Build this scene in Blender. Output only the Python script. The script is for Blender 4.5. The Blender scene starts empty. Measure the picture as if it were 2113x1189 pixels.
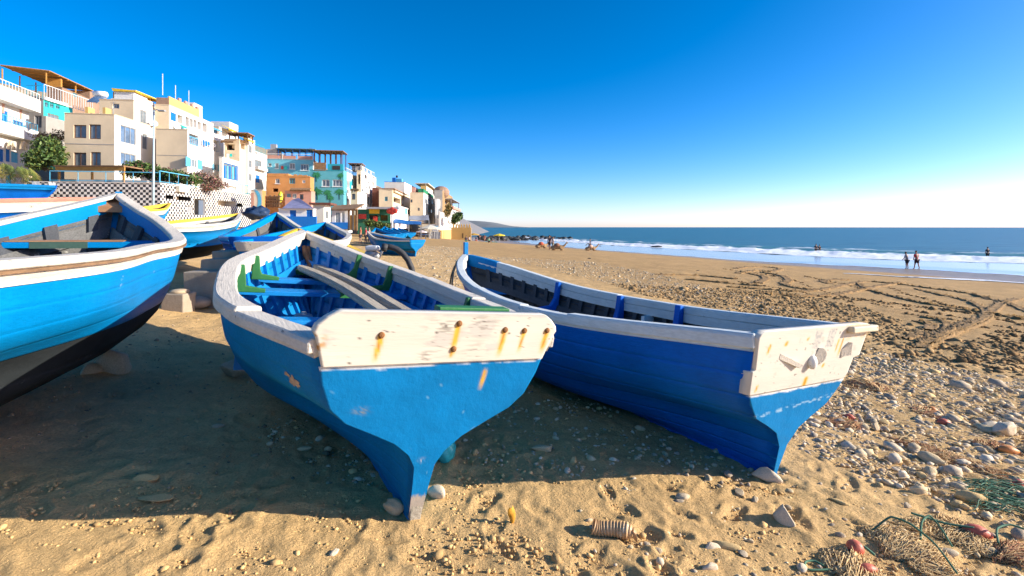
import bpy, math, random
import numpy as np
from mathutils import Matrix, Vector
random.seed(7)
rng = np.random.default_rng(11)
C = bpy.context.scene.collection
SC = bpy.context.scene
R = math.radians

# ------------------------------------------------------------------ camera, sky, sun, exposure
CX, HY, F, EYE = 1056.5, 469.0, 1000.0, 1.6
cam_d = bpy.data.cameras.new('camera')
cam = bpy.data.objects.new('camera', cam_d)
C.objects.link(cam)
cam.location = (0, 0, EYE)
cam.rotation_euler = (R(90), 0, 0)
cam_d.sensor_width = 36.0
cam_d.lens = 36.0 * F / 2113.0
cam_d.shift_y = -(594.5 - HY) / 2113.0
cam_d.clip_start = 0.05
cam_d.clip_end = 40000
SC.camera = cam

SUN_EL, SUN_AZ = 20.0, 94.5            # azimuth measured clockwise from +Y (view direction)
world = bpy.data.worlds.new('World')
SC.world = world
world.use_nodes = True
wn = world.node_tree
wn.nodes.clear()
sky = wn.nodes.new('ShaderNodeTexSky')
sky.sky_type = 'NISHITA'
sky.sun_disc = False
sky.sun_elevation = R(SUN_EL)
sky.sun_rotation = R(SUN_AZ)
sky.altitude = 0
sky.air_density = 0.60
sky.dust_density = 0.52
sky.ozone_density = 3.43
hs = wn.nodes.new('ShaderNodeHueSaturation')
hs.inputs['Saturation'].default_value = 1.35
bg = wn.nodes.new('ShaderNodeBackground')
bg.inputs['Strength'].default_value = 0.138
wo = wn.nodes.new('ShaderNodeOutputWorld')
wn.links.new(sky.outputs[0], hs.inputs['Color'])
wb = wn.nodes.new('ShaderNodeMix'); wb.data_type = 'RGBA'; wb.blend_type = 'MULTIPLY'; wb.inputs[0].default_value = 1.0
wb.inputs[7].default_value = (1.22, 0.88, 0.83, 1)
wn.links.new(hs.outputs[0], wb.inputs[6])
gm = wn.nodes.new('ShaderNodeGamma'); gm.inputs[1].default_value = 1.03
wn.links.new(wb.outputs[2], gm.inputs[0])
wn.links.new(gm.outputs[0], bg.inputs['Color'])
wn.links.new(bg.outputs[0], wo.inputs['Surface'])

sun_d = bpy.data.lights.new('sun', 'SUN')
sun_d.energy = 4.1
sun_d.angle = R(0.5)
sun_d.color = (1.0, 0.93, 0.80)
sun = bpy.data.objects.new('sun', sun_d)
C.objects.link(sun)
_sd = Vector((math.sin(R(SUN_AZ)) * math.cos(R(SUN_EL)), math.cos(R(SUN_AZ)) * math.cos(R(SUN_EL)), math.sin(R(SUN_EL))))
sun.rotation_euler = _sd.to_track_quat('Z', 'Y').to_euler()
sun.location = (30, 0, 30)
SC.view_settings.view_transform = 'Standard'
SC.view_settings.look = 'None'
SC.view_settings.exposure = 1.12
SC.view_settings.gamma = 1.0
SC.view_settings.use_curve_mapping = False

# ------------------------------------------------------------------ object helpers
def tag(o, label=None, cat=None, group=None, kind=None):
    if label: o['label'] = label
    if cat: o['category'] = cat
    if group: o['group'] = group
    if kind: o['kind'] = kind
    return o

def thing(name, label, cat, loc=(0, 0, 0), group=None, mat=None):
    o = bpy.data.objects.new(name, None)
    C.objects.link(o)
    o.empty_display_size = 0.2
    if mat is not None: o.matrix_world = mat
    else: o.location = loc
    return tag(o, label, cat, group)

def copy_tree(o, parent=None):
    c = o.copy()
    C.objects.link(c)
    if parent is not None: c.parent = parent
    for ch in list(o.children): copy_tree(ch, c)
    return c

def raw_mesh(name, V, Fc, smooth=False):
    """V (n,3) array, Fc (m,k) int array or list of faces."""
    me = bpy.data.meshes.new(name)
    V = np.asarray(V, np.float32)
    if isinstance(Fc, np.ndarray) and Fc.ndim == 2:
        n, k = Fc.shape
        me.vertices.add(len(V)); me.vertices.foreach_set('co', V.ravel())
        me.loops.add(n * k); me.loops.foreach_set('vertex_index', Fc.astype(np.int32).ravel())
        me.polygons.add(n)
        me.polygons.foreach_set('loop_start', np.arange(0, n * k, k, dtype=np.int32))
        me.polygons.foreach_set('loop_total', np.full(n, k, np.int32))
        me.update(calc_edges=True)
    else:
        me.from_pydata(V.tolist(), [], [list(map(int, f)) for f in Fc])
        me.update()
    if smooth: me.polygons.foreach_set('use_smooth', np.ones(len(me.polygons), bool))
    return me

def obj(name, me, mat=None, parent=None):
    o = bpy.data.objects.new(name, me)
    C.objects.link(o)
    if mat is not None:
        me.materials.clear(); me.materials.append(mat)
    if parent is not None: o.parent = parent
    return o

def vcol(me, cols, name='col'):
    a = me.attributes.new(name, 'FLOAT_COLOR', 'POINT')
    c = np.ones((len(me.vertices), 4), np.float32)
    c[:, :cols.shape[1]] = cols
    a.data.foreach_set('color', c.ravel())

class MB:
    """collects primitive shapes, linked as ONE mesh"""
    def __init__(s): s.v = []; s.f = []
    def add(s, V, Fc):
        n = len(s.v)
        s.v.extend([tuple(map(float, p)) for p in V])
        s.f.extend([[n + int(i) for i in f] for f in Fc])
        return s
    def box(s, a, b, j=0.0):
        x0, y0, z0 = a; x1, y1, z1 = b
        V = [(x0, y0, z0), (x1, y0, z0), (x1, y1, z0), (x0, y1, z0), (x0, y0, z1), (x1, y0, z1), (x1, y1, z1), (x0, y1, z1)]
        if j: V = [tuple(c + random.uniform(-j, j) for c in p) for p in V]
        return s.add(V, [(0, 3, 2, 1), (4, 5, 6, 7), (0, 1, 5, 4), (1, 2, 6, 5), (2, 3, 7, 6), (3, 0, 4, 7)])
    def bar(s, p, q, w, h=None, up=(0, 0, 1)):
        """rectangular bar from p to q"""
        h = h or w
        p = Vector(p); q = Vector(q); d = (q - p).normalized(); up = Vector(up)
        if abs(d.dot(up)) > 0.98: up = Vector((1, 0, 0))
        a = d.cross(up).normalized() * (w / 2); b = a.cross(d).normalized() * (h / 2)
        V = [p - a - b, p + a - b, p + a + b, p - a + b, q - a - b, q + a - b, q + a + b, q - a + b]
        return s.add(V, [(0, 1, 2, 3), (7, 6, 5, 4), (0, 4, 5, 1), (1, 5, 6, 2), (2, 6, 7, 3), (3, 7, 4, 0)])
    def tube(s, pts, r, n=6, cap=True):
        P = np.asarray(pts, float); m = len(P)
        rr = np.broadcast_to(np.asarray(r, float), (m,))
        T = np.gradient(P, axis=0); T /= np.maximum(np.linalg.norm(T, axis=1, keepdims=True), 1e-9)
        up = np.array([0, 0, 1.0]) if abs(T[0, 2]) < 0.9 else np.array([1.0, 0, 0])
        a = np.cross(T[0], up); a /= np.linalg.norm(a)
        V = []
        for i in range(m):
            a = a - T[i] * (a @ T[i]); a /= max(np.linalg.norm(a), 1e-9)
            b = np.cross(T[i], a)
            for k in range(n):
                th = 2 * math.pi * k / n
                V.append(P[i] + rr[i] * (math.cos(th) * a + math.sin(th) * b))
        Fc = [(i * n + k, i * n + (k + 1) % n, (i + 1) * n + (k + 1) % n, (i + 1) * n + k) for i in range(m - 1) for k in range(n)]
        if cap: Fc += [tuple(range(n))[::-1], tuple(range((m - 1) * n, m * n))]
        return s.add(V, Fc)
    def ell(s, c, r, nu=10, nv=7, M=None):
        V = []; Fc = []
        for j in range(nv + 1):
            ph = math.pi * j / nv
            for i in range(nu):
                th = 2 * math.pi * i / nu
                p = Vector((r[0] * math.sin(ph) * math.cos(th), r[1] * math.sin(ph) * math.sin(th), r[2] * math.cos(ph)))
                if M is not None: p = M @ p
                V.append(p + Vector(c))
        for j in range(nv):
            for i in range(nu):
                Fc.append((j * nu + i, (j + 1) * nu + i, (j + 1) * nu + (i + 1) % nu, j * nu + (i + 1) % nu))
        return s.add(V, Fc)
    def build(s, name, mat, parent=None, smooth=False, off=(0, 0, 0), bevel=0.0):
        V = np.array(s.v, float) - np.array(off, float)
        me = raw_mesh(name, V, s.f, smooth)
        o = obj(name, me, mat, parent)
        if bevel:
            b = o.modifiers.new('edge', 'BEVEL'); b.width = bevel; b.segments = 2; b.limit_method = 'ANGLE'
        return o

# ------------------------------------------------------------------ noise on arrays
_perm = np.random.default_rng(3).permutation(512)
_perm = np.concatenate([_perm, _perm, _perm])
_grad = np.random.default_rng(4).random(512) * 2 * np.pi
def gnoise(x, y, seed=0):
    x = np.asarray(x, float) + seed * 17.37; y = np.asarray(y, float) - seed * 9.71
    xi = np.floor(x).astype(int); yi = np.floor(y).astype(int); u = x - xi; v = y - yi
    def g(i, j, du, dv):
        a = _grad[_perm[(_perm[i & 511] + j) & 511] & 511]
        return np.cos(a) * du + np.sin(a) * dv
    su = u * u * u * (u * (6 * u - 15) + 10); sv = v * v * v * (v * (6 * v - 15) + 10)
    a = g(xi, yi, u, v); b = g(xi + 1, yi, u - 1, v); c = g(xi, yi + 1, u, v - 1); d = g(xi + 1, yi + 1, u - 1, v - 1)
    return (a + (b - a) * su) + ((c + (d - c) * su) - (a + (b - a) * su)) * sv
def fbm(x, y, o=4, seed=0):
    r = 0; a = 1.0
    for k in range(o):
        r = r + a * gnoise(x, y, seed + k); x = np.asarray(x) * 2.03; y = np.asarray(y) * 2.03; a *= 0.5
    return r
def smooth01(a, b, x):
    u = np.clip((np.asarray(x, float) - a) / (b - a), 0, 1)
    return u * u * (3 - 2 * u)

# ------------------------------------------------------------------ materials
MATS = {}
def M(name, base, rough=0.6, var=0.12, vscale=3.0, bump=0.15, bscale=40.0, chip=None, amt=0.0, cscale=9.0,
      stretch=(1, 1, 1), spec=0.4, attr=None, metal=0.0, bdist=0.01, chip2=None, amt2=0.0, grain=0.0):
    if name in MATS: return MATS[name]
    m = bpy.data.materials.new(name); m.use_nodes = True
    nt = m.node_tree; N = nt.nodes; L = nt.links
    b = N['Principled BSDF']
    b.inputs['Roughness'].default_value = rough
    b.inputs['Specular IOR Level'].default_value = spec
    b.inputs['Metallic'].default_value = metal
    tc = N.new('ShaderNodeTexCoord'); mp = N.new('ShaderNodeMapping')
    mp.inputs['Scale'].default_value = stretch
    L.new(tc.outputs['Object'], mp.inputs[0])
    def noise(sc, det=5, ro=0.6, src=None):
        n = N.new('ShaderNodeTexNoise'); n.inputs['Scale'].default_value = sc
        n.inputs['Detail'].default_value = det; n.inputs['Roughness'].default_value = ro
        L.new((src or mp).outputs[0] if src is None else src, n.inputs['Vector'])
        return n.outputs['Fac']
    def ramp(src, p0, c0, p1, c1):
        r = N.new('ShaderNodeValToRGB')
        r.color_ramp.elements[0].position = p0; r.color_ramp.elements[0].color = c0
        r.color_ramp.elements[1].position = p1; r.color_ramp.elements[1].color = c1
        L.new(src, r.inputs[0]); return r.outputs[0]
    def mix(fac, a, c, mode='MIX'):
        x = N.new('ShaderNodeMix'); x.data_type = 'RGBA'; x.blend_type = mode
        if isinstance(fac, float): x.inputs[0].default_value = fac
        else: L.new(fac, x.inputs[0])
        for i, q in ((6, a), (7, c)):
            if isinstance(q, tuple): x.inputs[i].default_value = q
            else: L.new(q, x.inputs[i])
        return x.outputs[2]
    g1 = 1 - var; g2 = 1 + var
    if attr:
        at = N.new('ShaderNodeAttribute'); at.attribute_name = attr
        col = mix(1.0, at.outputs['Color'], ramp(noise(vscale), 0.3, (g1, g1, g1, 1), 0.7, (g2, g2, g2, 1)), 'MULTIPLY')
    else:
        c = tuple(base) + (1,)
        col = ramp(noise(vscale), 0.3, tuple(x * g1 for x in base) + (1,), 0.7, tuple(min(x * g2, 1) for x in base) + (1,))
    hgt = noise(bscale, 6, 0.65)
    if grain:
        gm = N.new('ShaderNodeMapping'); gm.inputs['Scale'].default_value = (1.2, 22, 22)
        L.new(tc.outputs['Object'], gm.inputs[0])
        gn = noise(4.0, 6, 0.6, gm.outputs[0])
        col = mix(1.0, col, ramp(gn, 0.35, (1 - grain,) * 3 + (1,), 0.6, (1, 1, 1, 1)), 'MULTIPLY')
        ad = N.new('ShaderNodeMath'); ad.operation = 'ADD'; L.new(hgt, ad.inputs[0]); L.new(gn, ad.inputs[1]); hgt = ad.outputs[0]
    for (cc, am, off) in ((chip, amt, 1.0), (chip2, amt2, 1.9)):
        if cc is None: continue
        n = noise(cscale * off, 9, 0.68)
        k = ramp(n, 0.72 - am * 0.3, (0, 0, 0, 1), 0.735 - am * 0.3, (1, 1, 1, 1))
        col = mix(k, col, tuple(cc) + (1,))
        sb = N.new('ShaderNodeMath'); sb.operation = 'MULTIPLY_ADD'
        L.new(k, sb.inputs[0]); sb.inputs[1].default_value = -0.6; L.new(hgt, sb.inputs[2]); hgt = sb.outputs[0]
    L.new(col, b.inputs['Base Color'])
    if bump:
        bp = N.new('ShaderNodeBump'); bp.inputs['Strength'].default_value = bump; bp.inputs['Distance'].default_value = bdist
        L.new(hgt, bp.inputs['Height']); L.new(bp.outputs[0], b.inputs['Normal'])
    MATS[name] = m
    return m

# ------------------------------------------------------------------ terrain
def front_x(y):   # where the row of houses begins
    return np.interp(y, [20, 45, 60, 80, 105, 150, 220], [-36, -36, -37, -32, -26, -19, -14])
def gz(x, y):
    x = np.asarray(x, float); y = np.asarray(y, float)
    s = 0.91 * x + 0.41 * y
    z = -0.049 * s
    z = np.where(s > 49, -2.401 - 0.008 * (s - 49), z)
    q = -s - 1.0
    rise = 0.12 * np.log1p(np.exp(np.clip(q * 2.0, -30, 30))) / 2.0
    cap = 0.32 + 0.055 * np.clip(y - 8, 0, 60)
    z = np.where(s < -1, 0.049 + 0.049 * (np.minimum(-s, cap / .049) - 1) * 1.0, z)
    z = z + cap * np.tanh(rise / cap)
    z = z + 0.009 * np.clip(y - 20, 0, 80) * (1 - smooth01(20, 50, s)) * smooth01(-14, 0, s)
    h = np.clip(front_x(y) - 16 + 12 * smooth01(65, 110, y) - x, 0, 45)
    z = z + 0.5 * h * smooth01(15, 40, y)
    z = z + 0.035 * fbm(x * 0.35, y * 0.35, 3, 2) * smooth01(3, 8, np.hypot(x, y))
    return z
def G(px, py, n=400):
    """ground point seen at a photo pixel"""
    t = np.geomspace(1.0, 900.0, 4000)
    X = (px - CX) / F * t; Z = EYE - (py - HY) / F * t
    k = np.argmax(Z < gz(X, t))
    return np.array([X[k], t[k], float(gz(X[k], t[k]))])
def P3(px, py, Y):
    return np.array([(px - CX) / F * Y, Y, EYE - (py - HY) / F * Y])

SAND = (0.62, 0.40, 0.172)
def build_ground():
    rad = np.concatenate([np.geomspace(0.6, 14, 420), np.geomspace(14.15, 420, 260)])
    ang = np.concatenate([np.radians(np.arange(-62, 62.01, 0.2)), np.radians(np.arange(66, 298, 4.0))])
    nr, na = len(rad), len(ang)
    A, Rr = np.meshgrid(ang, rad)
    x = (np.sin(A) * Rr).ravel(); y = (np.cos(A) * Rr).ravel()
    z = gz(x, y)
    s = 0.91 * x + 0.41 * y
    d = np.hypot(x, y)
    near = 1 - smooth01(9, 18, d)
    # lumps and wind/foot marks of the trodden sand
    lump = fbm(x * 1.7, y * 1.7, 4, 5) * 0.020 + np.abs(fbm(x * 5.0, y * 5.0, 3, 9)) * 0.016 + fbm(x * 14, y * 14, 3, 19) * 0.007
    z = z + lump * near
    mid = smooth01(6, 10, d) * (1 - smooth01(30, 60, d))
    z = z + mid * 0.03 * fbm(x * 2.4, y * 2.4, 3, 15)
    # footprints: shallow ovals with a pushed-up rim
    idx_near = np.where((d < 16) & (y > 0))[0]
    xn, yn = x[idx_near], y[idx_near]
    dz = np.zeros(len(idx_near))
    r2 = np.random.default_rng(5)
    for k in range(650):
        if k < 380:
            fx, fy = r2.uniform(-4.5, 4.0), r2.uniform(1.75, 4.2)
        else:
            fy = r2.uniform(6, 14); fx = fy * r2.uniform(0.1, 0.9)
        th = r2.uniform(0, np.pi); L_ = r2.uniform(0.08, 0.15); W_ = L_ * r2.uniform(0.35, 0.5)
        m = (np.abs(xn - fx) < 0.4) & (np.abs(yn - fy) < 0.4)
        if not m.any(): continue
        u = ((xn[m] - fx) * np.cos(th) + (yn[m] - fy) * np.sin(th)) / L_
        v = (-(xn[m] - fx) * np.sin(th) + (yn[m] - fy) * np.cos(th)) / W_
        q = np.sqrt(u * u + v * v)
        dep = r2.uniform(0.005, 0.016)
        dz[m] += dep * (-np.exp(-(q * 1.1) ** 4) + 0.55 * np.exp(-((q - 1.35) / 0.3) ** 2))
    z[idx_near] += dz
    # colours: dry pale sand, damp golden beach, dark wet margin
    dry = np.array(SAND); gold = np.array((0.46, 0.285, 0.115)); wet = np.array((0.33, 0.235, 0.145)); shade_sand = np.array((0.70, 0.41, 0.21))
    w1 = smooth01(6, 16, s)[:, None]
    col = dry * (1 - w1) + gold * w1
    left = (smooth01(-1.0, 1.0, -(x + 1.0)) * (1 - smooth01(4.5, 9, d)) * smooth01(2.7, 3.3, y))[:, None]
    col = col * (1 - 0.7 * left) + shade_sand * 0.7 * left  # sand in the boats' shade painted redder to offset its blue cast
    w2 = smooth01(40, 47, s + 2 * fbm(x * 0.08, y * 0.08, 2, 3))[:, None]
    col = col * (1 - w2) + wet * w2
    hill_w = smooth01(0, 3, front_x(y) - 14 + 12 * smooth01(65, 110, y) - x)[:, None]
    col = col * (1 - hill_w) + np.array((0.30, 0.24, 0.16)) * hill_w
    tone = 1 + 0.16 * fbm(x * 0.9, y * 0.9, 3, 21)[:, None] + 0.10 * fbm(x * 0.22, y * 0.22, 3, 31)[:, None]
    col = np.clip(col * tone, 0.02, 0.8)
    V = np.stack([x, y, z], 1)
    i = np.arange(nr - 1)[:, None]; j = np.arange(na)[None]
    Fq = np.stack([i * na + j, (i + 1) * na + j, (i + 1) * na + (j + 1) % na, i * na + (j + 1) % na], -1).reshape(-1, 4)
    Fq = Fq[:, ::-1]
    V = np.vstack([V, [[0, 0, gz(0, 0)]]]); c = len(V) - 1
    me = raw_mesh('beach_ground', V, Fq, True)
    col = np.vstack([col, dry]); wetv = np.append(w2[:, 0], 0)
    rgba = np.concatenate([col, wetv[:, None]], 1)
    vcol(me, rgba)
    m = bpy.data.materials.new('sand'); m.use_nodes = True
    nt = m.node_tree; N = nt.nodes; L = nt.links; b = N['Principled BSDF']
    at = N.new('ShaderNodeAttribute'); at.attribute_name = 'col'
    tc = N.new('ShaderNodeTexCoord')
    def noise(sc, det, ro=0.6):
        n = N.new('ShaderNodeTexNoise'); n.inputs['Scale'].default_value = sc; n.inputs['Detail'].default_value = det
        n.inputs['Roughness'].default_value = ro; L.new(tc.outputs['Object'], n.inputs['Vector']); return n.outputs['Fac']
    def ramp(src, p0, a, p1, c):
        r = N.new('ShaderNodeValToRGB'); r.color_ramp.elements[0].position = p0; r.color_ramp.elements[0].color = (a, a, a, 1)
        r.color_ramp.elements[1].position = p1; r.color_ramp.elements[1].color = (c, c, c, 1); L.new(src, r.inputs[0]); return r.outputs[0]
    def mul(a, c):
        x = N.new('ShaderNodeMix'); x.data_type = 'RGBA'; x.blend_type = 'MULTIPLY'; x.inputs[0].default_value = 1
        L.new(a, x.inputs[6]); L.new(c, x.inputs[7]); return x.outputs[2]
    n1 = noise(9, 8, 0.7); n2 = noise(70, 5, 0.7); n3 = noise(1.3, 6)
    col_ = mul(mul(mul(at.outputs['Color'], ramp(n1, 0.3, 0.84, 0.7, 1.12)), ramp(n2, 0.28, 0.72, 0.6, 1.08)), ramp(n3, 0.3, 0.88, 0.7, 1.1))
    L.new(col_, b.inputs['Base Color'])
    rr = N.new('ShaderNodeMapRange'); L.new(at.outputs['Alpha'], rr.inputs[0]); rr.inputs[3].default_value = 0.95; rr.inputs[4].default_value = 0.35
    L.new(rr.outputs[0], b.inputs['Roughness'])
    b.inputs['Specular IOR Level'].default_value = 0.25
    ad = N.new('ShaderNodeMath'); ad.operation = 'MULTIPLY_ADD'; L.new(n1, ad.inputs[0]); ad.inputs[1].default_value = 2.2; L.new(n2, ad.inputs[2])
    bp = N.new('ShaderNodeBump'); bp.inputs['Strength'].default_value = 0.8; bp.inputs['Distance'].default_value = 0.02
    L.new(ad.outputs[0], bp.inputs['Height']); L.new(bp.outputs[0], b.inputs['Normal'])
    o = obj('beach_ground', me, m)
    tag(o, 'trodden sandy beach sloping down to the sea', kind='structure')
build_ground()

# ------------------------------------------------------------------ sea, surf, wash, far hill
SEA_Z = -2.42
def ribbon(name, ctr, w0, w1, n, m, zfun, mat, label, smooth=True, edge=None):
    pass
SH = np.array([(70, -10), (58, 10), (50, 25), (43.5, 38), (38, 47), (28, 58), (19.5, 74), (12.6, 90), (5, 119), (-1, 142), (-2, 170)], float)   # edge of the wash
SF = np.array([(110, 0), (85, 18), (69, 35), (57, 51), (48, 57), (41, 65), (35, 79), (24, 101), (17, 122), (9, 150), (4, 175)], float)         # foot of the breaking wave
SB = np.array([(150, 20), (115, 42), (96, 58), (80, 73), (68, 80), (58, 92), (47, 106), (32, 131), (22, 158), (13, 180), (8, 200)], float)     # back of the foam
def resample(Pl, n):
    t = np.linspace(0, len(Pl) - 1, n); k = np.arange(len(Pl))
    out = []
    m = np.gradient(Pl, axis=0)
    i = np.clip(t.astype(int), 0, len(Pl) - 2); u = (t - i)[:, None]
    return (2*u**3-3*u**2+1)*Pl[i]+(u**3-2*u**2+u)*m[i]+(-2*u**3+3*u**2)*Pl[i+1]+(u**3-u**2)*m[i+1]
def strip(A, B, m):
    t = np.linspace(0, 1, m)[None, :, None]
    return A[:, None] * (1 - t) + B[:, None] * t
def grid_faces(n, m):
    i = np.arange(n - 1)[:, None]; j = np.arange(m - 1)[None]
    return np.stack([i * m + j, i * m + j + 1, (i + 1) * m + j + 1, (i + 1) * m + j], -1).reshape(-1, 4)
def build_sea():
    m = bpy.data.materials.new('sea_water'); m.use_nodes = True
    nt = m.node_tree; N = nt.nodes; L = nt.links; b = N['Principled BSDF']
    b.inputs['Roughness'].default_value = 0.3
    b.inputs['Specular IOR Level'].default_value = 0.08
    tc = N.new('ShaderNodeTexCoord'); mp = N.new('ShaderNodeMapping'); mp.inputs['Scale'].default_value = (0.05, 0.22, 1); mp.inputs['Rotation'].default_value = (0, 0, R(-20))
    L.new(tc.outputs['Object'], mp.inputs[0])
    n = N.new('ShaderNodeTexNoise'); n.inputs['Scale'].default_value = 1.6; n.inputs['Detail'].default_value = 7; L.new(mp.outputs[0], n.inputs['Vector'])
    r = N.new('ShaderNodeValToRGB'); r.color_ramp.elements[0].position = 0.35; r.color_ramp.elements[1].position = 0.68
    r.color_ramp.elements[0].color = (0.005, 0.075, 0.10, 1); r.color_ramp.elements[1].color = (0.018, 0.135, 0.165, 1)
    L.new(n.outputs['Fac'], r.inputs[0]); L.new(r.outputs[0], b.inputs['Base Color'])
    bp = N.new('ShaderNodeBump'); bp.inputs['Strength'].default_value = 0.7; bp.inputs['Distance'].default_value = 1.2
    L.new(n.outputs['Fac'], bp.inputs['Height']); L.new(bp.outputs[0], b.inputs['Normal'])
    a = resample(SF, 60)
    far = [(26000, -3000), (26000, 26000), (-22000, 26000), (-22000, 900), (-300, 330)]
    pts = [(p[0] - 1, p[1] - 0.5) for p in a] + []
    V = [(p[0], p[1], SEA_Z) for p in pts]
    me_pts = V + [(-60, 260, SEA_Z), (-300, 420, SEA_Z), (-22000, 900, SEA_Z), (-22000, 26000, SEA_Z), (26000, 26000, SEA_Z), (26000, -3000, SEA_Z), (150, -30, SEA_Z)]
    me = raw_mesh('sea', np.array(me_pts), [list(range(len(me_pts)))[::-1]])
    o = obj('sea', me, m); tag(o, 'teal blue sea reaching to the horizon', kind='structure')
    # rolling swell lines just outside the break: real low ridges of the same water
    fm = M('foam', (0.86, 0.88, 0.88), 0.7, 0.06, 2.0, 0.6, 1.5, (0.30, 0.45, 0.52), 0.16, 0.7, bdist=0.25)
    n_, m_ = 500, 22
    A = resample(SF, n_); B = resample(SB, n_)
    T = strip(A, B, m_)
    t = np.linspace(0, 1, m_)[None]
    X, Y = T[..., 0], T[..., 1]
    nz = fbm(X * 0.25, Y * 0.25, 4, 41)
    along = np.arange(n_)[:, None]
    off = 0.10 * fbm(along * 0.05, along * 0 + 3.3, 3, 44)
    prof = 0.42 * np.exp(-((t - 0.30 - off) / 0.13) ** 2) + 0.30 * np.exp(-((t - 0.78 + off) / 0.10) ** 2)
    Z = SEA_Z + 0.05 + prof * (0.7 + 0.7 * nz) + 0.10 * nz
    me = raw_mesh('surf', np.stack([X, Y, Z], -1).reshape(-1, 3), grid_faces(n_, m_)[:, ::-1], True)
    # foam or green water face, decided by position across the breaker
    foam = np.clip(smooth01(0.0, 0.04, t + 0 * nz) * (1 - smooth01(0.50 + off, 0.60 + off, t + 0.35 * nz)) + np.exp(-((t - 0.84 + off + 0.1 * nz) / 0.07) ** 2) * smooth01(-.1, .15, nz), 0, 1)[..., None]
    foam = foam * (0.82 + 0.18 * smooth01(-.35, .1, fbm(X * 0.9, Y * 0.9, 3, 47)))[..., None]
    col = foam * np.array((0.90, 0.91, 0.92)) + (1 - foam) * np.array((0.02, 0.17, 0.22))
    vcol(me, col.reshape(-1, 3))
    o = obj('surf', me, M('surf_water', (1, 1, 1), 0.6, 0.08, 0.8, 0.5, 2.0, attr='col', bdist=0.2)); tag(o, 'white line of breaking surf along the shore', kind='structure')
    # thin wash running up the sand
    wm = M('wash_water', (0.34, 0.33, 0.33), 0.16, 0.12, 0.25, 0.06, 0.9, spec=1.0, bdist=0.03)
    A = resample(SH, n_); B = resample(SF, n_)
    T = strip(A, B, 14)
    T[:, 0] += (1.6 * fbm(np.arange(n_) * 0.06, np.zeros(n_), 3, 51))[:, None] * np.array([0.9, 0.4])
    X, Y = T[..., 0], T[..., 1]; t = np.linspace(0, 1, 14)[None]
    Z = np.maximum(gz(X, Y) + 0.012, (SEA_Z + 0.04) * smooth01(0, .3, t) + (gz(X, Y) + .012) * (1 - smooth01(0, .3, t)))
    me = raw_mesh('wash', np.stack([X, Y, Z], -1).reshape(-1, 3), grid_faces(n_, 14)[:, ::-1], True)
    tag(obj('wash', me, wm), 'thin shining wash of water over the wet sand', kind='structure')
    # long shallow pool left on the sand
    p0 = [(1740, 565), (1800, 568), (1890, 573), (1980, 577), (2060, 581), (2140, 587), (2300, 600)]
    w = [0.3, 1.2, 1.6, 2.2, 2.8, 3.4, 3.8]
    Q = np.array([G(*p)[:2] for p in p0]); Q = resample(Q, 60); W = np.interp(np.linspace(0, 6, 60), range(7), w)
    W = W * (1 + 0.35 * fbm(np.arange(60) * 0.2, np.zeros(60), 3, 61))
    nrm = np.array([0.5, 0.87])
    T = strip(Q - nrm * W[:, None] / 2, Q + nrm * W[:, None] / 2, 6)
    X, Y = T[..., 0], T[..., 1]
    me = raw_mesh('tide_pool', np.stack([X, Y, gz(X, Y) + 0.035], -1).reshape(-1, 3), grid_faces(60, 6)[:, ::-1], True)
    tag(obj('tide_pool', me, wm), 'long shallow pool shining on the wet sand', kind='structure')
build_sea()
def build_far_hill():
    n, m = 80, 14
    px = np.linspace(840, 1100, n)
    hpx = np.interp(px, [840, 930, 955, 985, 1010, 1030, 1050, 1070, 1085, 1100], [20, 19, 17.5, 15.5, 13, 9, 4.5, 2.2, 0.8, 0])
    V = []
    for i in range(n):
        for j in range(m):
            u = j / (m - 1); Y = 5000 + 1600 * u
            x = (px[i] - CX) / F * 5000 * (1 + .05 * u)
            h = hpx[i] / F * 5000 * math.sin(math.pi * min(u * 0.62, 0.5)) * 1.02
            V.append((x, Y, SEA_Z - 1 + h + (6 * float(fbm(x * .004, Y * .006, 3, 71)) if 0 < j else 0)))
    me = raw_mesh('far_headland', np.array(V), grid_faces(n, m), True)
    tag(obj('far_headland', me, M('hazy_headland', (0.15, 0.165, 0.17), 0.95, 0.2, 0.004, 0.3, 0.01, (0.20, 0.20, 0.185), 0.25, 0.006)), 'low bare headland across the bay', kind='structure')  # blue-grey of distance haze is put into the hill colour
build_far_hill()
# ------------------------------------------------------------------ paints
BLUE = (0.0, 0.18, 0.45); BLUE_DK = (0.0, 0.115, 0.50); CYAN = (0.0, 0.215, 0.52); WHITE = (0.62, 0.56, 0.465)
p_blue = M('blue_hull_paint', BLUE, 0.55, 0.16, 2.2, 0.45, 22, (0.14, 0.30, 0.46), 0.08, 7, bdist=0.012, spec=0.14, grain=.14)
p_blue_dk = M('deep_blue_hull_paint', BLUE_DK, 0.5, 0.16, 2.2, 0.4, 22, (0.12, 0.24, 0.42), 0.06, 9, spec=0.14, grain=.14)
p_cyan = M('bright_blue_hull_paint', CYAN, 0.45, 0.10, 2.0, 0.25, 20, (0.36, 0.52, 0.62), 0.10, 6, grain=0.12, spec=0.15)
p_bluein = M('blue_inner_paint', (0.0, 0.20, 0.52), 0.5, 0.16, 3, 0.25, 30, (0.14, 0.20, 0.24), 0.12, 9, grain=0.15)
p_white = M('worn_white_paint', WHITE, 0.6, 0.10, 3, 0.45, 34, (0.24, 0.22, 0.20), 0.29, 8, grain=0.16, chip2=(0.42, 0.50, 0.54), amt2=0.12)
p_white_shade = M('worn_white_shade_tint', (0.60, 0.64, 0.62), 0.6, 0.10, 3, 0.35, 34, (0.28, 0.38, 0.44), 0.20, 7, grain=0.14, chip2=(0.24, 0.23, 0.22), amt2=0.16)  # white paint given the bluish tint of its shade; chips are wear
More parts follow.
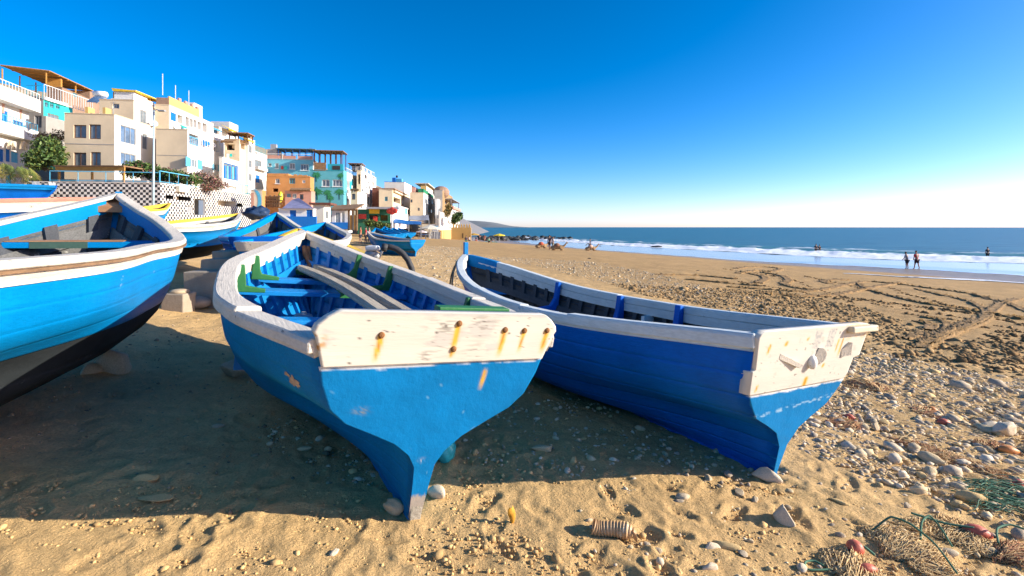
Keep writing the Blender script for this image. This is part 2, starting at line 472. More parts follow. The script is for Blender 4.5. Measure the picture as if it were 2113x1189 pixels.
p_grey = M('weathered_grey_paint', (0.135, 0.132, 0.125), 0.8, 0.22, 3, 0.4, 34, (0.42, 0.40, 0.36), 0.20, 7, grain=0.35)
p_greydk = M('dark_grey_paint', (0.055, 0.06, 0.068), 0.7, 0.25, 3, 0.4, 30, (0.20, 0.19, 0.17), 0.18, 7, grain=0.3)
p_bottom = M('dark_bottom_paint', (0.030, 0.035, 0.038), 0.8, 0.3, 2.5, 0.3, 24, (0.07, 0.075, 0.075), 0.16, 6, spec=.06)
p_green = M('green_knee_paint', (0.02, 0.14, 0.035), 0.55, 0.2, 5, 0.3, 40, (0.26, 0.25, 0.16), 0.16, 12)
p_yellow = M('yellow_rail_paint', (0.72, 0.46, 0.03), 0.55, 0.12, 4, 0.3, 30, (0.32, 0.24, 0.12), 0.16, 10)
p_red = M('faded_red_rail_paint', (0.52, 0.17, 0.11), 0.6, 0.18, 4, 0.3, 30, (0.42, 0.32, 0.26), 0.22, 10)
p_orange = M('orange_brown_paint', (0.40, 0.20, 0.09), 0.65, 0.2, 3, 0.3, 30, (0.25, 0.14, 0.08), 0.2, 8, grain=0.2)
p_oldwood = M('old_grey_wood', (0.34, 0.30, 0.235), 0.85, 0.2, 2, 0.5, 50, grain=0.4)
p_brownwood = M('brown_wood', (0.26, 0.15, 0.075), 0.8, 0.25, 3, 0.4, 40, grain=0.35)
p_rust = M('rusty_iron', (0.24, 0.105, 0.035), 0.85, 0.4, 60, 0.6, 160)
p_rope = M('brown_rope', (0.23, 0.11, 0.055), 0.9, 0.3, 30, 0.5, 120)
p_tan_rope = M('tan_rope', (0.38, 0.29, 0.18), 0.9, 0.25, 30, 0.5, 120)
p_dark = M('dark_rubber', (0.04, 0.04, 0.042), 0.7, 0.3, 8, 0.3, 60)
p_attr = M('painted_board', (1, 1, 1), 0.5, 0.07, 5, 0.4, 11, attr='col', bdist=0.018, spec=0.15)

p_board = M('painted_stern_board', (1, 1, 1), 0.55, 0.05, 1.2, 0.18, 7, attr='col', bdist=0.01, spec=0.15, stretch=(9, 1, 9))

# ------------------------------------------------------------------ hull shape
def cr(ts, vs, t):
    ts = np.asarray(ts, float); vs = np.asarray(vs, float); t = np.asarray(t, float)
    m = np.gradient(vs, ts)
    i = np.clip(np.searchsorted(ts, t) - 1, 0, len(ts) - 2)
    h = ts[i + 1] - ts[i]; u = (t - ts[i]) / h
    return (2*u**3-3*u**2+1)*vs[i]+(u**3-2*u**2+u)*h*m[i]+(-2*u**3+3*u**2)*vs[i+1]+(u**3-u**2)*h*m[i+1]
TB = [0, .2, .4, .6, .78, .91, 1.]; TS = [0, .33, .66, 1.]
ZN = np.array([0, .1, .22, .36, .5, .68, .85, 1.])
MIDP = np.array([.03, .46, .72, .83, .89, .945, .975, 1.]); BOWP = np.array([.03, .12, .25, .42, .58, .77, .9, 1.])
ZST2 = np.array([0, .22, .32, .40, .48, .553, .63, .715, .85, .92, 1.05]) / 1.05
YST2 = np.array([.035, .05, .06, .105, .195, .325, .47, .555, .61, .625, .665]) / .665
ZST3 = np.array([0, .05, .23, .35, .42, .50, .605, .67, .81, 1.046]) / 1.046
YST3 = np.array([.02, .022, .045, .13, .25, .41, .50, .545, .60, .627]) / .627
class Hull:
    def __init__(s, sh, zst=ZST2, yst=YST2, R_=1.0):
        s.L, *rest = sh
        s.b = rest[0:6]; s.zc = rest[6:10]; s.rake = rest[10]; s.zst = zst; s.yst = yst; s.R = R_
    def beam(s, t): return cr(TB, list(s.b) + [0.02], t)
    def sheer(s, t): return cr(TS, s.zc, t)
    def zk(s, t): return .12 * smooth01(.6, 1, t)
    def raw(s, t, zn, side):
        b = s.beam(t); zs = s.sheer(t)
        A = np.interp(zn, s.zst, s.yst); Mi = np.interp(zn, ZN, MIDP); Bw = np.interp(zn, ZN, BOWP)
        w1 = smooth01(0, .42, t); w2 = smooth01(.5, 1, t)
        yn = A * (1 - w1) + Mi * w1; yn = yn * (1 - w2) + Bw * w2
        zk = s.zk(t)
        x = s.L * t - s.rake * zn * (1 - t) - s.R * w2 * np.clip(1 - zn, 0, 1) ** 1.5
        return np.stack([x, side * b * yn, zk + (zs - zk) * zn], -1)
    def pt(s, t, zn, side, off=0.0):
        """hull point moved outwards along the surface normal by off"""
        t, zn, off = np.broadcast_arrays(np.asarray(t, float), np.asarray(zn, float), np.asarray(off, float))
        P = s.raw(t, zn, side)
        if not np.any(off): return P
        e = .03
        du = s.raw(np.clip(t + e, 0, 1), zn, side) - s.raw(np.clip(t - e, 0, 1), zn, side)
        dv = s.raw(t, np.clip(zn + e, 0, 1), side) - s.raw(t, np.clip(zn - e, 0, 1), side)
        n = np.cross(du, dv); n /= np.maximum(np.linalg.norm(n, axis=-1, keepdims=True), 1e-9)
        sg = np.sign(n[..., 1] * side - 1e-9)[..., None]; sg[sg == 0] = 1
        Q = P + n * sg * off[..., None]
        Q[..., 1] = np.where(Q[..., 1] * side < 0.004, side * 0.004, Q[..., 1])
        return Q
    def halfy(s, x_, z_):
        """inner half breadth near station x at height z"""
        t = np.linspace(0, 1, 80); zn = np.linspace(0, 1, 60)
        T_, Zz = np.meshgrid(t, zn, indexing='ij')
        P = s.raw(T_, Zz, 1).reshape(-1, 3)
        d = ((P[:, 0] - x_) / .05) ** 2 + ((P[:, 2] - z_) / .03) ** 2
        k = np.argsort(d)[:6]
        return float(P[k, 1].mean())
    def t_at(s, x_): 
        t = np.linspace(0, 1, 200); X = s.raw(t, np.full(200, .8), 1)[:, 0]
        return float(np.interp(x_, X, t))

def shell_panel(h, side, t, z0, z1, o_out, o_in, m, gap=0.0016):
    """a closed plank between zn curves z0(t), z1(t)"""
    u = (np.array([0, .025, .2, .5, .8, .975, 1.0]) if m == 6 else np.linspace(0, 1, m))[None]
    m = u.shape[1]
    Zn = z0[:, None] * (1 - u) + z1[:, None] * u
    T = np.broadcast_to(t[:, None], Zn.shape)
    edge = np.zeros_like(Zn); edge[:, 0] = gap; edge[:, -1] = gap
    O = h.pt(T, Zn, side, o_out - edge); I = h.pt(T, Zn, side, np.full(Zn.shape, o_in))
    n = len(t)
    V = np.vstack([O.reshape(-1, 3), I.reshape(-1, 3)])
    g = grid_faces(n, m); q = n * m
    if side > 0: go, gi = g[:, ::-1], g + q
    else: go, gi = g, g[:, ::-1] + q
    def seam(a):
        a = np.asarray(a); f = np.stack([a[:-1], a[1:], a[1:] + q, a[:-1] + q], 1)
        return f
    k = np.arange(n) * m
    S = np.vstack([seam(k), seam(k + m - 1)[:, ::-1], seam(np.arange(m))[:, ::-1], seam((n - 1) * m + np.arange(m))])
    if side < 0: S = S[:, ::-1]
    return V, np.vstack([go, gi, S])

def sweep(pts, ups, prof, side_vec=None, closed=True):
    """sweep a 2D profile (a: sideways, b: up) along pts; sideways vectors given"""
    P = np.asarray(pts, float); n = len(P); k = len(prof)
    V = np.zeros((n, k, 3))
    for j, (a, b) in enumerate(prof):
        V[:, j] = P + side_vec * a + ups * b
    i = np.arange(n - 1)[:, None]; j = np.arange(k)[None]
    Fc = np.stack([i * k + j, i * k + (j + 1) % k, (i + 1) * k + (j + 1) % k, (i + 1) * k + j], -1).reshape(-1, 4).tolist()
    Fc += [list(range(k))[::-1], list(range((n - 1) * k, n * k))]
    return V.reshape(-1, 3), Fc

def rail_frame(h, t, side):
    P = h.raw(t, np.ones_like(t), side)
    T = np.gradient(P, axis=0); T[:, 2] *= 0.2
    T /= np.linalg.norm(T, axis=1, keepdims=True)
    S = np.cross(T, np.array([0, 0, 1.0])); S /= np.linalg.norm(S, axis=1, keepdims=True)
    S *= np.sign(S[:, 1] * side)[:, None]           # outward
    U = np.tile([0, 0, 1.0], (len(t), 1))
    return P, S, U

def build_boat(label, group, pose, hull, pal, detail=2, opts={}):
    X0, Y0, Z0, yaw, roll, pit = pose
    Mx = Matrix.Translation((X0, Y0, Z0)) @ Matrix.Rotation(yaw, 4, 'Z') @ Matrix.Rotation(-pit, 4, 'Y') @ Matrix.Rotation(roll, 4, 'X')
    root = thing('wooden_boat', label, 'boat', group=group, mat=Mx)
    h = hull
    nt_ = 56 if detail == 2 else 24
    t = np.linspace(0, 1, nt_)
    H_ = h.sheer(t) - h.zk(t)
    band = opts.get('band', .105)
    zb = 1 - band / H_
    off = 0.0
    # ---- planks
    cuts = [0, .06, .13, .24, .38, .52, .68, .84, 1] if detail == 2 else [0, .5, 1]
    bot = opts.get('bottom')                # height of dark bottom as zn at stern, bow
    for side in (1, -1):
        V, Fc = shell_panel(h, side, t, zb, np.ones(nt_), .014, -.012, 4)
        obj('sheer_plank', raw_mesh('sheer_plank', V, Fc, detail < 2), pal['band'], root)
        if bot is None:
            lo = np.zeros(nt_); segs = [(lo + (zb - lo) * a, lo + (zb - lo) * c, pal['hull']) for a, c in zip(cuts[:-1], cuts[1:])]
        else:
            zm = np.interp(t, [0, .35, .6, .8, 1], bot)
            cb = [0, .1, .3, .6, 1] if detail == 2 else [0, 1]; cu = [0, .22, .48, .74, 1] if detail == 2 else [0, 1]
            segs = [(zm * a, zm * c, pal['bottom']) for a, c in zip(cb[:-1], cb[1:])] + [(zm + (zb - zm) * a, zm + (zb - zm) * c, pal['hull']) for a, c in zip(cu[:-1], cu[1:])]
        for k, (a, c, mt) in enumerate(segs):
            V, Fc = shell_panel(h, side, t, a, c, 0.0, -.012, 6 if detail == 2 else 4, gap=opts.get('gap', .0016))
            o = obj('plank', raw_mesh('plank', V, Fc, True), mt, root)
    # ---- inner planks
    ci = [.10, .24, .38, .52, .66, .80, .995] if detail == 2 else [.12, .995]
    ti = np.linspace(.012, .985, nt_)
    for side in (1, -1):
        for a, c in zip(ci[:-1], ci[1:]):
            V, Fc = shell_panel(h, side, ti, np.full(nt_, a), np.full(nt_, c - .003), -.014, -.026, 4, gap=0.006)
            obj('inner_plank', raw_mesh('inner_plank', V, Fc, True), pal['inner'], root)
    # floor
    tf = np.linspace(.10, .93, 30)
    zf = np.full(30, .17)
    Lf = h.pt(tf, zf, 1, -.03); Rf = h.pt(tf, zf, -1, -.03)
    V = np.vstack([Lf, Rf]); Fc = np.array([[i, i + 1, 31 + i, 30 + i] for i in range(29)])[:, ::-1]
    obj('floor_boards', raw_mesh('floor_boards', V, Fc), pal['floor'], root)
    # ---- ribs
    nr = opts.get('ribs', 15 if detail == 2 else 7)
    rw = opts.get('ribw', 0.03 if detail == 2 else .05)
    for k in range(nr):
        tr = .07 + .86 * k / (nr - 1)
        zn = np.linspace(.12, opts.get('ribtop', .99), 12)
        for side in (1, -1):
            A0 = h.pt(tr - rw / h.L, zn, side, -.024); A1 = h.pt(tr + rw / h.L, zn, side, -.024)
            B0 = h.pt(tr - rw / h.L, zn, side, -.065); B1 = h.pt(tr + rw / h.L, zn, side, -.065)
            V = np.stack([A0, A1, B1, B0], 1).reshape(-1, 3)
            Fc = [[4 * i + a, 4 * i + (a + 1) % 4, 4 * i + 4 + (a + 1) % 4, 4 * i + 4 + a] for i in range(11) for a in range(4)] + [[0, 1, 2, 3], [47, 46, 45, 44]]
            if side > 0: Fc = [f[::-1] for f in Fc]
            obj('rib', raw_mesh('rib', V, Fc), pal['rib'], root)
    # ---- gunwale: outer top cap with an inner board
    for side in (1, -1):
        parts = opts.get('gun', {}).get(side, [(0.0, 1.0, 0.0)])
        for (ta, tb, dz) in parts:
            tg = np.linspace(ta, tb, max(8, int(nt_ * (tb - ta) * 1.3)))
            P, S, U = rail_frame(h, tg, side)
            cw, ch = opts.get('cap', (.10, .045))
            wob = .006 * fbm(tg * 23, tg * 0 + side * 3.1, 3, 5)[:, None] if detail == 2 else 0
            b0 = opts.get('capdrop', .035)
            prof = [(.026, -b0), (.030, ch * .5 + dz), (.022, ch + dz), (-cw + .012, ch + dz), (-cw, ch * .7 + dz), (-cw, -b0)]
            # keep the cap from crossing the centre line near the bow
            V, Fc = sweep(P + S * wob, U, prof, S)
            V = np.array(V); V[:, 1] = np.where(V[:, 1] * side < 0.003, side * .003, V[:, 1])
            if side < 0: Fc = [f[::-1] for f in Fc]
            o = obj('gunwale', raw_mesh('gunwale', V, Fc), opts.get('gunmat', {}).get(side, pal['cap']), root)
            if detail == 2:
                bv = o.modifiers.new('edge', 'BEVEL'); bv.width = .006; bv.segments = 1; bv.limit_method = 'ANGLE'
        iw = opts.get('inwale', .11)
        if iw:
            tg = np.linspace(.012, .955, nt_)
            P, S, U = rail_frame(h, tg, side)
            prof = [(-.066, -b0 - .002), (-.066, -iw), (-.092, -iw), (-.092, -b0 - .002)]
            V, Fc = sweep(P, U, prof, S); V = np.array(V); V[:, 1] = np.where(V[:, 1] * side < 0.003, side * .003, V[:, 1])
            if side > 0: Fc = [f[::-1] for f in Fc]
            obj('inwale', raw_mesh('inwale', V, Fc), opts.get('inmat', {}).get(side, pal['inwale']), root)
        if opts.get('rub'):
            tg = np.linspace(.0, .985, nt_)
            P, S, U = rail_frame(h, tg, side)
            V, Fc = sweep(P, U, [(.014, -.024), (.033, -.021), (.033, -.006), (.014, -.004)], S)
            if side < 0: Fc = [f[::-1] for f in Fc]
            obj('rubbing_strake', raw_mesh('rubbing_strake', V, Fc), opts['rub'], root)
        # riser stringer
        tg = np.linspace(.03, .97, nt_)
        P = h.pt(tg, np.full(nt_, .60), side, -.066); Q = h.pt(tg, np.full(nt_, .70), side, -.066); P2 = h.pt(tg, np.full(nt_, .60), side, -.088); Q2 = h.pt(tg, np.full(nt_, .70), side, -.088)
        V = np.stack([P, Q, Q2, P2], 1).reshape(-1, 3)
        Fc = [[4 * i + a, 4 * i + (a + 1) % 4, 4 * i + 4 + (a + 1) % 4, 4 * i + 4 + a] for i in range(nt_ - 1) for a in range(4)]
        if side > 0: Fc = [f[::-1] for f in Fc]
        obj('stringer', raw_mesh('stringer', V, Fc), pal['stringer'], root)
    # ---- stem, keel
    zn = np.linspace(0, 1.0, 16)
    st = h.raw(np.ones(16), zn, 1); st[:, 1] = 0
    top = opts.get('stem_top', .06)
    st = np.vstack([st, st[-1] + [.02, 0, top]])
    mb = MB()
    w = .032
    V = []
    for p in st: V += [(p[0] - .05, -w, p[2]), (p[0] - .05, w, p[2]), (p[0] + .03, w * .7, p[2]), (p[0] + .03, -w * .7, p[2])]
    n = len(st)
    Fc = [[4 * i + a, 4 * i + (a + 1) % 4, 4 * i + 4 + (a + 1) % 4, 4 * i + 4 + a] for i in range(n - 1) for a in range(4)] + [[3, 2, 1, 0], [4 * n - 4, 4 * n - 3, 4 * n - 2, 4 * n - 1]]
    obj('stem', raw_mesh('stem', np.array(V), Fc), opts.get('stemmat', pal['hull']), root)
    tk = np.linspace(0, .97, 24); pk = h.raw(tk, np.zeros(24), 1)
    V = []
    for p in pk: V += [(p[0], -.033, p[2] - .035), (p[0], .033, p[2] - .035), (p[0], .033, p[2] + .01), (p[0], -.033, p[2] + .01)]
    Fc = [[4 * i + a, 4 * i + (a + 1) % 4, 4 * i + 4 + (a + 1) % 4, 4 * i + 4 + a] for i in range(23) for a in range(4)] + [[3, 2, 1, 0], [92, 93, 94, 95]]
    Fc = [f[::-1] for f in Fc]
    obj('keel', raw_mesh('keel', np.array(V), Fc), pal.get('bottom', pal['hull']), root)
    # ---- transom
    make_transom(root, h, pal, opts, detail)
    return root, h

def board(name, zrow, wl, wr, xf, th, mat, root, nx=40, colf=None, rx=0.0):
    """upright board across the stern: rows of height z with half widths, front face at xf(z)"""
    n = len(zrow); u = np.linspace(-1, 1, nx)[None]
    Y = np.where(u > 0, u * wl[:, None], u * wr[:, None]); Z = np.broadcast_to(zrow[:, None], Y.shape); X = np.broadcast_to(xf[:, None], Y.shape)
    Fr = np.stack([X, Y, Z], -1).reshape(-1, 3); Bk = Fr + [th, 0, 0]
    q = n * nx; g = grid_faces(n, nx)
    k0 = np.arange(nx); k1 = (n - 1) * nx + np.arange(nx); kl = np.arange(n) * nx; kr = kl + nx - 1
    def seam(a): return np.stack([a[:-1], a[1:], a[1:] + q, a[:-1] + q], 1)
    Fc = np.vstack([g[:, ::-1], g + q, seam(k0), seam(k1)[:, ::-1], seam(kl)[:, ::-1], seam(kr)])
    Fc = Fc[:, ::-1]
    me = raw_mesh(name, np.vstack([Fr, Bk]), Fc)
    if colf is not None:
        c = colf(Y.ravel(), Z.ravel()); vcol(me, np.vstack([c, c]))
    return obj(name, me, mat, root)

def make_transom(root, h, pal, opts, detail):
    zs = h.sheer(0.0); b = h.b[0]
    rk = lambda z: -h.rake * z / zs
    n = 70 if detail == 2 else 14; nx = 90 if detail == 2 else 8
    zsplit = opts.get('zsplit', .88 * zs)
    z = np.linspace(0, zsplit, n); w = np.interp(z / zs, h.zst, h.yst) * b
    board('transom', z, w, w, rk(z) - .004, .05, p_attr if detail == 2 and 'tcol' in opts else pal['hull'], root, nx, opts.get('tcol') if detail == 2 else None)
    top = opts.get('ttop', zs + .06)
    if 'bprof' in opts:
        bz, bw = opts['bprof']
        z = np.linspace(zsplit + .001, bz[-1], n); w = np.interp(z, bz, bw); w2 = np.interp(z, bz, opts.get('bprofR', bw))
    else:
        z = np.linspace(zsplit + .001, top, n); w = np.interp(np.minimum(z / zs, 1), h.zst, h.yst) * b + .02; w2 = w
    board('transom_board', z, w, w2, rk(z) - opts.get('bproud', .012), .07, p_board if detail == 2 and 'bcol' in opts else pal['band'], root, nx, opts.get('bcol') if detail == 2 else None)

def thwart(root, h, x, z, mat, w=.20, th=.045, lift=0.0, name='thwart'):
    hy = h.halfy(x, z) - .035
    mb = MB().box((x - w / 2, -hy, z - th), (x + w / 2, hy, z), .003)
    return mb.build(name, mat, root, bevel=.006)

def knee(root, h, x, z, side, mat, arm=.26, up=.34, wid=.05):
    """curved bracket between seat and gunwale"""
    t = h.t_at(x); hy = h.halfy(x, z) - .05
    yt = float(h.beam(t)) - .10; zt = float(h.sheer(t)) + opts_cap
    up = zt - z
    prof = [(hy - arm, z + .002), (hy - arm, z + .04), (hy - arm * .35, z + .065), (yt - .075, z + up * .45), (yt - .05, zt), (yt + .005, zt), (hy + .01, z + up * .3), (hy + .01, z + .002)]
    V = [(x - wid / 2, side * y, zz) for y, zz in prof] + [(x + wid / 2, side * y, zz) for y, zz in prof]
    k = len(prof)
    Fc = [list(range(k)), list(range(2 * k - 1, k - 1, -1))] + [[i, k + i, k + (i + 1) % k, (i + 1) % k] for i in range(k)]
    if side > 0: Fc = [f[::-1] for f in Fc]
    o = obj('knee', raw_mesh('knee', np.array(V), Fc), mat, root)
    bv = o.modifiers.new('edge', 'BEVEL'); bv.width = .008; bv.segments = 2; bv.limit_method = 'ANGLE'
    return o
opts_cap = .05

BG = 'wooden fishing boats drawn up on the beach'
# ------------------------------------------------------------------ stern colouring
def col_arr(n, c): return np.tile(np.array(c, float), (n, 1))
def rust_streak(C_, y, z, y0, z0, ln, wd, rngseed):
    rust = np.array((0.50, 0.20, 0.02)); yel = np.array((0.70, 0.42, 0.06))
    d = z0 - z
    cx = y0 + .012 * d / max(ln, .01)
    k = np.clip(d / .02 + .6, 0, 1) * np.clip((ln - d) / (ln * .5), 0, 1)
    wob = .35 * fbm(y * 60, z * 25, 3, rngseed)
    m = np.exp(-(((y - cx) / wd) ** 2)) * k * np.clip(1 + wob, 0, 1.4)
    m = np.clip(m * 1.7, 0, 1)[:, None]
    e = np.clip(np.exp(-((y - cx) / (wd * .45)) ** 2) * k, 0, 1)[:, None]
    return C_ * (1 - m) + (yel * (1 - e) + rust * e) * m
def spots(C_, y, z, col, sc, th, seed, sy=1.0):
    m = smooth01(th, th + .05, fbm(y * sc * sy, z * sc, 5, seed))[:, None]
    return C_ * (1 - m) + np.array(col) * m

# bolts on boat B (local y, z)
BOLT_B = [(0.37, 1.055, .15, .013), (-0.035, 1.115, .19, .013), (-0.03, 0.975, .055, .010), (-0.325, 1.08, .17, .015), (-0.455, 1.075, .14, .011), (-0.615, 1.075, .15, .016)]
def board_b(y, z):
    C_ = col_arr(len(y), (0.60, 0.555, 0.465))
    C_ *= (1 + .06 * fbm(y * 4, z * 4, 4, 3))[:, None]
    C_ = spots(C_, y, z, (0.52, 0.48, 0.42), 5, .42, 8, .4)
    C_ = spots(C_, y, z, (0.16, 0.14, 0.12), 34, .56, 4)
    # scuffed patches with dark scratches
    for (y0, z0, a) in ((0.05, 1.10, .10), (-0.17, 1.11, .10), (-.16, .95, .06), (.12, .93, .04), (.02, .985, .06)):
        w = np.exp(-((y - y0) / a) ** 2 - ((z - z0) / .05) ** 2)
        m = np.clip(w * smooth01(.05, .3, fbm(y * 10, z * 75, 4, 14)), 0, 1)[:, None] * .8
        C_ = C_ * (1 - m) + np.array((0.22, 0.20, 0.17)) * m
    for i, b_ in enumerate(BOLT_B): C_ = rust_streak(C_, y, z, *b_, 60 + i)
    e = smooth01(.6, .655, y + .02 * fbm(y * 30, z * 30, 3, 2)) * smooth01(-.1, .25, fbm(y * 20, z * 14, 3, 22)) * (z < 1.06)
    C_ = C_ * (1 - e[:, None]) + np.array((0.45, 0.22, 0.05)) * e[:, None]
    up = smooth01(1.150, 1.166, z + .012 * fbm(y * 12, z * 2, 4, 33))[:, None] * .6
    C_ = C_ * (1 - up) + np.array((0.40, 0.40, 0.38)) * up
    return C_
def transom_b(y, z):
    C_ = col_arr(len(y), (0.0, 0.165, 0.41))
    C_ *= (1 + .16 * fbm(y * 3, z * 3, 4, 6))[:, None]
    k = smooth01(.882, .892, z + .018 * fbm(y * 8, z * 2, 6, 9))[:, None]
    C_ = C_ * (1 - k) + np.array((0.70, 0.70, 0.66)) * k
    C_ = spots(C_, y, z, (0.10, 0.28, 0.46), 26, .66, 19)
    for (y0, z0, ln, wd) in ((-.26, .84, .12, .010),): C_ = rust_streak(C_, y, z, y0, z0, ln, wd, 70) * .92
    for (y0, z0, a, c_) in ((.40, .66, .03, (0.25, 0.22, 0.12)), (.02, .34, .018, (.45, .42, .38))):
        m = (np.exp(-((y - y0) / a) ** 2 - ((z - z0) / (a * .5)) ** 2) * smooth01(-.2, .2, fbm(y * 60, z * 60, 2, 5)))[:, None]
        C_ = C_ * (1 - m) + np.array(c_) * m
    k = smooth01(.135, .12, z + .02 * fbm(y * 50, z * 9, 3, 9))[:, None]
    C_ = C_ * (1 - k) + np.array((0.30, 0.26, 0.22)) * k
    return C_
def board_c(y, z):
    C_ = col_arr(len(y), (0.62, 0.575, 0.49))
    C_ *= (1 + .05 * fbm(y * 5, z * 5, 4, 13))[:, None]
    C_ = spots(C_, y, z, (0.55, 0.50, 0.42), 11, .42, 28)
    C_ = spots(C_, y, z, (0.20, 0.18, 0.15), 34, .58, 24)
    # two worn grey stencilled patches without readable content
    for (a, b_) in ((-.06, .03), (-.22, -.13)):
        m = (smooth01(a - .006, a, y) * smooth01(b_ + .006, b_, y) * smooth01(.915, .925, z) * smooth01(1.055, 1.045, z))
        m = (m * (.25 + .55 * smooth01(-.08, .15, fbm(y * 60, z * 45, 3, 77))))[:, None]
        C_ = C_ * (1 - m) + np.array((0.33, 0.335, 0.33)) * m
    for i, b_ in enumerate(((-.01, .72, .10, .02), (-.34, .97, .14, .010), (-.29, .97, .10, .008), (.33, .99, .035, .014), (.50, .98, .07, .010), (.10, 1.0, .02, .01), (-.18, .80, .03, .012), (.52, .72, .05, .008))):
        C_ = rust_streak(C_, y, z, *b_, 80 + i)
    m = smooth01(-.30, -.36, y) * smooth01(.93, 1.0, z) * smooth01(-.1, .2, fbm(y * 16, z * 30, 3, 6)) * .7
    C_ = C_ * (1 - m[:, None]) + np.array((0.62, 0.42, 0.17)) * m[:, None]
    return C_
def transom_c(y, z):
    C_ = col_arr(len(y), (0.0, 0.17, 0.42))
    C_ *= (1 + .12 * fbm(y * 3, z * 3, 4, 26))[:, None]
    sc = smooth01(.50, .505, z + .05 * y + .02 * fbm(y * 9, z * 3, 3, 5)) * smooth01(.53, .52, z + .05 * y) * smooth01(-.05, .2, fbm(y * 15, z * 60, 4, 35))
    C_ = C_ * (1 - .7 * sc[:, None]) + np.array((.35, .52, .62)) * .7 * sc[:, None]
    k = smooth01(.632, .642, z + .015 * fbm(y * 8, z * 2, 6, 29))[:, None]
    C_ = C_ * (1 - k) + np.array((0.74, 0.73, 0.68)) * k
    return C_

# ------------------------------------------------------------------ boat B (centre)
PAL_B = dict(hull=p_blue, band=p_white, cap=p_white, inwale=p_white, inner=p_bluein, rib=p_bluein, floor=M('blue_floor_paint', (0.004, 0.12, 0.34), .6, .3, 4, .3, 30, (0.16, .16, .14), .25, 7, grain=.3), stringer=p_bluein)
sh2 = [5.09, .665, .999, 1.029, .924, .555, .256, 1.0, .955, 1.035, 1.285, .163]
hb = Hull(sh2, R_=1.35)
boat_b, _ = build_boat('blue boat in the middle with a broad white stern board streaked by rusty bolts', BG, (-.54, 2.683, -.001, 2.116, .108, .045), hb, PAL_B, 2,
    dict(ribtop=.90, band=.055, gun={1: [(0, .155, -.012), (.15, 1.0, .012)], -1: [(0, .30, .0), (.295, .52, .014), (.515, 1.0, .0)]}, cap=(.12, .045), inwale=.12,
         zsplit=.9, bprof=([.9, 1.045, 1.07, 1.10, 1.14, 1.165, 1.172], [.622, .668, .682, .672, .63, .59, .572]), tcol=transom_b, bcol=board_b, bproud=.020, ribs=19))
for x, z in ((2.95, .78), (3.50, .83)):
    thwart(boat_b, hb, x, z, p_bluein, .2)
    hy = h_ = hb.halfy(x, z)
    mb = MB().box((x - .103, -hy * .62, z - .047), (x + .103, -hy * .12, z + .004)); mb.build('thwart_green_patch', p_green, boat_b)
thwart(boat_b, hb, 1.35, .70, p_bluein, .22)
for x, z in ((2.10, .66), (2.42, .58)): thwart(boat_b, hb, x, z, p_bluein, .16, name='low_bench')
hy = hb.halfy(2.3, .45) - .05
MB().box((2.28, -hy, .17), (2.31, hy, .50)).build('bulkhead', p_bluein, boat_b)
# bow deck with its green front edge
td = np.linspace(.885, .985, 10)
Lp = hb.pt(td, np.full(10, .64), 1, -.09); Rp = hb.pt(td, np.full(10, .64), -1, -.09)
V = np.vstack([Lp, Rp]); obj('bow_deck', raw_mesh('bow_deck', V, np.array([[i, 10 + i, 11 + i, i + 1] for i in range(9)])), p_bluein, boat_b)
x0, z0 = Lp[0, 0], Lp[0, 2]
MB().box((x0 - .05, Rp[0, 1], z0 - .05), (x0 + .02, Lp[0, 1], z0 + .012)).build('deck_beam', p_green, boat_b, bevel=.006)
for x, s_ in ((2.72, 1), (3.28, 1), (1.43, -1), (3.20, -1), (3.75, -1)): knee(boat_b, hb, x, .78 if x in (2.72, 3.20) else .83 if x in (3.28, 3.75) else .74, s_, p_green)
for (y, z, *_r) in BOLT_B:
    MB().ell((-hb.rake * z / 1.0 - .022, y, z), (.012, .017, .017), 10, 6).build('bolt', p_rust, boat_b, True)
MB().box((-.012, -.034, -.030), (.05, .034, .13), .003).build('heel_plate', p_oldwood, boat_b, bevel=.004)
# green shelf just inside the stern board
MB().box((-.10, -.40, 1.15), (-.02, .04, 1.180)).build('stern_shelf', p_green, boat_b, bevel=.004)
# a mark of bare wood on the port side, thin flakes of lost paint
def flake(root, h, t0, z0, side, R0, mat, seed, name='bare_patch'):
    r = np.random.default_rng(seed); n = 26
    th = np.linspace(0, 2 * np.pi, n, endpoint=False); rr = R0 * (.45 + .75 * np.abs(fbm(th * 1.6, th * 0 + seed, 3, 4)) * 1.6)
    tt = t0 + rr * np.cos(th) * 1.5 / h.L; zz = z0 + rr * np.sin(th) * .8
    P = h.pt(np.append(tt, t0), np.append(zz, z0), side, .003)
    Fc = [[i, (i + 1) % n, n] for i in range(n)]
    if side < 0: Fc = [f[::-1] for f in Fc]
    return obj(name, raw_mesh(name, P, Fc), mat, root)
p_bare = M('bare_plank', (0.42, 0.30, 0.20), .85, .3, 18, .5, 60, (0.62, 0.60, 0.55), .25, 20)
flake(boat_b, hb, .058, .735, 1, .055, p_bare, 4); flake(boat_b, hb, .068, .765, 1, .025, p_bare, 9)

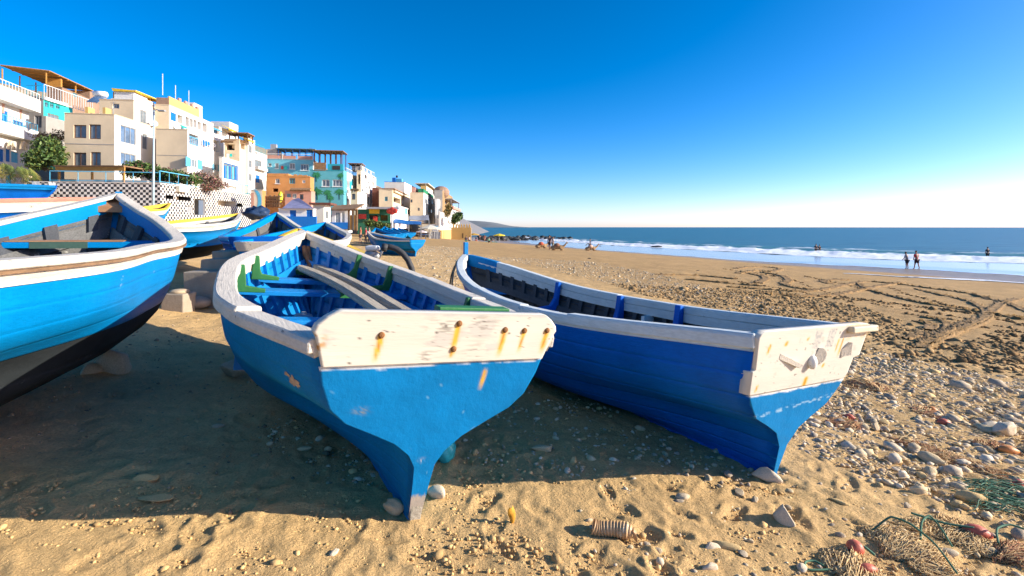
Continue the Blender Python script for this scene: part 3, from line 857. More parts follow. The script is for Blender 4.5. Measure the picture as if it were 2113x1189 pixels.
# ------------------------------------------------------------------ boat C (right)
PAL_C = dict(hull=p_blue_dk, band=p_white_shade, cap=p_white_shade, inwale=p_white_shade, inner=p_greydk, rib=p_greydk, floor=p_greydk, stringer=p_greydk)
sh3 = [5.393, .627, .832, .914, .802, .612, .332, 1.0, .905, .967, 1.296, .249]
hc = Hull(sh3, ZST3, YST3)
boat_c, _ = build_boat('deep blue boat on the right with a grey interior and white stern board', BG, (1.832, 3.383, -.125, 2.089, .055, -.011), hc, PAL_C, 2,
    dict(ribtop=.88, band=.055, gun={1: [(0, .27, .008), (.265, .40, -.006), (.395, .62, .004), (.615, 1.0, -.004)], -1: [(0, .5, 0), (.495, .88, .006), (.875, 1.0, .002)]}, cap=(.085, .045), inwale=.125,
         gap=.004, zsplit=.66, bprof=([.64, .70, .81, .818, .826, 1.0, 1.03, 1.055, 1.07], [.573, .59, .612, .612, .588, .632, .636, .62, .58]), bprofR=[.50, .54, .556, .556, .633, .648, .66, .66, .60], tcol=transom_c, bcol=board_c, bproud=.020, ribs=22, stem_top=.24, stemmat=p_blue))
for x, z in ((1.55, .62), (2.45, .62), (3.55, .64)):
    thwart(boat_c, hc, x, z, p_bluein if x > 3 else p_greydk, .2)
    knee(boat_c, hc, x, z, -1, p_blue_dk, arm=.30, wid=.075)
td = np.linspace(.86, .985, 10)
Lp = hc.pt(td, np.full(10, .60), 1, -.09); Rp = hc.pt(td, np.full(10, .60), -1, -.09)
obj('bow_deck', raw_mesh('bow_deck', np.vstack([Lp, Rp]), np.array([[i, 10 + i, 11 + i, i + 1] for i in range(9)])), p_bluein, boat_c)
# top rail piece, lug and added shade wedges on the stern board
rkc = lambda z: -.249 * z
MB().bar((rkc(1.05) - .035, -.36, 1.035), (rkc(1.05) - .035, -.70, 1.035), .05, .045).build('stern_rail', M('worn_tan_white', (0.62, 0.52, 0.36), .7, .2, 6, .3, 40, (.3, .2, .1), .2, 12), boat_c, bevel=.01)
MB().ell((rkc(.83) - .03, -.005, .83), (.030, .034, .048), 12, 8).build('rudder_lug', M('painted_lug', (0.70, 0.68, 0.62), .6, .2, 20, .5, 60, (.3, .22, .15), .3, 20), boat_c, True)
def shade_wedge(outline, depth=.03):
    # added wedge, tilted off the sun to look grey: flush on the port side, standing proud on the starboard side
    ys = [p[0] for p in outline]; a, b_ = max(ys), min(ys); n = len(outline)
    Fr = [(rkc(z) - .022 - depth * (a - y) / (a - b_), y, z) for y, z in outline]; Bk = [(rkc(z) - .018, y, z) for y, z in outline]
    Fc = [list(range(n))] + [[i, n + i, n + (i + 1) % n, (i + 1) % n] for i in range(n)]
    obj('stern_shade_wedge', raw_mesh('stern_shade_wedge', np.array(Fr + Bk), Fc), p_white, boat_c)
shade_wedge([(.37, .915), (.37, .88), (.15, .805), (.13, .825)], .028)
shade_wedge([(-.05, .925)] + [(-.06 - .055 * math.sin(t_), .865 + .06 * math.cos(t_)) for t_ in np.linspace(.15, math.pi - .15, 8)] + [(-.055, .80), (-.035, .86)], .030)
shade_wedge([(-.37, .835), (-.355, .89), (-.425, .94), (-.44, .85)], .030)
MB().box((1.98, -.88, .60), (2.02, -.70, .78), .01).build('white_paper', M('white_paper', (.75, .74, .72), .9), boat_c)
# blue painted end of the starboard gunwale by the stem
tg = np.linspace(.90, .985, 12); P, S, U = rail_frame(hc, tg, -1)
V, Fc = sweep(P, U, [(.032, -.03), (.034, .05), (-.089, .05), (-.0945, -.126)], S); V = np.array(V); V[:, 1] = np.minimum(V[:, 1], -.002)
obj('bow_rail_end', raw_mesh('bow_rail_end', V, [f[::-1] for f in Fc]), p_blue, boat_c)

# ------------------------------------------------------------------ boat A (left)
PAL_A = dict(hull=p_cyan, band=p_white, cap=p_white, inwale=p_cyan, inner=p_grey, rib=p_greydk, floor=p_greydk, stringer=p_grey, bottom=p_bottom)
sh1 = [5.111, .651, .945, .973, 1.01, .684, .274, 1.155, 1.05, 1.012, 1.405, .144]
ha = Hull(sh1)
boat_a, _ = build_boat('bright blue boat with dark grey bottom and grey inside, cut by the left edge', BG, (-3.005, 1.863, .268, 2.021, .011, .066), ha, PAL_A, 2,
    dict(ribtop=.86, ribw=.06, band=.082, bottom=[.50, .46, .45, .50, .60], cap=(.10, .045), inwale=.165, rub=p_brownwood, ribs=11, capdrop=.002))
thwart(boat_a, ha, 3.84, .925, p_cyan, .2, .06)
MB().box((3.738, -.05, .862), (3.943, .42, .929)).build('thwart_green_patch', M('dark_green_paint', (.05, .10, .075), .6, .2, 5, .3, 30, (.3, .25, .2), .2, 10), boat_a)
MB().box((3.76, -.35, .930), (3.92, .62, .936)).build('thwart_worn_top', p_orange, boat_a)
thwart(boat_a, ha, 2.6, .76, p_cyan, .2, .055)
# breasthook
tg = np.linspace(.925, .992, 8); zz = ha.sheer(tg) - .03
Lb = np.stack([ha.L * tg, ha.beam(tg) - .05, zz], -1); Lb[:, 1] = np.maximum(Lb[:, 1], .01); Rb = Lb * [1, -1, 1]
V = np.vstack([Lb, Rb, Lb - [0, 0, .07], Rb - [0, 0, .07]])
Fc = [[i, 8 + i, 9 + i, i + 1] for i in range(7)] + [[16 + i, 17 + i, 25 + i, 24 + i] for i in range(7)] + [[0, 16, 24, 8]]
obj('breasthook', raw_mesh('breasthook', V, Fc), p_orange, boat_a)
MB().tube([(4.95, .06, .98), (4.8, .10, .75), (4.55, .02, .62)], .035, 8).build('bow_strap', p_rope, boat_a, True)
MB().tube([(4.95, -.03, .98), (4.78, -.06, .72), (4.5, -.04, .45)], .035, 8).build('bow_strap', p_rope, boat_a, True)

# ------------------------------------------------------------------ boats behind
def plain_hull(L=5.1, zbow=1.30, seed=0):
    s = list(sh2); s[0] = L; s[10] = zbow
    return Hull(s)
PAL_W = dict(hull=p_cyan, band=p_white, cap=p_white, inwale=p_white, inner=p_grey, rib=p_greydk, floor=p_greydk, stringer=p_grey, bottom=p_bottom)
PAL_BL = dict(hull=p_blue, band=p_blue, cap=p_cyan, inwale=p_cyan, inner=p_grey, rib=p_greydk, floor=p_greydk, stringer=p_grey)
PAL_DB = dict(hull=p_blue_dk, band=p_blue_dk, cap=p_white, inwale=p_blue_dk, inner=p_grey, rib=p_greydk, floor=p_greydk, stringer=p_greydk)
PAL_R = dict(hull=p_blue_dk, band=p_white, cap=p_red, inwale=p_grey, inner=p_grey, rib=p_greydk, floor=p_greydk, stringer=p_grey)
PAL_Y = dict(hull=p_cyan, band=p_white, cap=p_yellow, inwale=p_yellow, inner=p_brownwood, rib=p_brownwood, floor=p_greydk, stringer=p_brownwood)
def place(label, bow_px, bow_py, Y, yaw, L, pal, opts=None, lift=0.15, pit=.04):
    """boat whose bow stands at photo column bow_px, Y metres out"""
    bx = (bow_px - CX) / F * Y
    yw = R(yaw)
    sx, sy = bx - L * math.cos(yw), Y - L * math.sin(yw)
    zg = max(float(gz(sx, sy)), float(gz((sx + bx) / 2, (sy + Y) / 2)) - .1) + lift
    want = EYE - (bow_py - HY) / F * Y
    h = plain_hull(L, max(1.0, want - zg - .05 - L * math.sin(pit)))
    o = dict(band=.11, cap=(.10, .05), inwale=.12, stem_top=.05)
    o.update(opts or {})
    return build_boat(label, BG, (sx, sy, zg, yw, 0.0, pit), h, pal, 1, o)
place('white banded boat with dark bottom behind the bow of the left boat', 498, 440, 17.0, 92, 5.2, PAL_W, dict(bottom=[.42, .40, .40, .46, .60], band=.13, gunmat={1: p_yellow}, rub=p_oldwood))
place('grey lined boat with light blue rails between two boats in the row', 572, 438, 15.5, 113, 5.0, PAL_DB, dict(gunmat={1: p_cyan, -1: p_white}, inmat={1: p_cyan, -1: p_blue_dk}, band=.10), lift=.3)  # dark blue hull paint stands in for the neighbouring boat's shade
place('deep blue boat with a yellow rail right behind the middle boat', 614, 471, 12.5, 118, 4.4, PAL_DB, dict(gunmat={1: p_yellow, -1: p_yellow}), lift=.05)
place('small boat with blue rail and white rim past the middle bow', 674, 458, 13.8, 100, 4.6, PAL_W, dict(gunmat={1: p_cyan, -1: p_white}, inmat={1: p_cyan, -1: p_blue_dk}, band=.12, bottom=[.2, .2, .2, .2, .3]), lift=.25)
place('yellow railed boat standing close to the chequered wall', 352, 419, 27, 95, 5.0, PAL_Y, dict(band=.25), lift=.3)
place('boat with faded red rail segments half hidden by the left boat', 205, 407, 12.5, 40, 5.6, PAL_R, dict(band=.26), lift=.25)
place('lone all blue boat lying aslant on the open sand', 757, 477, 33, 146, 4.6, dict(PAL_BL, cap=p_white), dict(gunmat={1: p_white, -1: p_white}, band=.05), lift=.0)
row = [(775, 470, 47), (789, 471, 51), (801, 471, 55), (811, 470, 60), (793, 467, 66), (822, 470, 70)]
names = ['nearest boat of the blue row before the parasol cafe', 'second blue boat of the row before the cafe', 'third blue boat of the row, bow to the cafe', 'fourth blue boat of the row, near the cafe tables', 'blue boat at the back of the row by the green bushes', 'last and smallest blue boat of the row by the parasols']
for (px, py, Y), nm in zip(row, names):
    place(nm, px, py, Y, 118 + 8 * math.sin(Y), 4.6, dict(PAL_BL, hull=p_cyan if Y > 50 else p_blue, cap=p_cyan), dict(ribs=5), lift=.1)
place('dark blue boat lying beside the red railed boat at far left', 118, 407, 17, 20, 5.2, dict(PAL_BL, hull=p_blue_dk, cap=p_blue), dict(), lift=.5)
# ------------------------------------------------------------------ town: materials
w_white = M('lime_white_wall', (0.66, 0.63, 0.56), 0.9, 0.08, 0.5, 0.3, 3, (0.50, 0.44, 0.36), 0.22, 0.5, bdist=0.03)
w_bright = M('fresh_white_wall', (0.70, 0.68, 0.64), 0.9, 0.05, 0.5, 0.2, 3, bdist=0.03)
w_beige = M('beige_wall', (0.66, 0.53, 0.355), 0.9, 0.10, 0.4, 0.3, 3, (0.44, 0.35, 0.26), 0.14, 0.6, bdist=0.03)  # beside white side walls, this beige stands for the front's shade
w_grey = M('grey_render_wall', (0.36, 0.33, 0.30), 0.9, 0.14, 0.5, 0.3, 3, (0.26, 0.23, 0.20), 0.2, 0.7, bdist=0.03)
w_brown = M('brown_brick_wall', (0.29, 0.185, 0.125), 0.9, 0.2, 0.6, 0.3, 3, bdist=0.03)
w_dkred = M('dark_red_wall', (0.16, 0.06, 0.04), 0.9, 0.2, 0.6, 0.3, 3)
w_cyan = M('sky_blue_wall', (0.16, 0.47, 0.58), 0.9, 0.08, 0.5, 0.2, 3, (0.30, 0.52, 0.58), 0.12, 0.8)
w_teal = M('teal_wall', (0.10, 0.38, 0.44), 0.9, 0.08, 0.5, 0.2, 3, (0.22, 0.44, 0.48), 0.10, 0.8)
w_orange = M('orange_wall', (0.52, 0.24, 0.08), 0.9, 0.2, 0.5, 0.4, 3, (0.36, 0.15, 0.06), 0.22, 0.9)
w_pink = M('faded_pink_wall', (0.52, 0.27, 0.20), 0.9, 0.15, 0.5, 0.3, 3, (0.38, 0.20, 0.14), 0.2, 0.9)
w_ochre = M('ochre_wall', (0.58, 0.37, 0.13), 0.9, 0.12, 0.3, 0.3, 2, (0.46, 0.29, 0.11), 0.18, 0.5)
w_umber = M('umber_wall', (0.30, 0.19, 0.085), 0.9, 0.14, 0.4, 0.3, 2)
c_blue = M('blue_joinery', (0.006, 0.15, 0.50), 0.5, 0.08, 3)
c_ltblue = M('light_blue_joinery', (0.10, 0.42, 0.62), 0.5, 0.08, 3)
c_tealj = M('teal_joinery', (0.02, 0.34, 0.42), 0.5, 0.08, 3)
c_turq = M('turquoise_awning', (0.03, 0.55, 0.48), 0.7, 0.08, 3)
c_white = M('white_joinery', (0.72, 0.72, 0.70), 0.5, 0.05, 3)
c_dark = M('dark_opening', (0.035, 0.032, 0.03), 0.8, 0.3, 2)
c_glass = M('window_glass', (0.16, 0.19, 0.21), 0.08, 0.2, 1.5, 0, spec=0.7)  # pane base lightened to stand in for reflected sea and sky
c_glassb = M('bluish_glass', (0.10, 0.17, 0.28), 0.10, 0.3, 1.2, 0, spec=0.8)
c_brown = M('brown_joinery', (0.11, 0.055, 0.03), 0.6, 0.2, 3)
c_orangew = M('orange_wood', (0.50, 0.24, 0.05), 0.7, 0.2, 3)
c_yellow = M('yellow_canvas', (0.72, 0.47, 0.04), 0.8, 0.1, 3)
c_roof = M('brown_reed_roof', (0.24, 0.14, 0.07), 0.95, 0.35, 4, 0.6, 20)
c_grey = M('grey_metal', (0.30, 0.31, 0.32), 0.5, 0.15, 3)
c_green = M('green_paint', (0.02, 0.20, 0.09), 0.6, 0.15, 3)
c_redp = M('red_paint', (0.55, 0.05, 0.03), 0.6, 0.15, 3)
c_navy = M('navy_tarpaulin', (0.006, 0.12, 0.36), 0.6, 0.2, 2, 0.4, 6)
c_cream = M('cream_canvas', (0.62, 0.58, 0.47), 0.9, 0.08, 2)
c_greyc = M('grey_canvas', (0.30, 0.31, 0.34), 0.9, 0.12, 2)
c_mural = M('palm_mural_green', (0.03, 0.22, 0.09), 0.9, 0.3, 3)

class Face:
    """a wall plane: 'L' faces the beach path (towards -Y), 'R' runs away from its near corner and faces the sea"""
    def __init__(s, kind, Xc, Yc, kx, kl=0.0): s.k = kind; s.X = Xc; s.Y = Yc; s.kx = kx; s.len = math.hypot(kx, 1); s.kl = kl; s.ll = math.hypot(kl, 1)
    def u(s, px):
        a = (px - CX) / F
        if s.k == 'L': return (a * s.Y - s.X) / (1 - a * s.kl) * s.ll
        return (a * s.Y - s.X) / (s.kx - a) * s.len
    def depth(s, u): return s.Y + u * s.kl / s.ll if s.k == 'L' else s.Y + u / s.len
    def z(s, u, py): return EYE - (py - HY) / F * s.depth(u)
    def w(s, u, z, out=0.0):
        if s.k == 'L': return (s.X + u / s.ll + out * s.kl / s.ll, s.Y + u * s.kl / s.ll - out / s.ll, z)
        return (s.X + s.kx * u / s.len + out / s.len, s.Y + u / s.len - out * s.kx / s.len, z)
    def rect(s, r):
        x0, y0, x1, y1 = r; u0, u1 = sorted((s.u(x0), s.u(x1))); um = (u0 + u1) / 2
        return u0, u1, s.z(um, y1), s.z(um, y0)

def face_wall(f, u0, u1, z0, z1, holes, V, Fc, uv, rev=0.16):
    us = sorted(set([u0, u1] + [a for h in holes for a in h[:2]])); zs = sorted(set([z0, z1] + [a for h in holes for a in h[2:4]]))
    us = [u for u in us if u0 - 1e-6 <= u <= u1 + 1e-6]; zs = [z for z in zs if z0 - 1e-6 <= z <= z1 + 1e-6]
    def quad(pts, uvs):
        n = len(V); V.extend(pts); Fc.append([n, n + 1, n + 2, n + 3]); uv.extend(uvs)
    for a, b in zip(us[:-1], us[1:]):
        for c, d in zip(zs[:-1], zs[1:]):
            mu, mz = (a + b) / 2, (c + d) / 2
            if any(h[0] < mu < h[1] and h[2] < mz < h[3] for h in holes): continue
            quad([f.w(a, c), f.w(b, c), f.w(b, d), f.w(a, d)], [(a, c), (b, c), (b, d), (a, d)])
    for h in holes:
        a, b, c, d = h[:4]; e = -(h[4] if len(h) > 4 else rev)
        quad([f.w(a, c), f.w(b, c), f.w(b, c, e), f.w(a, c, e)], [(a, c)] * 4)
        quad([f.w(a, d, e), f.w(b, d, e), f.w(b, d), f.w(a, d)], [(a, c)] * 4)
        quad([f.w(a, c), f.w(a, c, e), f.w(a, d, e), f.w(a, d)], [(a, c)] * 4)
        quad([f.w(b, c, e), f.w(b, c), f.w(b, d), f.w(b, d, e)], [(a, c)] * 4)
def fbox(f, u0, u1, z0, z1, o0, o1, mb):
    a = [f.w(u, z, o) for z in (z0, z1) for u, o in ((u0, o1), (u1, o1), (u1, o0), (u0, o0))]
    mb.add(a, [(0, 3, 2, 1), (4, 5, 6, 7), (0, 1, 5, 4), (1, 2, 6, 5), (2, 3, 7, 6), (3, 0, 4, 7)]); return mb

class House:
    def __init__(s, label, Y, x0, xc, x1, yt, yb, wall, kx=-0.09, wallR=None, cat='house', name='house', roof=None, holes=(), group=None, kl=.15):
        """px of left end, near corner and far end; py of top and foot at the corner"""
        s.Xc = (xc - CX) / F * Y; s.Y = Y
        s.zt = EYE - (yt - HY) / F * Y; s.zb = EYE - (yb - HY) / F * Y
        s.L = Face('L', s.Xc, Y, kx, kl); s.Rf = Face('R', s.Xc, Y, kx)
        s.uL = s.L.u(x0); s.uR = s.Rf.u(x1) if x1 > xc else 3.0
        s.off = (s.Xc, Y, s.zb)
        s.root = thing(name, label, cat, s.off, group)
        s.specs = list(holes)
        fl = {'L': s.L, 'R': s.Rf}
        hol = {'L': [], 'R': []}
        pend = []
        for k, (fc, r, kind) in enumerate(s.specs):
            f = fl[fc]; u0, u1, z0, z1 = f.rect(r)
            lo, hi = (s.uL, 0) if fc == 'L' else (0, s.uR)
            u0 = max(u0, lo + .05); u1 = min(u1, hi - .05)
            z0 = max(z0, s.zb + .05); z1 = min(z1, s.zt - .05)
            if u1 - u0 < .15 or z1 - z0 < .15: continue
            dp = {'o': 1.2, 'd': .12, 'n': .10}.get(kind[0], .16)
            rects = hol[fc]
            if any(not (u1 <= q[0] or u0 >= q[1] or z1 <= q[2] or z0 >= q[3]) for q in rects): continue
            rects.append((u0, u1, z0, z1, dp)); pend.append((f, u0, u1, z0, z1, dp, kind))
        V, Fc, uv = [], [], []
        face_wall(s.L, s.uL, 0, s.zb - 1.0, s.zt, hol['L'], V, Fc, uv)
        nL = len(Fc)
        face_wall(s.Rf, 0, s.uR, s.zb - 1.0, s.zt, hol['R'], V, Fc, uv)
        nR = len(Fc)
        e = s.Rf.w(s.uR, 0); a = s.L.w(s.uL, 0)
        bk = [(e[0], e[1]), (a[0] + e[0] - s.Xc, a[1] + e[1] - s.Y), (a[0], a[1])]
        zb, zt = s.zb - 1.0, s.zt
        for (p, q) in ((bk[0], bk[1]), (bk[1], bk[2])):
            n = len(V); V += [(p[0], p[1], zb), (q[0], q[1], zb), (q[0], q[1], zt), (p[0], p[1], zt)]; Fc.append([n, n + 1, n + 2, n + 3]); uv += [(0, 0)] * 4
        n = len(V); rz = zt - .35
        V += [(a[0], a[1], rz), (s.Xc, s.Y, rz), (e[0], e[1], rz), (bk[1][0], bk[1][1], rz)]; Fc.append([n, n + 1, n + 2, n + 3]); uv += [(0, 0)] * 4
        me = raw_mesh('wall', np.array(V) - np.array(s.off), Fc)
        ul = me.uv_layers.new(name='wall')
        co = np.array(uv, np.float32)
        li = np.empty(len(me.loops), np.int32); me.loops.foreach_get('vertex_index', li)
        ul.data.foreach_set('uv', co[li].ravel())
        s.wall = obj('wall', me, wall, s.root)
        if wallR is not None:
            me.materials.append(wallR)
            mi = np.zeros(len(me.polygons), np.int32); mi[nL:nR] = 1
            me.polygons.foreach_set('material_index', mi)
        # coping
        mb = MB()
        fbox(s.L, s.uL - .03, .05, s.zt + .002, s.zt + .07, -.16, .05, mb); fbox(s.Rf, .055, s.uR, s.zt + .002, s.zt + .07, -.16, .05, mb)
        mb.build('coping', roof or wall, s.root, off=s.off)
        for p in pend: s.window(*p)
    def part(s, mb, name, mat, bevel=0): return mb.build(name, mat, s.root, off=s.off, bevel=bevel)
    def window(s, f, u0, u1, z0, z1, dp, kind):
        k = kind[0]; sub = kind[1:]
        frame = {'w': c_white, 'g': c_grey, 'b': c_blue, 't': c_tealj, 'k': c_brown, 'l': c_ltblue, 'y': c_orangew}.get(sub[:1] or 'w', c_white)
        if k in 'wn':      # framed window with glass
            mb = MB(); t = min(.09, (u1 - u0) * .12); o0, o1 = -dp + .02, -dp + .07
            fbox(f, u0, u0 + t, z0, z1, o0, o1, mb); fbox(f, u1 - t, u1, z0, z1, o0, o1, mb); fbox(f, u0 + t, u1 - t, z0, z0 + t, o0, o1, mb); fbox(f, u0 + t, u1 - t, z1 - t, z1, o0, o1, mb)
            nb = 2 if (u1 - u0) > 1.3 else 1
            for q in range(1, nb + 1):
                uc = u0 + (u1 - u0) * q / (nb + 1); fbox(f, uc - t * .35, uc + t * .35, z0 + t, z1 - t, o0, o1, mb)
            fr = mb.build('window', frame, s.root, off=s.off)
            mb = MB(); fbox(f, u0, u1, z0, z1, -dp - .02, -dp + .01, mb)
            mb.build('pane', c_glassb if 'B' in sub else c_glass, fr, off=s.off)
            if 'S' in sub:   # shutters open on both sides
                w = (u1 - u0) * .55
                for a, b in ((u0 - w, u0 - .02), (u1 + .02, u1 + w)):
                    mb = MB(); fbox(f, a, b, z0 - .03, z1 + .03, .005, .05, mb); mb.build('shutter', c_ltblue if 'T' not in sub else c_tealj, s.root, off=s.off)
            if 'Z' in sub:
                mb = MB(); fbox(f, u0 - .08, u1 + .08, z0 - .09, z0 - .003, -.02, .09, mb); mb.build('sill', c_white, s.root, off=s.off)
        elif k == 'd':     # solid door or closed shutter
            mb = MB(); fbox(f, u0, u1, z0, z1, -dp - .02, -dp + .03, mb); d = mb.build('door' if z0 < s.zb + 1 else 'shutter', frame, s.root, off=s.off)
            mb = MB(); n = 3
            for q in range(n):
                a = u0 + (u1 - u0) * (q + .12) / n; b = u0 + (u1 - u0) * (q + .88) / n
                fbox(f, a, b, z0 + .08, z1 - .08, -dp + .03, -dp + .055, mb)
            mb.build('panel', frame, d, off=s.off)
        elif k == 'o':     # deep open bay with a back wall and something in it
            mb = MB(); fbox(f, u0, u1, z0, z1, -dp - .05, -dp, mb)
            mb.build('bay_back', {'k': c_dark, 'y': c_orangew, 'n': w_brown, 'b': c_blue, 'w': w_white, 'e': w_beige}.get(sub[:1] or 'k', c_dark), s.root, off=s.off)
            if 'R' in sub: s.rail(f, u0, u1, z0, z0 + .9, c_white if 'b' not in sub[1:] else c_ltblue, -.05)
    def slab(s, fc, r, o0, o1, name, mat, bevel=0):
        f = s.L if fc == 'L' else s.Rf; u0, u1, z0, z1 = f.rect(r)
        mb = MB(); fbox(f, u0, u1, z0, z1, o0, o1, mb); return s.part(mb, name, mat, bevel)
    def rail(s, f, u0, u1, z0, z1, mat, out=0.0, step=.35, name='railing'):
        mb = MB(); n = max(2, int((u1 - u0) / step))
        for k in range(n + 1):
            u = u0 + (u1 - u0) * k / n; fbox(f, u - .02, u + .02, z0, z1 - .02, out - .02, out + .02, mb)
        fbox(f, u0, u1, z1 - .02, z1 + .05, out - .035, out + .035, mb)
        fbox(f, u0, u1, z0 + .08, z0 + .12, out - .025, out + .025, mb)
        return s.part(mb, name, mat)
    def roofrail(s, fc, a, b, h=.9, mat=None, out=-.1, step=.35, solid=False):
        f = s.L if fc == 'L' else s.Rf; u0, u1 = sorted((f.u(a), f.u(b)))
        if solid:
            mb = MB(); fbox(f, u0, u1, s.zt + .075, s.zt + h, out - .1, out + .05, mb); return s.part(mb, 'parapet', mat)
        return s.rail(f, u0, u1, s.zt + .075, s.zt + h, mat or c_white, out, step, 'balustrade')
    def pergola(s, a, b, h, depth=3.0, fc='L', mat=None, roofm=None, n=4, tilt=0.0, rise=0.0):
        """posts with a flat reed or cloth roof above the wall top, from px a to b"""
        f = s.L if fc == 'L' else s.Rf; u0, u1 = sorted((f.u(a), f.u(b)))
        z0 = s.zt - .3 + rise; z1 = s.zt + h + rise
        mat = mat or c_orangew
        for k in range(n):
            u = u0 + .1 + (u1 - u0 - .2) * k / (n - 1)
            for o in (-.35, -depth + .1):
                mb = MB(); fbox(f, u - .07, u + .07, z0, z1, o - .07, o + .07, mb); s.part(mb, 'post', mat)
        mb = MB()
        P = [f.w(u0 - .2, z1, .25), f.w(u1 + .2, z1, .25), f.w(u1 + .2, z1 + tilt, -depth), f.w(u0 - .2, z1 + tilt, -depth)]
        mb.add(P + [(p[0], p[1], p[2] + .13) for p in P], [(3, 2, 1, 0), (4, 5, 6, 7), (0, 1, 5, 4), (1, 2, 6, 5), (2, 3, 7, 6), (3, 0, 4, 7)])
        s.part(mb, 'pergola_roof', roofm or c_roof)
        mb = MB()
        for k in range(6):
            u = u0 + (u1 - u0) * k / 5; mb.bar(f.w(u, z1 - .06, .2), f.w(u, z1 - .06 + tilt, -depth), .09, .1)
        s.part(mb, 'beams', mat)

def dish(h, fc, px, py, r=.35):
    f = h.L if fc == 'L' else h.Rf; u = f.u(px); z = f.z(u, py)
    c0 = Vector(f.w(u, z, .35)); ax = Vector((.75, -.55, .35)).normalized(); q = ax.to_track_quat('Z', 'Y').to_matrix()
    mb = MB(); n = 12; V = [c0 - ax * .1] + [c0 + q @ Vector((r * .6 * math.cos(2 * math.pi * k / n), r * .6 * math.sin(2 * math.pi * k / n), -.06)) for k in range(n)] + [c0 + q @ Vector((r * math.cos(2 * math.pi * k / n), r * math.sin(2 * math.pi * k / n), .06)) for k in range(n)]
    mb.add(V, [(0, 1 + k, 1 + (k + 1) % n) for k in range(n)] + [(1 + k, 1 + n + k, 1 + n + (k + 1) % n, 1 + (k + 1) % n) for k in range(n)]); h.part(mb, 'satellite_dish', c_white)
    mb = MB(); mb.bar(f.w(u, z - .5, .0), c0, .05); mb.bar(c0, c0 + ax * .45, .04); h.part(mb, 'dish_arm', c_grey)
def aerial(h, px, hgt):
    f = h.Rf; u = f.u(px); mb = MB(); a = Vector(f.w(u, h.zt, -.8)); mb.bar(a, a + Vector((0, 0, hgt)), .05)
    for k in range(4): mb.bar(a + Vector((-.35 + .05 * k, 0, hgt - .12 * k)), a + Vector((.35 - .05 * k, 0, hgt - .12 * k)), .025)
    h.part(mb, 'aerial', c_grey)
def laundry(h, fc, x0, x1, py, seed):
    f = h.L if fc == 'L' else h.Rf; r = random.Random(seed); u0, u1 = sorted((f.u(x0), f.u(x1))); z = f.z((u0 + u1) / 2, py)
    mb = MB(); mb.bar(f.w(u0, z, .35), f.w(u1, z, .35), .02); mb.bar(f.w(u0, z, 0), f.w(u0, z, .36), .03); mb.bar(f.w(u1, z, 0), f.w(u1, z, .36), .03); h.part(mb, 'clothes_line', c_grey)
    u = u0 + .1
    while u < u1 - .4:
        w_ = r.uniform(.3, .6); mb = MB(); fbox(f, u, min(u + w_, u1), z - r.uniform(.4, .8), z - .02, .33, .37, mb); h.part(mb, 'laundry', r.choice([c_blue, c_white, c_redp, c_cream, c_turq, c_navy])); u += w_ + r.uniform(.05, .2)
def canopy(h, fc, r, out, mat, drop=.35, name='awning'):
    """sloping cloth over a window or terrace"""
    f = h.L if fc == 'L' else h.Rf; u0, u1, z0, z1 = f.rect(r)
    P = [f.w(u0, z1, .02), f.w(u1, z1, .02), f.w(u1, z1 - drop, out), f.w(u0, z1 - drop, out)]
    mb = MB().add(P + [(p[0], p[1], p[2] - .05) for p in P] + [(P[2][0], P[2][1], P[2][2] - .25), (P[3][0], P[3][1], P[3][2] - .25)],
                  [(0, 1, 2, 3), (7, 6, 5, 4), (0, 4, 5, 1), (1, 5, 6, 2), (3, 7, 4, 0), (3, 2, 8, 9), (6, 7, 9, 8)])
    return h.part(mb, name, mat)
GH = 'houses stacked along the seafront'

# ---- left edge: white balconied house
h = House('white house with stacked balconies and blue doors at the left edge', 46, -260, -120, 60, 140, 345, w_bright, -.30, group=GH, holes=[
    ('R', (4, 229, 17, 262), 'db'), ('R', (26, 250, 48, 266), 'wb'), ('R', (-2, 308, 8, 334), 'db'), ('R', (12, 307, 21, 334), 'db'), ('R', (23, 314, 38, 336), 'dl'), ('R', (-60, 229, -40, 262), 'db')])
f = h.Rf; uR = h.uR
for (y0, y1, o, m_) in ((186, 222, 1.1, w_bright), (252, 286, .9, w_bright)):
    u0, u1, z0, z1 = f.rect((-110, y0, 60, y1)); um = f.u(30)
    z1 = f.z(um, y0 + 10); z0 = f.z(um, y1)
    mb = MB(); fbox(f, u0, uR + .1, z0, z1, .005, o, mb); h.part(mb, 'balcony', m_, .05)
    h.rail(f, u0, uR, z1, z1 + .75, c_ltblue if y0 > 200 else c_white, o - .1, .5)
for px in (6, 42): 
    u = f.u(px); mb = MB(); fbox(f, u - .12, u + .12, h.zt - 2.5, h.zt + .1, -.02, .08, mb); h.part(mb, 'pillar', w_pink)
u0, u1 = f.u(-60), uR
mb = MB(); fbox(f, u0, u1 + 1.0, h.zt + .1, h.zt + .35, -4, .6, mb); h.part(mb, 'terrace_roof', c_roof)
mb = MB(); 
for px in (12, 38):
    u = f.u(px); z = f.z(u, 300)
    mb = MB(); mb.tube([f.w(u + .4 * math.cos(a), z + .9 * math.sin(a) - .5, .5) for a in np.linspace(0, math.pi, 8)], .18, 6); h.part(mb, 'arch_trim', w_beige)

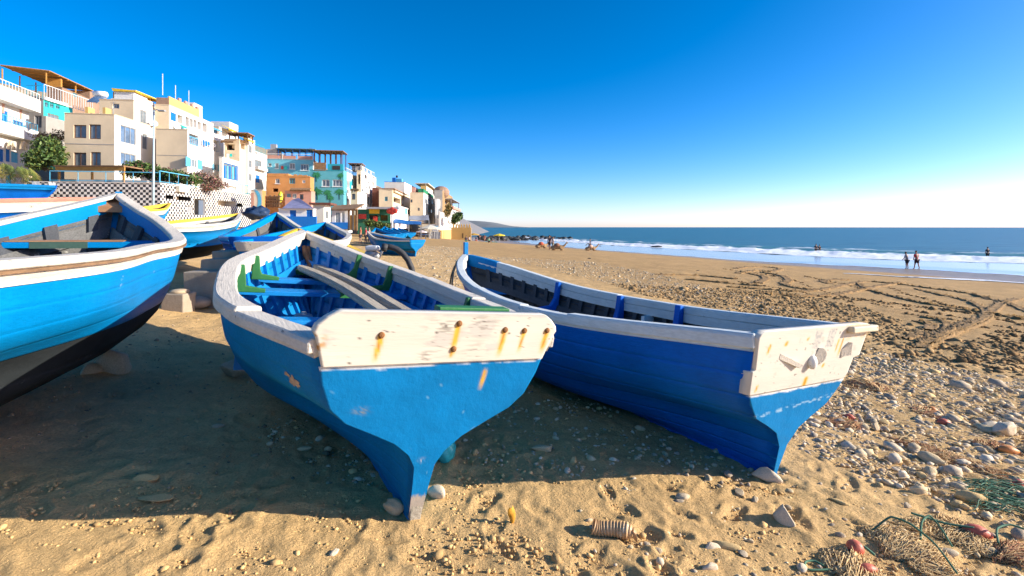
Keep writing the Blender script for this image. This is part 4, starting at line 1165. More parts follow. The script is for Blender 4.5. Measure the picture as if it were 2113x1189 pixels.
h = House('grey house with glazed turquoise top storey and white roof railing behind the gap', 60, 52, 90, 150, 206, 330, w_grey, -.12, c_turq, group=GH, holes=[
    ('L', (58, 190, 66, 200), 'wg'), ('L', (71, 239, 86, 264), 'wg'), ('R', (92, 210, 101, 222), 'wt'), ('R', (103, 213, 112, 224), 'wt'), ('R', (115, 217, 124, 226), 'wt'), ('R', (98, 236, 122, 265), 'wg')])
h.roofrail('R', 90, 190, 1.9, c_white, .05, .42); h.roofrail('L', 55, 88, 1.7, c_tealj, .0, .5)
h.slab('R', (90, 207, 135, 213), .0, .25, 'cornice', c_white)
mb = MB(); fbox(h.Rf, 0, h.uR, h.zb, h.zt - 2.0, .003, .25, mb); h.part(mb, 'lower_front', w_grey)
h.roofrail('L', 55, 88, .35, c_grey, .1, .5)

h = House('brown rooftop house with wide orange canopy and brick box', 78, 96, 128, 230, 181, 300, w_brown, -.25, group=GH, holes=[('R', (150, 190, 160, 200), 'wt')])
h.pergola(100, 188, 1.6, 6, 'R', c_orangew, M('orange_reed_roof', (0.36, 0.19, 0.06), .95, .3, 3, .5, 12), 4, .4)
h.roofrail('L', 98, 126, 1.4, c_orangew, 0, solid=True)
mb = MB(); f = h.Rf; fbox(f, f.u(186), f.u(230), h.zt - .2, h.zt + 1.5, -5, -.05, mb); h.part(mb, 'roof_room', w_brown)

h = House('square cream house with dark framed windows above the chequered wall', 52, 133, 236, 320, 237, 352, w_beige, -.083, w_white, group=GH, holes=[
    ('L', (152, 258, 178, 285), 'wk'), ('L', (184, 257, 208, 287), 'wk'), ('L', (152, 315, 178, 344), 'wk'), ('L', (187, 314, 208, 343), 'wk'),
    ('R', (249, 262, 281, 297), 'wgB'), ('R', (294, 277, 304, 308), 'wg'), ('R', (249, 317, 281, 342), 'wgB')])
mb = MB(); fbox(h.L, h.L.u(134), 0, EYE + (469 - 299.5) * .052, EYE + (469 - 298) * .052, 0, .03, mb); h.part(mb, 'floor_band', w_grey)
for a in (176, 212):
    mb = MB(); fbox(h.L, h.L.u(a - 3), h.L.u(a + 3), h.zt + .08, h.zt + .8, -1.2, -.2, mb); h.part(mb, 'roof_pillar', w_ochre)
dish(h, 'R', 312, 255, .4); aerial(h, 250, 1.6)
h2 = House('taller white block with tall grey windows rising behind the cream house', 55.5, 205, 276, 324, 208, 300, w_beige, -.083, w_bright, group=GH, holes=[
    ('R', (289, 228, 303, 258), 'wg'), ('R', (293, 262, 301, 275), 'wg'), ('L', (232, 214, 246, 224), 'wg')])
h2.roofrail('R', 276, 319, .7, w_white, -.1, solid=True)
# solar water heater on the roof
t_ = thing('solar_heater', 'white solar water heater standing on a flat roof', 'water heater', tuple(P3(208, 212, 57)))
o_ = tuple(P3(208, 212, 57))
MB().tube([P3(196, 193, 57), P3(219, 196, 57)], .36, 10).build('tank', c_white, t_, True, o_)
mb = MB(); a = P3(197, 197, 56.8); b_ = P3(219, 199, 56.8)
mb.add([a, b_, b_ + [0, -1.2, -1.0], a + [0, -1.2, -1.0], a + [0, 0, -.08], b_ + [0, 0, -.08], b_ + [0, -1.2, -1.08], a + [0, -1.2, -1.08]], [(0, 3, 2, 1), (4, 5, 6, 7), (0, 1, 5, 4), (1, 2, 6, 5), (2, 3, 7, 6), (3, 0, 4, 7)]).build('collector', c_glassb, t_, off=o_)
mb = MB(); [mb.bar(P3(x, 196, 57), P3(x, 214, 57), .08) for x in (200, 215)]; mb.build('stand', c_grey, t_, off=o_)

h = House('white house with a yellow roofed terrace at the top of the row', 64, 230, 278, 332, 206, 300, w_white, -.09, w_white, group=GH, holes=[('L', (240, 196, 262, 204), 'wg')])
h.pergola(282, 330, 1.1, 3.0, 'R', c_orangew, c_yellow, 4, .3)
mb = MB(); fbox(h.L, h.L.u(235), h.L.u(276), h.zt + .05, h.zt + 1.0, -3, -.05, mb); h.part(mb, 'roof_room', w_bright)
mb = MB(); fbox(h.L, h.L.u(234), h.L.u(282), h.zt + 1.02, h.zt + 1.22, -3.4, .2, mb); h.part(mb, 'canopy', c_yellow)

h = House('tall white house with blue doors and orange bays facing the sea', 59, 319, 349, 440, 217, 362, w_beige, -.12, w_bright, group=GH, holes=[
    ('R', (352, 233, 364, 250), 'db'), ('R', (366, 238, 377, 255), 'oy'), ('R', (383, 242, 390, 261), 'on'), ('R', (392, 246, 398, 263), 'oe'), ('R', (400, 248, 406, 264), 'oy'), ('R', (408, 252, 415, 268), 'oe'), ('R', (418, 255, 427, 273), 'on'),
    ('R', (389, 276, 410, 301), 'obRb'), ('R', (397, 329, 404, 344), 'wwSZ'), ('R', (438, 340, 444, 352), 'wwS'), ('R', (366, 262, 380, 268), 'wl')])
h.roofrail('R', 350, 412, 1.1, w_ochre, -.1, solid=True)
h.roofrail('L', 322, 348, .9, w_brown, -.1, solid=True)
f = h.Rf; mb = MB()
for k, px in enumerate((372, 385, 398, 409)): 
    u = f.u(px); mb = MB(); fbox(f, u - .25, u + .25, h.zt + 1.12, h.zt + 1.45, -.2, 0, mb); h.part(mb, 'merlon', w_pink)
for px, hh in ((346, 2.6), (372, 2.0), (399, 2.2)):
    u = f.u(px); mb = MB(); fbox(f, u - .03, u + .03, h.zt + 1.1, h.zt + 1.1 + hh, -.6, -.54, mb); h.part(mb, 'mast', c_white)
mb = MB(); u = f.u(405); fbox(f, u, u + 2.2, h.zt + .05, h.zt + 1.9, -2.5, -.3, mb); h.part(mb, 'roof_room', w_bright)
canopy(h, 'R', (366, 257, 377, 262), .5, c_turq, .2); dish(h, 'R', 360, 262, .4); laundry(h, 'R', 412, 434, 292, 5)
lower = House('blank beige lower block stepping forward below the tall white house', 56.5, 322, 387, 415, 268, 352, w_beige, -.12, w_bright, group=GH, holes=[('R', (392, 328, 408, 346), 'wwS'), ('R', (390, 278, 409, 300), 'obRb')])
mb = MB(); fbox(lower.L, lower.L.u(325), 0, EYE + (469 - 322) * .0565, EYE + (469 - 321) * .0565, 0, .03, mb); lower.part(mb, 'floor_band', w_grey)

h = House('white house with an arched loggia and pale blue shutters', 68, 405, 412, 462, 264, 370, w_white, -.09, w_bright, group=GH, holes=[
    ('R', (437, 290, 453, 313), 'oe'), ('R', (441, 339, 449, 352), 'wwST'), ('R', (416, 268, 428, 276), 'wl'), ('R', (420, 306, 432, 314), 'nw')])
canopy(h, 'R', (428, 262, 446, 270), .8, c_ltblue, .3); dish(h, 'R', 434, 300, .4); aerial(h, 420, 1.8)
h = House('narrow house with yellow awning and small blue balcony', 78, 438, 452, 492, 262, 340, w_beige, -.09, w_bright, group=GH, holes=[
    ('R', (458, 270, 468, 283), 'oyR'), ('L', (440, 268, 448, 288), 'wl')])
canopy(h, 'R', (456, 262, 478, 272), 1.2, c_yellow, .6)
u0 = h.Rf.u(456); u1 = h.Rf.u(468); h.rail(h.Rf, u0, u1, EYE + (469 - 298) * .080, EYE + (469 - 286) * .080, c_ltblue, .5)
mb = MB(); fbox(h.Rf, h.Rf.u(474), h.uR, h.zt, h.zt + 1.6, -3, -.05, mb); h.part(mb, 'roof_room', w_bright)

h = House('white ground house with a broad bright blue window front', 66, 452, 459, 498, 325, 392, w_white, -.09, w_bright, group=GH, holes=[
    ('R', (461, 339, 491, 371), 'n b'[0] + 'b'), ('R', (468, 384, 488, 392), 'ok')])
f = h.Rf
for k in range(5):
    a = 463 + k * 5.6; u0, u1, z0, z1 = f.rect((a, 342 + k * .8, a + 2.8, 368 + k * .6)); mb = MB(); fbox(f, u0, u1, z0, z1, -.07, -.02, mb); h.part(mb, 'shutter', c_blue if k % 2 == 0 else c_ltblue)
mb = MB(); fbox(h.L, h.L.u(458), h.L.u(500), h.zt + .05, h.zt + 1.0, -2, -.05, mb)
h = House('sandstone house with ragged dark canopies under the roof', 72, 463, 494, 512, 288, 385, w_beige, -.09, w_beige, group=GH, holes=[
    ('L', (466, 298, 484, 310), 'ok'), ('R', (497, 297, 505, 308), 'oy'), ('L', (492, 308, 494, 312), 'wg')])
canopy(h, 'L', (464, 288, 490, 294), 1.5, c_roof, .5); canopy(h, 'R', (494, 284, 508, 291), 1.2, c_yellow, .4)
h.pergola(470, 510, .9, 2.5, 'L', c_brown, c_roof, 3)
aerial(h, 500, 1.6); laundry(h, 'L', 468, 486, 318, 8)
h = House('slim white tower house with three stacked windows', 74, 503, 512, 526, 286, 385, w_bright, -.09, w_bright, group=GH, holes=[
    ('R', (513.5, 301, 520, 316), 'wg'), ('R', (513.5, 331, 520, 346), 'wg'), ('R', (513.5, 359, 520, 374), 'wg')])
h.roofrail('R', 512, 523, .8, c_roof, -.1, solid=True); h.roofrail('L', 503, 512, .8, c_roof, -.1, solid=True)
h = House('pale house with glazed balcony and blue door beside the slim tower', 79, 519, 524, 551, 312, 392, w_white, -.10, w_white, group=GH, holes=[
    ('R', (525, 331, 540, 347), 'wg'), ('R', (528, 362, 536, 377), 'db'), ('R', (525, 314, 531, 318), 'wg')])
h.roofrail('R', 524, 549, 1.3, c_tealj, -.1, .5)
mb = MB(); u0, u1, z0, z1 = h.Rf.rect((524, 346, 544, 352)); fbox(h.Rf, u0, u1, z0, z1, .005, .7, mb); h.part(mb, 'balcony', w_white)

# ---- the blue pair and orange house
h = House('long sky blue house with a railed roof terrace and blue pergola', 86, 549, 646, 655, 331, 430, w_cyan, -.09, w_white, group=GH, holes=[
    ('L', (553, 337, 560, 343), 'wwZ'), ('L', (567, 337, 575, 348), 'wwZ'), ('L', (597, 337, 609, 349), 'wwZ'), ('L', (620, 339, 637, 352), 'wwZ')])
aerial(h, 650, 2.4); laundry(h, 'L', 580, 594, 343, 3)
h.pergola(572, 648, 1.9, 4, 'L', c_blue, M('blue_edge_roof', (0.10, 0.20, 0.22), .9, .3, 2), 6)
for a, b_ in ((551, 579), (584, 610), (615, 645)): h.roofrail('L', a, b_, .75, w_pink, -.05, solid=True)
h.roofrail('L', 551, 646, 1.0, c_white, .05, 2.2)
mb = MB(); fbox(h.L, h.L.u(551), h.L.u(570), h.zt + .08, h.zt + 1.9, -3, -.3, mb); h.part(mb, 'roof_room', w_grey)
mb = MB(); fbox(h.L, h.L.u(553), h.L.u(565), h.zt + 1.92, h.zt + 2.9, -2, -1.2, mb); h.part(mb, 'water_tank', c_grey)
h = House('teal house with painted palms and white barred windows', 84, 640, 709, 716, 352, 432, w_teal, -.09, w_teal, group=GH, holes=[
    ('L', (664, 371, 680, 385), 'wwZ'), ('L', (686, 371, 706, 385), 'wwZ'), ('L', (677, 340, 708, 352), 'ok')])
h.pergola(647, 706, 3.3, 4, 'L', c_brown, c_roof, 6)
mb = MB(); fbox(h.L, h.L.u(648), h.L.u(672), h.zt - .1, h.zt + 1.3, -.3, .05, mb); h.part(mb, 'reed_screen', c_roof)
mb = MB(); fbox(h.L, h.L.u(676), h.L.u(708), h.zt - .1, h.zt + 1.1, -.3, .05, mb); h.part(mb, 'terrace_front', c_tealj)
mb = MB(); fbox(h.L, h.L.u(686), h.L.u(702), h.zt + .1, h.zt + .8, .052, .09, mb); h.part(mb, 'terrace_opening', c_dark)
for px, py, sc in ((653, 361, .9), (655, 395, 1.1), (676, 398, .9), (701, 396, 1.0), (703, 362, .8), (682, 408, .8)):
    mb = MB(); r_ = random.Random(px)
    u_ = h.L.u(px); c0 = np.array(h.L.w(u_, h.L.z(u_, py), .03)); ex = np.array([1, h.L.kl, 0]) / h.L.ll
    for k in range(11):
        a = k / 11 * 2 * math.pi; l_ = sc * r_.uniform(.7, 1.1)
        tip = c0 + ex * l_ * math.cos(a) + np.array([0, 0, l_ * math.sin(a) * .8 - .1])
        pw = (ex * -math.sin(a) + np.array([0, 0, math.cos(a)])) * .14 * sc
        md = (c0 + tip) / 2 + np.array([0, -.01, .08])
        mb.add([c0 + pw * .4, md + pw, tip, md - pw, c0 - pw * .4], [(0, 1, 2, 3, 4)])
    mb.bar(c0, c0 + ex * .1 + np.array([0, 0, -1.3 * sc]), .10, .02)
    h.part(mb, 'palm_mural', c_mural)
h = House('crumbling orange house with a small white framed window', 80, 550, 640, 648, 366, 428, w_orange, -.09, w_orange, group=GH, holes=[
    ('L', (568, 369, 577, 379), 'wwZ'), ('L', (597, 368, 609, 379), 'wt'), ('L', (624, 372, 630, 378), 'n'), ('L', (563, 389, 574, 396), 'ok')])
f = h.L; mb = MB(); r_ = random.Random(3)
for k in range(16):
    u = f.u(552 + k * 5.4); fbox(f, u, u + .45, h.zt + .07, h.zt + .15 + r_.random() * .3, -.2, .02, mb)
h.part(mb, 'broken_top', w_orange)
mb = MB(); fbox(f, f.u(550), f.u(594), h.zt - .2, h.zt + .55, -3, -.03, mb); h.part(mb, 'upper_wall', w_orange)
h = House('faded pink house front with one dark window below the orange house', 78, 588, 642, 650, 395, 432, w_pink, -.09, w_pink, group=GH, holes=[
    ('L', (592, 400, 600, 407), 'wt'), ('L', (618, 401, 626, 412), 'wk'), ('L', (604, 400, 612, 410), 'n')])
canopy(h, 'L', (600, 388, 642, 394), .6, c_roof, .3, 'eave')

h = House('white house with teal shutters and a roof terrace past the teal house', 90, 708, 712, 750, 355, 447, w_white, -.10, w_white, group=GH, holes=[
    ('R', (713, 372, 721, 388), 'wwST'), ('R', (725, 370, 729, 383), 'dt'), ('R', (735, 372, 739, 384), 'dt'), ('R', (712.5, 391, 720, 399), 'wg'), ('R', (713, 404, 719, 415), 'wg')])
h.roofrail('R', 713, 745, .9, c_white, -.1, .6); laundry(h, 'R', 722, 740, 392, 4); dish(h, 'R', 731, 366, .4)
h = House('tall white corner house with black windows and roof balustrade', 96, 736, 745, 776, 352, 440, w_beige, -.08, w_bright, group=GH, holes=[
    ('R', (752, 361, 757, 369), 'wk'), ('R', (768, 358, 773, 368), 'oy'), ('R', (754, 384, 757, 390), 'wg'), ('R', (761, 384, 764, 390), 'wg'), ('R', (768, 376, 772, 384), 'ok'), ('R', (757, 406, 763, 422), 'wg'), ('R', (746, 390, 750, 395), 'wg'), ('L', (739, 360, 743, 380), 'ok')])
h.roofrail('R', 745, 774, 1.0, c_white, -.1, .8); mb = MB(); fbox(h.L, h.L.u(725), h.L.u(746), h.zt + .1, h.zt + .9, -4, -.4, mb); h.part(mb, 'roof_room', w_grey)
h.pergola(720, 746, 1.3, 4, 'L', c_grey, c_roof, 3); dish(h, 'R', 760, 374, .5); laundry(h, 'R', 747, 752, 404, 2)
for px in (757, 765): 
    u = h.Rf.u(px); mb = MB(); fbox(h.Rf, u, u + .9, h.zt + .1, h.zt + .9, -.2, 0, mb); h.part(mb, 'parapet', w_bright)
h = House('low beige house front with shuttered window by the kiosk', 86, 724, 738, 757, 396, 447, w_beige, -.08, w_bright, group=GH, holes=[('L', (726, 400, 733, 412), 'wk'), ('R', (744, 420, 748, 430), 'wg')])
mb = MB(); [mb.ell(P3(726 + k * 2.4, 392, 85.6), (.3, .25, .22), 7, 5) for k in range(6)]; h.part(mb, 'roof_plants', M('roof_plants', (.16, .10, .05), .9, .4, 5))
h = House('dark red wall of a house in the gap between white houses', 104, 768, 784, 790, 388, 430, w_dkred, -.05, w_dkred, group=GH)
h = House('beige house with columned terraces and an arched window', 100, 782, 810, 848, 391, 450, w_beige, -.08, w_beige, group=GH, holes=[
    ('L', (794, 406, 800, 415), 'wt'), ('R', (812, 392, 824, 399), 'ok'), ('R', (827, 394, 844, 402), 'ok'), ('R', (812, 409, 826, 419), 'ok'), ('R', (829, 411, 845, 424), 'onR'), ('L', (770, 419, 783, 426), 'wl')])
mb = MB(); u0, u1, z0, z1 = h.Rf.rect((811, 402, 846, 405)); fbox(h.Rf, u0, u1, z0, z1, .0, .5, mb); h.part(mb, 'terrace_slab', w_beige)
mb = MB(); fbox(h.Rf, -.2, h.uR + .2, h.zt + .05, h.zt + .25, -3, .5, mb); h.part(mb, 'terrace_roof', w_brown)
h = House('white beach front house below the columned terraces', 97, 816, 822, 850, 425, 462, w_bright, -.08, w_bright, group=GH, holes=[('R', (836, 431, 840, 442), 'dt'), ('R', (841, 433, 844, 443), 'wk')])
h = House('white block with blue roof trim and a round dark mark', 116, 793, 835, 870, 376, 420, w_white, -.04, w_bright, roof=c_blue, group=GH)
mb = MB().tube([h.Rf.w(h.Rf.u(857), EYE + (469 - 387.5) * .120, .02), h.Rf.w(h.Rf.u(857), EYE + (469 - 387.5) * .120, .25)], .36, 14); h.part(mb, 'satellite_dish', c_grey)
o_ = tuple(P3(816, 377, 117))
t_ = thing('water_tank', 'bright blue water tank on a white flat roof', 'water tank', o_)
MB().box(P3(810, 376.5, 118) - [0, .5, 0], P3(818, 367, 118) + [0, .8, 0]).build('tank', c_blue, t_, off=o_, bevel=.12)
MB().box(P3(818.3, 376.5, 118) - [0, .4, 0], P3(830, 369, 118) + [0, .8, 0]).build('cabin', c_ltblue, t_, off=o_, bevel=.05)
mb = MB(); mb.tube([P3(819, 367, 118), P3(819, 364, 118)], .2, 8); mb.ell(P3(819, 364, 118), (.3, .3, .25), 8, 6); mb.build('vent', c_dark, t_, True, o_)
h = House('cream house with green roof parapet and rows of small windows', 112, 846, 874, 904, 398, 452, w_beige, -.07, w_bright, group=GH, holes=[
    ('L', (847, 412, 851, 418), 'wk'), ('L', (862, 429, 866, 435), 'wk'), ('R', (877, 411, 882, 421), 'wgZ'), ('R', (882.6, 412, 887, 421), 'wgZ'), ('R', (891, 413, 895, 422), 'wgZ'), ('R', (884, 431, 887, 438), 'dl'), ('R', (889, 432, 894, 440), 'wg'), ('R', (895, 426, 899, 439), 'db')])
h.roofrail('L', 863, 874, .95, c_green, -.1, solid=True); h.roofrail('R', 874, 895, .95, c_green, -.1, solid=True)
mb = MB(); fbox(h.L, h.L.u(849), h.L.u(857), h.zt, h.zt + 1.3, -2, -.05, mb); h.part(mb, 'roof_room', w_pink)
h = House('tan and cream house with a pale roof behind the green parapet', 126, 868, 880, 906, 384, 440, w_ochre, -.06, w_white, group=GH)
mb = MB(); fbox(h.Rf, 0, h.uR, h.zt + .6, h.zt + .8, -3, .5, mb); [fbox(h.Rf, u, u + .15, h.zt, h.zt + .6, -.3, -.1, mb) for u in np.linspace(.2, h.uR - .3, 4)]; h.part(mb, 'terrace_roof', c_cream)
h = House('brown domed house climbing the slope at the far end of the row', 122, 896, 913, 934, 393, 452, w_grey, -.03, w_umber, group=GH, holes=[('R', (918, 415, 922, 422), 'wk')])
cz = P3(908, 394, 126); mb = MB(); mb.ell(cz + [0, 2, -.3], (2.2, 3.0, 1.7), 16, 9); h.part(mb, 'dome_roof', w_brown)
h = House('white stepped house front on the slope below the domed house', 116, 898, 903, 918, 411, 452, w_bright, -.05, w_bright, group=GH, holes=[('R', (906, 430, 909, 437), 'wg')])
h = House('small white house with a red balcony and open roof frame at the row end', 128, 925, 932, 948, 430, 462, w_bright, -.02, w_bright, group=GH, holes=[('R', (934, 436, 940, 440), 'wg')])
mb = MB(); fbox(h.Rf, -.2, h.uR, h.zt - .1, h.zt + .55, .06, .5, mb); h.part(mb, 'balcony', w_pink)
mb = MB()
for a, b_ in ((.1, 0), (h.uR - .3, 0)): fbox(h.Rf, a, a + .2, h.zt + .1, h.zt + 2.4, -.3, -.1, mb)
fbox(h.Rf, .1, h.uR, h.zt + 2.4, h.zt + 2.6, -2, .2, mb); h.part(mb, 'roof_frame', c_grey)
h = House('white shop on a yellow base at the beach end of the row', 108, 905, 908, 931, 438, 490, w_white, -.03, w_bright, group=GH, holes=[
    ('R', (909.5, 450, 913, 466), 'oy'), ('R', (915, 450, 920, 466), 'on'), ('R', (927, 452, 929, 460), 'wk')])
mb = MB(); fbox(h.Rf, -.05, h.uR, h.zb - 1.5, h.zb + 1.6, .01, .35, mb); fbox(h.L, h.uL, -.06, h.zb - 1.5, h.zb + 1.6, .01, .3, mb); h.part(mb, 'yellow_base', w_ochre)

# ---- crenellated ochre wall at the end of the seafront
o_ = tuple(P3(970, 490, 112))
t_ = thing('beach_wall', 'ochre wall with pointed battlements at the end of the row', 'wall', o_)
f = Face('L', o_[0], 112, 0)
mb = MB(); u0, u1, z0, z1 = f.rect((931, 495, 972, 470)) if False else f.rect((931, 470, 972, 495)); fbox(f, u0, u1, z0 - 1, z1, -.6, 0, mb); mb.build('wall', w_ochre, t_, off=o_)
for k in range(7):
    u = u0 + .3 + k * (u1 - u0 - .9) / 6
    mb = MB(); V = [f.w(u, z1 + .003, .0), f.w(u + .45, z1 + .003, .0), f.w(u + .45, z1 + .003, -.4), f.w(u, z1 + .003, -.4), f.w(u + .06, z1 + .65, -.05), f.w(u + .38, z1 + .65, -.05), f.w(u + .38, z1 + .65, -.35), f.w(u + .06, z1 + .65, -.35), f.w(u + .22, z1 + .95, -.2)]
    mb.add(V, [(0, 1, 5, 4), (1, 2, 6, 5), (2, 3, 7, 6), (3, 0, 4, 7), (4, 5, 8), (5, 6, 8), (6, 7, 8), (7, 4, 8)]).build('merlon', w_ochre, t_, off=o_)
mb = MB(); fbox(f, f.u(954), f.u(956), z0 + .4, z0 + 1.5, .0, .03, mb); mb.build('slit', c_dark, t_, off=o_)

# ------------------------------------------------------------------ chequered terrace wall
def checker_mat():
    m = M('chequer_tiles', (1, 1, 1), .6, .0, 1, 0)
    nt = m.node_tree; N = nt.nodes; L = nt.links; b = N['Principled BSDF']
    for l in list(b.inputs['Base Color'].links): L.remove(l)
    uv = N.new('ShaderNodeTexCoord')
    ck = N.new('ShaderNodeTexChecker'); ck.inputs['Scale'].default_value = 4.2
    ck.inputs['Color1'].default_value = (0.70, 0.67, 0.62, 1); ck.inputs['Color2'].default_value = (0.025, 0.025, 0.03, 1)
    mp = N.new('ShaderNodeMapping'); mp.inputs['Location'].default_value = (.013, .017, .1); L.new(uv.outputs['UV'], mp.inputs[0]); L.new(mp.outputs[0], ck.inputs['Vector'])
    no = N.new('ShaderNodeTexNoise'); no.inputs['Scale'].default_value = 1.5; no.inputs['Detail'].default_value = 6; L.new(uv.outputs['UV'], no.inputs['Vector'])
    r = N.new('ShaderNodeValToRGB'); r.color_ramp.elements[0].position = .3; r.color_ramp.elements[0].color = (.75, .72, .68, 1); r.color_ramp.elements[1].position = .6; L.new(no.outputs['Fac'], r.inputs[0])
    x = N.new('ShaderNodeMix'); x.data_type = 'RGBA'; x.blend_type = 'MULTIPLY'; x.inputs[0].default_value = 1; L.new(ck.outputs['Color'], x.inputs[6]); L.new(r.outputs[0], x.inputs[7])
    L.new(x.outputs[2], b.inputs['Base Color'])
    return m
w_check = checker_mat()
h = House('long terrace wall tiled in black and white chequers', 44, 60, 331, 536, 379, 446, w_check, -.045, roof=M('pale_coping', (.62, .58, .52), .8, .15, 2), cat='wall', name='terrace_wall', holes=[
    ('R', (342, 403, 358, 411), 'ok'), ('R', (364, 406, 394, 414), 'oe'), ('R', (385, 426, 398, 440), 'dg'), ('R', (401, 411, 424, 444), 'ok'), ('R', (450, 415, 487, 426), 'oe'), ('R', (489, 420, 500, 427), 'on'), ('R', (503, 423, 521, 446), 'dg')])
mb = MB(); u0, u1, z0, z1 = h.Rf.rect((415, 413, 424, 444)); fbox(h.Rf, u0, u1, z0, z1, -.3, -.24, mb); h.part(mb, 'open_door', M('slate_door', (.10, .13, .18), .6, .1, 3))
h.rail(h.Rf, .1, h.Rf.u(437), h.zt + .1, h.zt + 1.15, c_ltblue, -.15, 1.3)
h.rail(h.L, h.L.u(100), -.1, h.zt + .1, h.zt + 1.0, c_ltblue, -.15, 2.2)
h.rail(h.Rf, h.Rf.u(490), h.Rf.u(517), h.zt + .1, h.zt + 1.2, c_tealj, -.15, .5)
mb = MB(); fbox(h.L, h.L.u(104), h.L.u(262), h.zt - .1, h.zt + .55, -3.4, -3.0, mb); h.part(mb, 'stone_upstand', w_grey)
# floral white low wall and stairs between terrace and houses
o_ = tuple(P3(375, 392, 49.5))
t_ = thing('air_conditioner', 'cream air conditioner box fixed high on the chequered wall', 'air conditioner', o_)
f = h.Rf; u0, u1, z0, z1 = f.rect((362, 385, 381, 397))
mb = MB(); fbox(f, u0, u1, z0, z1, .01, .4, mb); mb.build('casing', c_cream, t_, off=o_, bevel=.03)
uc = f.u(376); zc = f.z(uc, 391); mb = MB().tube([f.w(uc, zc, .40), f.w(uc, zc, .43)], .2, 14); mb.build('fan_grille', c_grey, t_, off=o_)
# terrace canopy with brown roof above the wall
o_ = tuple(P3(118, 378, 46)); t_ = thing('terrace_canopy', 'long flat brown roofed canopy above the chequered wall', 'canopy', o_)
f = Face('L', o_[0], 46, 0)
a, b_ = f.u(118), f.u(262); z1 = EYE + (469 - 345) * .046
mb = MB(); fbox(f, a, b_, z1, z1 + .12, -3, .4, mb); mb.build('roof', c_roof, t_, off=o_)
mb = MB(); fbox(f, a + .1, b_, z1 - .38, z1 - .01, .2, .3, mb); mb.build('fascia', c_orangew, t_, off=o_)
for px in (122, 190, 255):
    u = f.u(px); mb = MB(); fbox(f, u, u + .14, z1 - 2.1, z1 - .40, 0, .14, mb); mb.build('post', c_orangew, t_, off=o_)
# lamp post
o_ = tuple(P3(318, 432, 40)); t_ = thing('street_lamp', 'tall slim lamp post with a short arm before the chequered wall', 'street lamp', o_)
MB().tube([P3(316, 440, 40), P3(317, 330, 40), P3(318, 228, 40)], [.10, .08, .05], 8).build('pole', M('pale_blue_pole', (.38, .52, .60), .5, .1, 2), t_, True, o_)
mb = MB().tube([P3(318, 228, 40), P3(324, 226, 40), P3(332, 228, 40)], .04, 6); mb.build('arm', c_grey, t_, True, o_)
MB().box(P3(327, 230.5, 40) - [0, .12, 0], P3(341, 227.5, 40) + [0, .12, 0]).build('lamp_head', c_grey, t_, off=o_, bevel=.02)
# mural house corner, yellow with blue figure
h = House('orange yellow corner building with a blue crescent mural', 56, 518, 541, 549, 393, 446, M('cream_mural_wall', (.66, .56, .42), .9, .1, 1), -.06, w_orange, group=GH)
f = h.L; mb = MB(); c0u, c0z = f.u(533), f.z(0, 415)
arc = [(c0u - .75 + 1.1 * math.cos(a), c0z + 1.55 * math.sin(a)) for a in np.linspace(-1.15, 1.15, 14)]; arc2 = [(c0u - 1.05 + 1.02 * math.cos(a), c0z + 1.5 * math.sin(a)) for a in np.linspace(1.1, -1.1, 14)]
P = [f.w(u, z, .02) for u, z in arc + arc2]; mb.add(P, [list(range(14)) and [i, i + 1, 26 - i, 27 - i] for i in range(13)]); h.part(mb, 'crescent_mural', c_ltblue)
mb = MB(); fbox(f, f.u(518), f.u(524), h.zb, h.zt - .3, .004, .03, mb); h.part(mb, 'red_panel', w_pink)

# ------------------------------------------------------------------ small sheds, kiosk, cafe
h = House('white and blue fishermen hut with a slanting violet grey roof', 50, 575, 646, 652, 432, 462, w_bright, -.05, w_bright, group=None, cat='hut', name='beach_hut', holes=[
    ('L', (598, 434, 611, 452), 'db'), ('L', (632, 433, 645, 454), 'db')])
f = h.L
mb = MB(); P = [f.w(f.u(588), h.zt + 1.1, -2.5), f.w(f.u(602), h.zt + 1.3, -2.5), f.w(f.u(648), h.zt + .12, .3), f.w(f.u(585), h.zt + .12, .3)]
mb.add(P + [(p[0], p[1], p[2] - .08) for p in P], [(0, 3, 2, 1), (4, 5, 6, 7), (0, 1, 5, 4), (1, 2, 6, 5), (2, 3, 7, 6), (3, 0, 4, 7)]); h.part(mb, 'roof', M('violet_tin_roof', (.22, .22, .34), .6, .2, 2))
mb = MB(); fbox(f, f.u(575), f.u(654), h.zb - .3, h.zb + .75, .01, .25, mb); h.part(mb, 'blue_plinth', c_blue)
h = House('small plain white hut behind the blue railed boats', 56, 646, 668, 682, 424, 466, w_white, -.05, w_white, cat='hut', name='beach_hut', holes=[('R', (672, 436, 678, 452), 'wg')])
mb = MB(); fbox(h.L, h.L.u(640), h.L.u(684), h.zt + .08, h.zt + .3, -3, .5, mb); h.part(mb, 'roof', w_dkred)
h = House('white garage hut with beige roller shutter and cane eaves', 54, 684, 719, 727, 430, 462, w_bright, -.05, w_bright, cat='hut', name='beach_hut', holes=[('L', (692, 438, 702, 460), 'nw'), ('L', (705, 438, 711, 460), 'nw')])
canopy(h, 'L', (690, 424, 740, 430), 1.6, c_roof, .4, 'cane_eave')
mb = MB(); fbox(h.L, h.L.u(684), h.L.u(721), h.zb - .6, h.zb + .15, .01, .9, mb); h.part(mb, 'blue_front', c_blue)
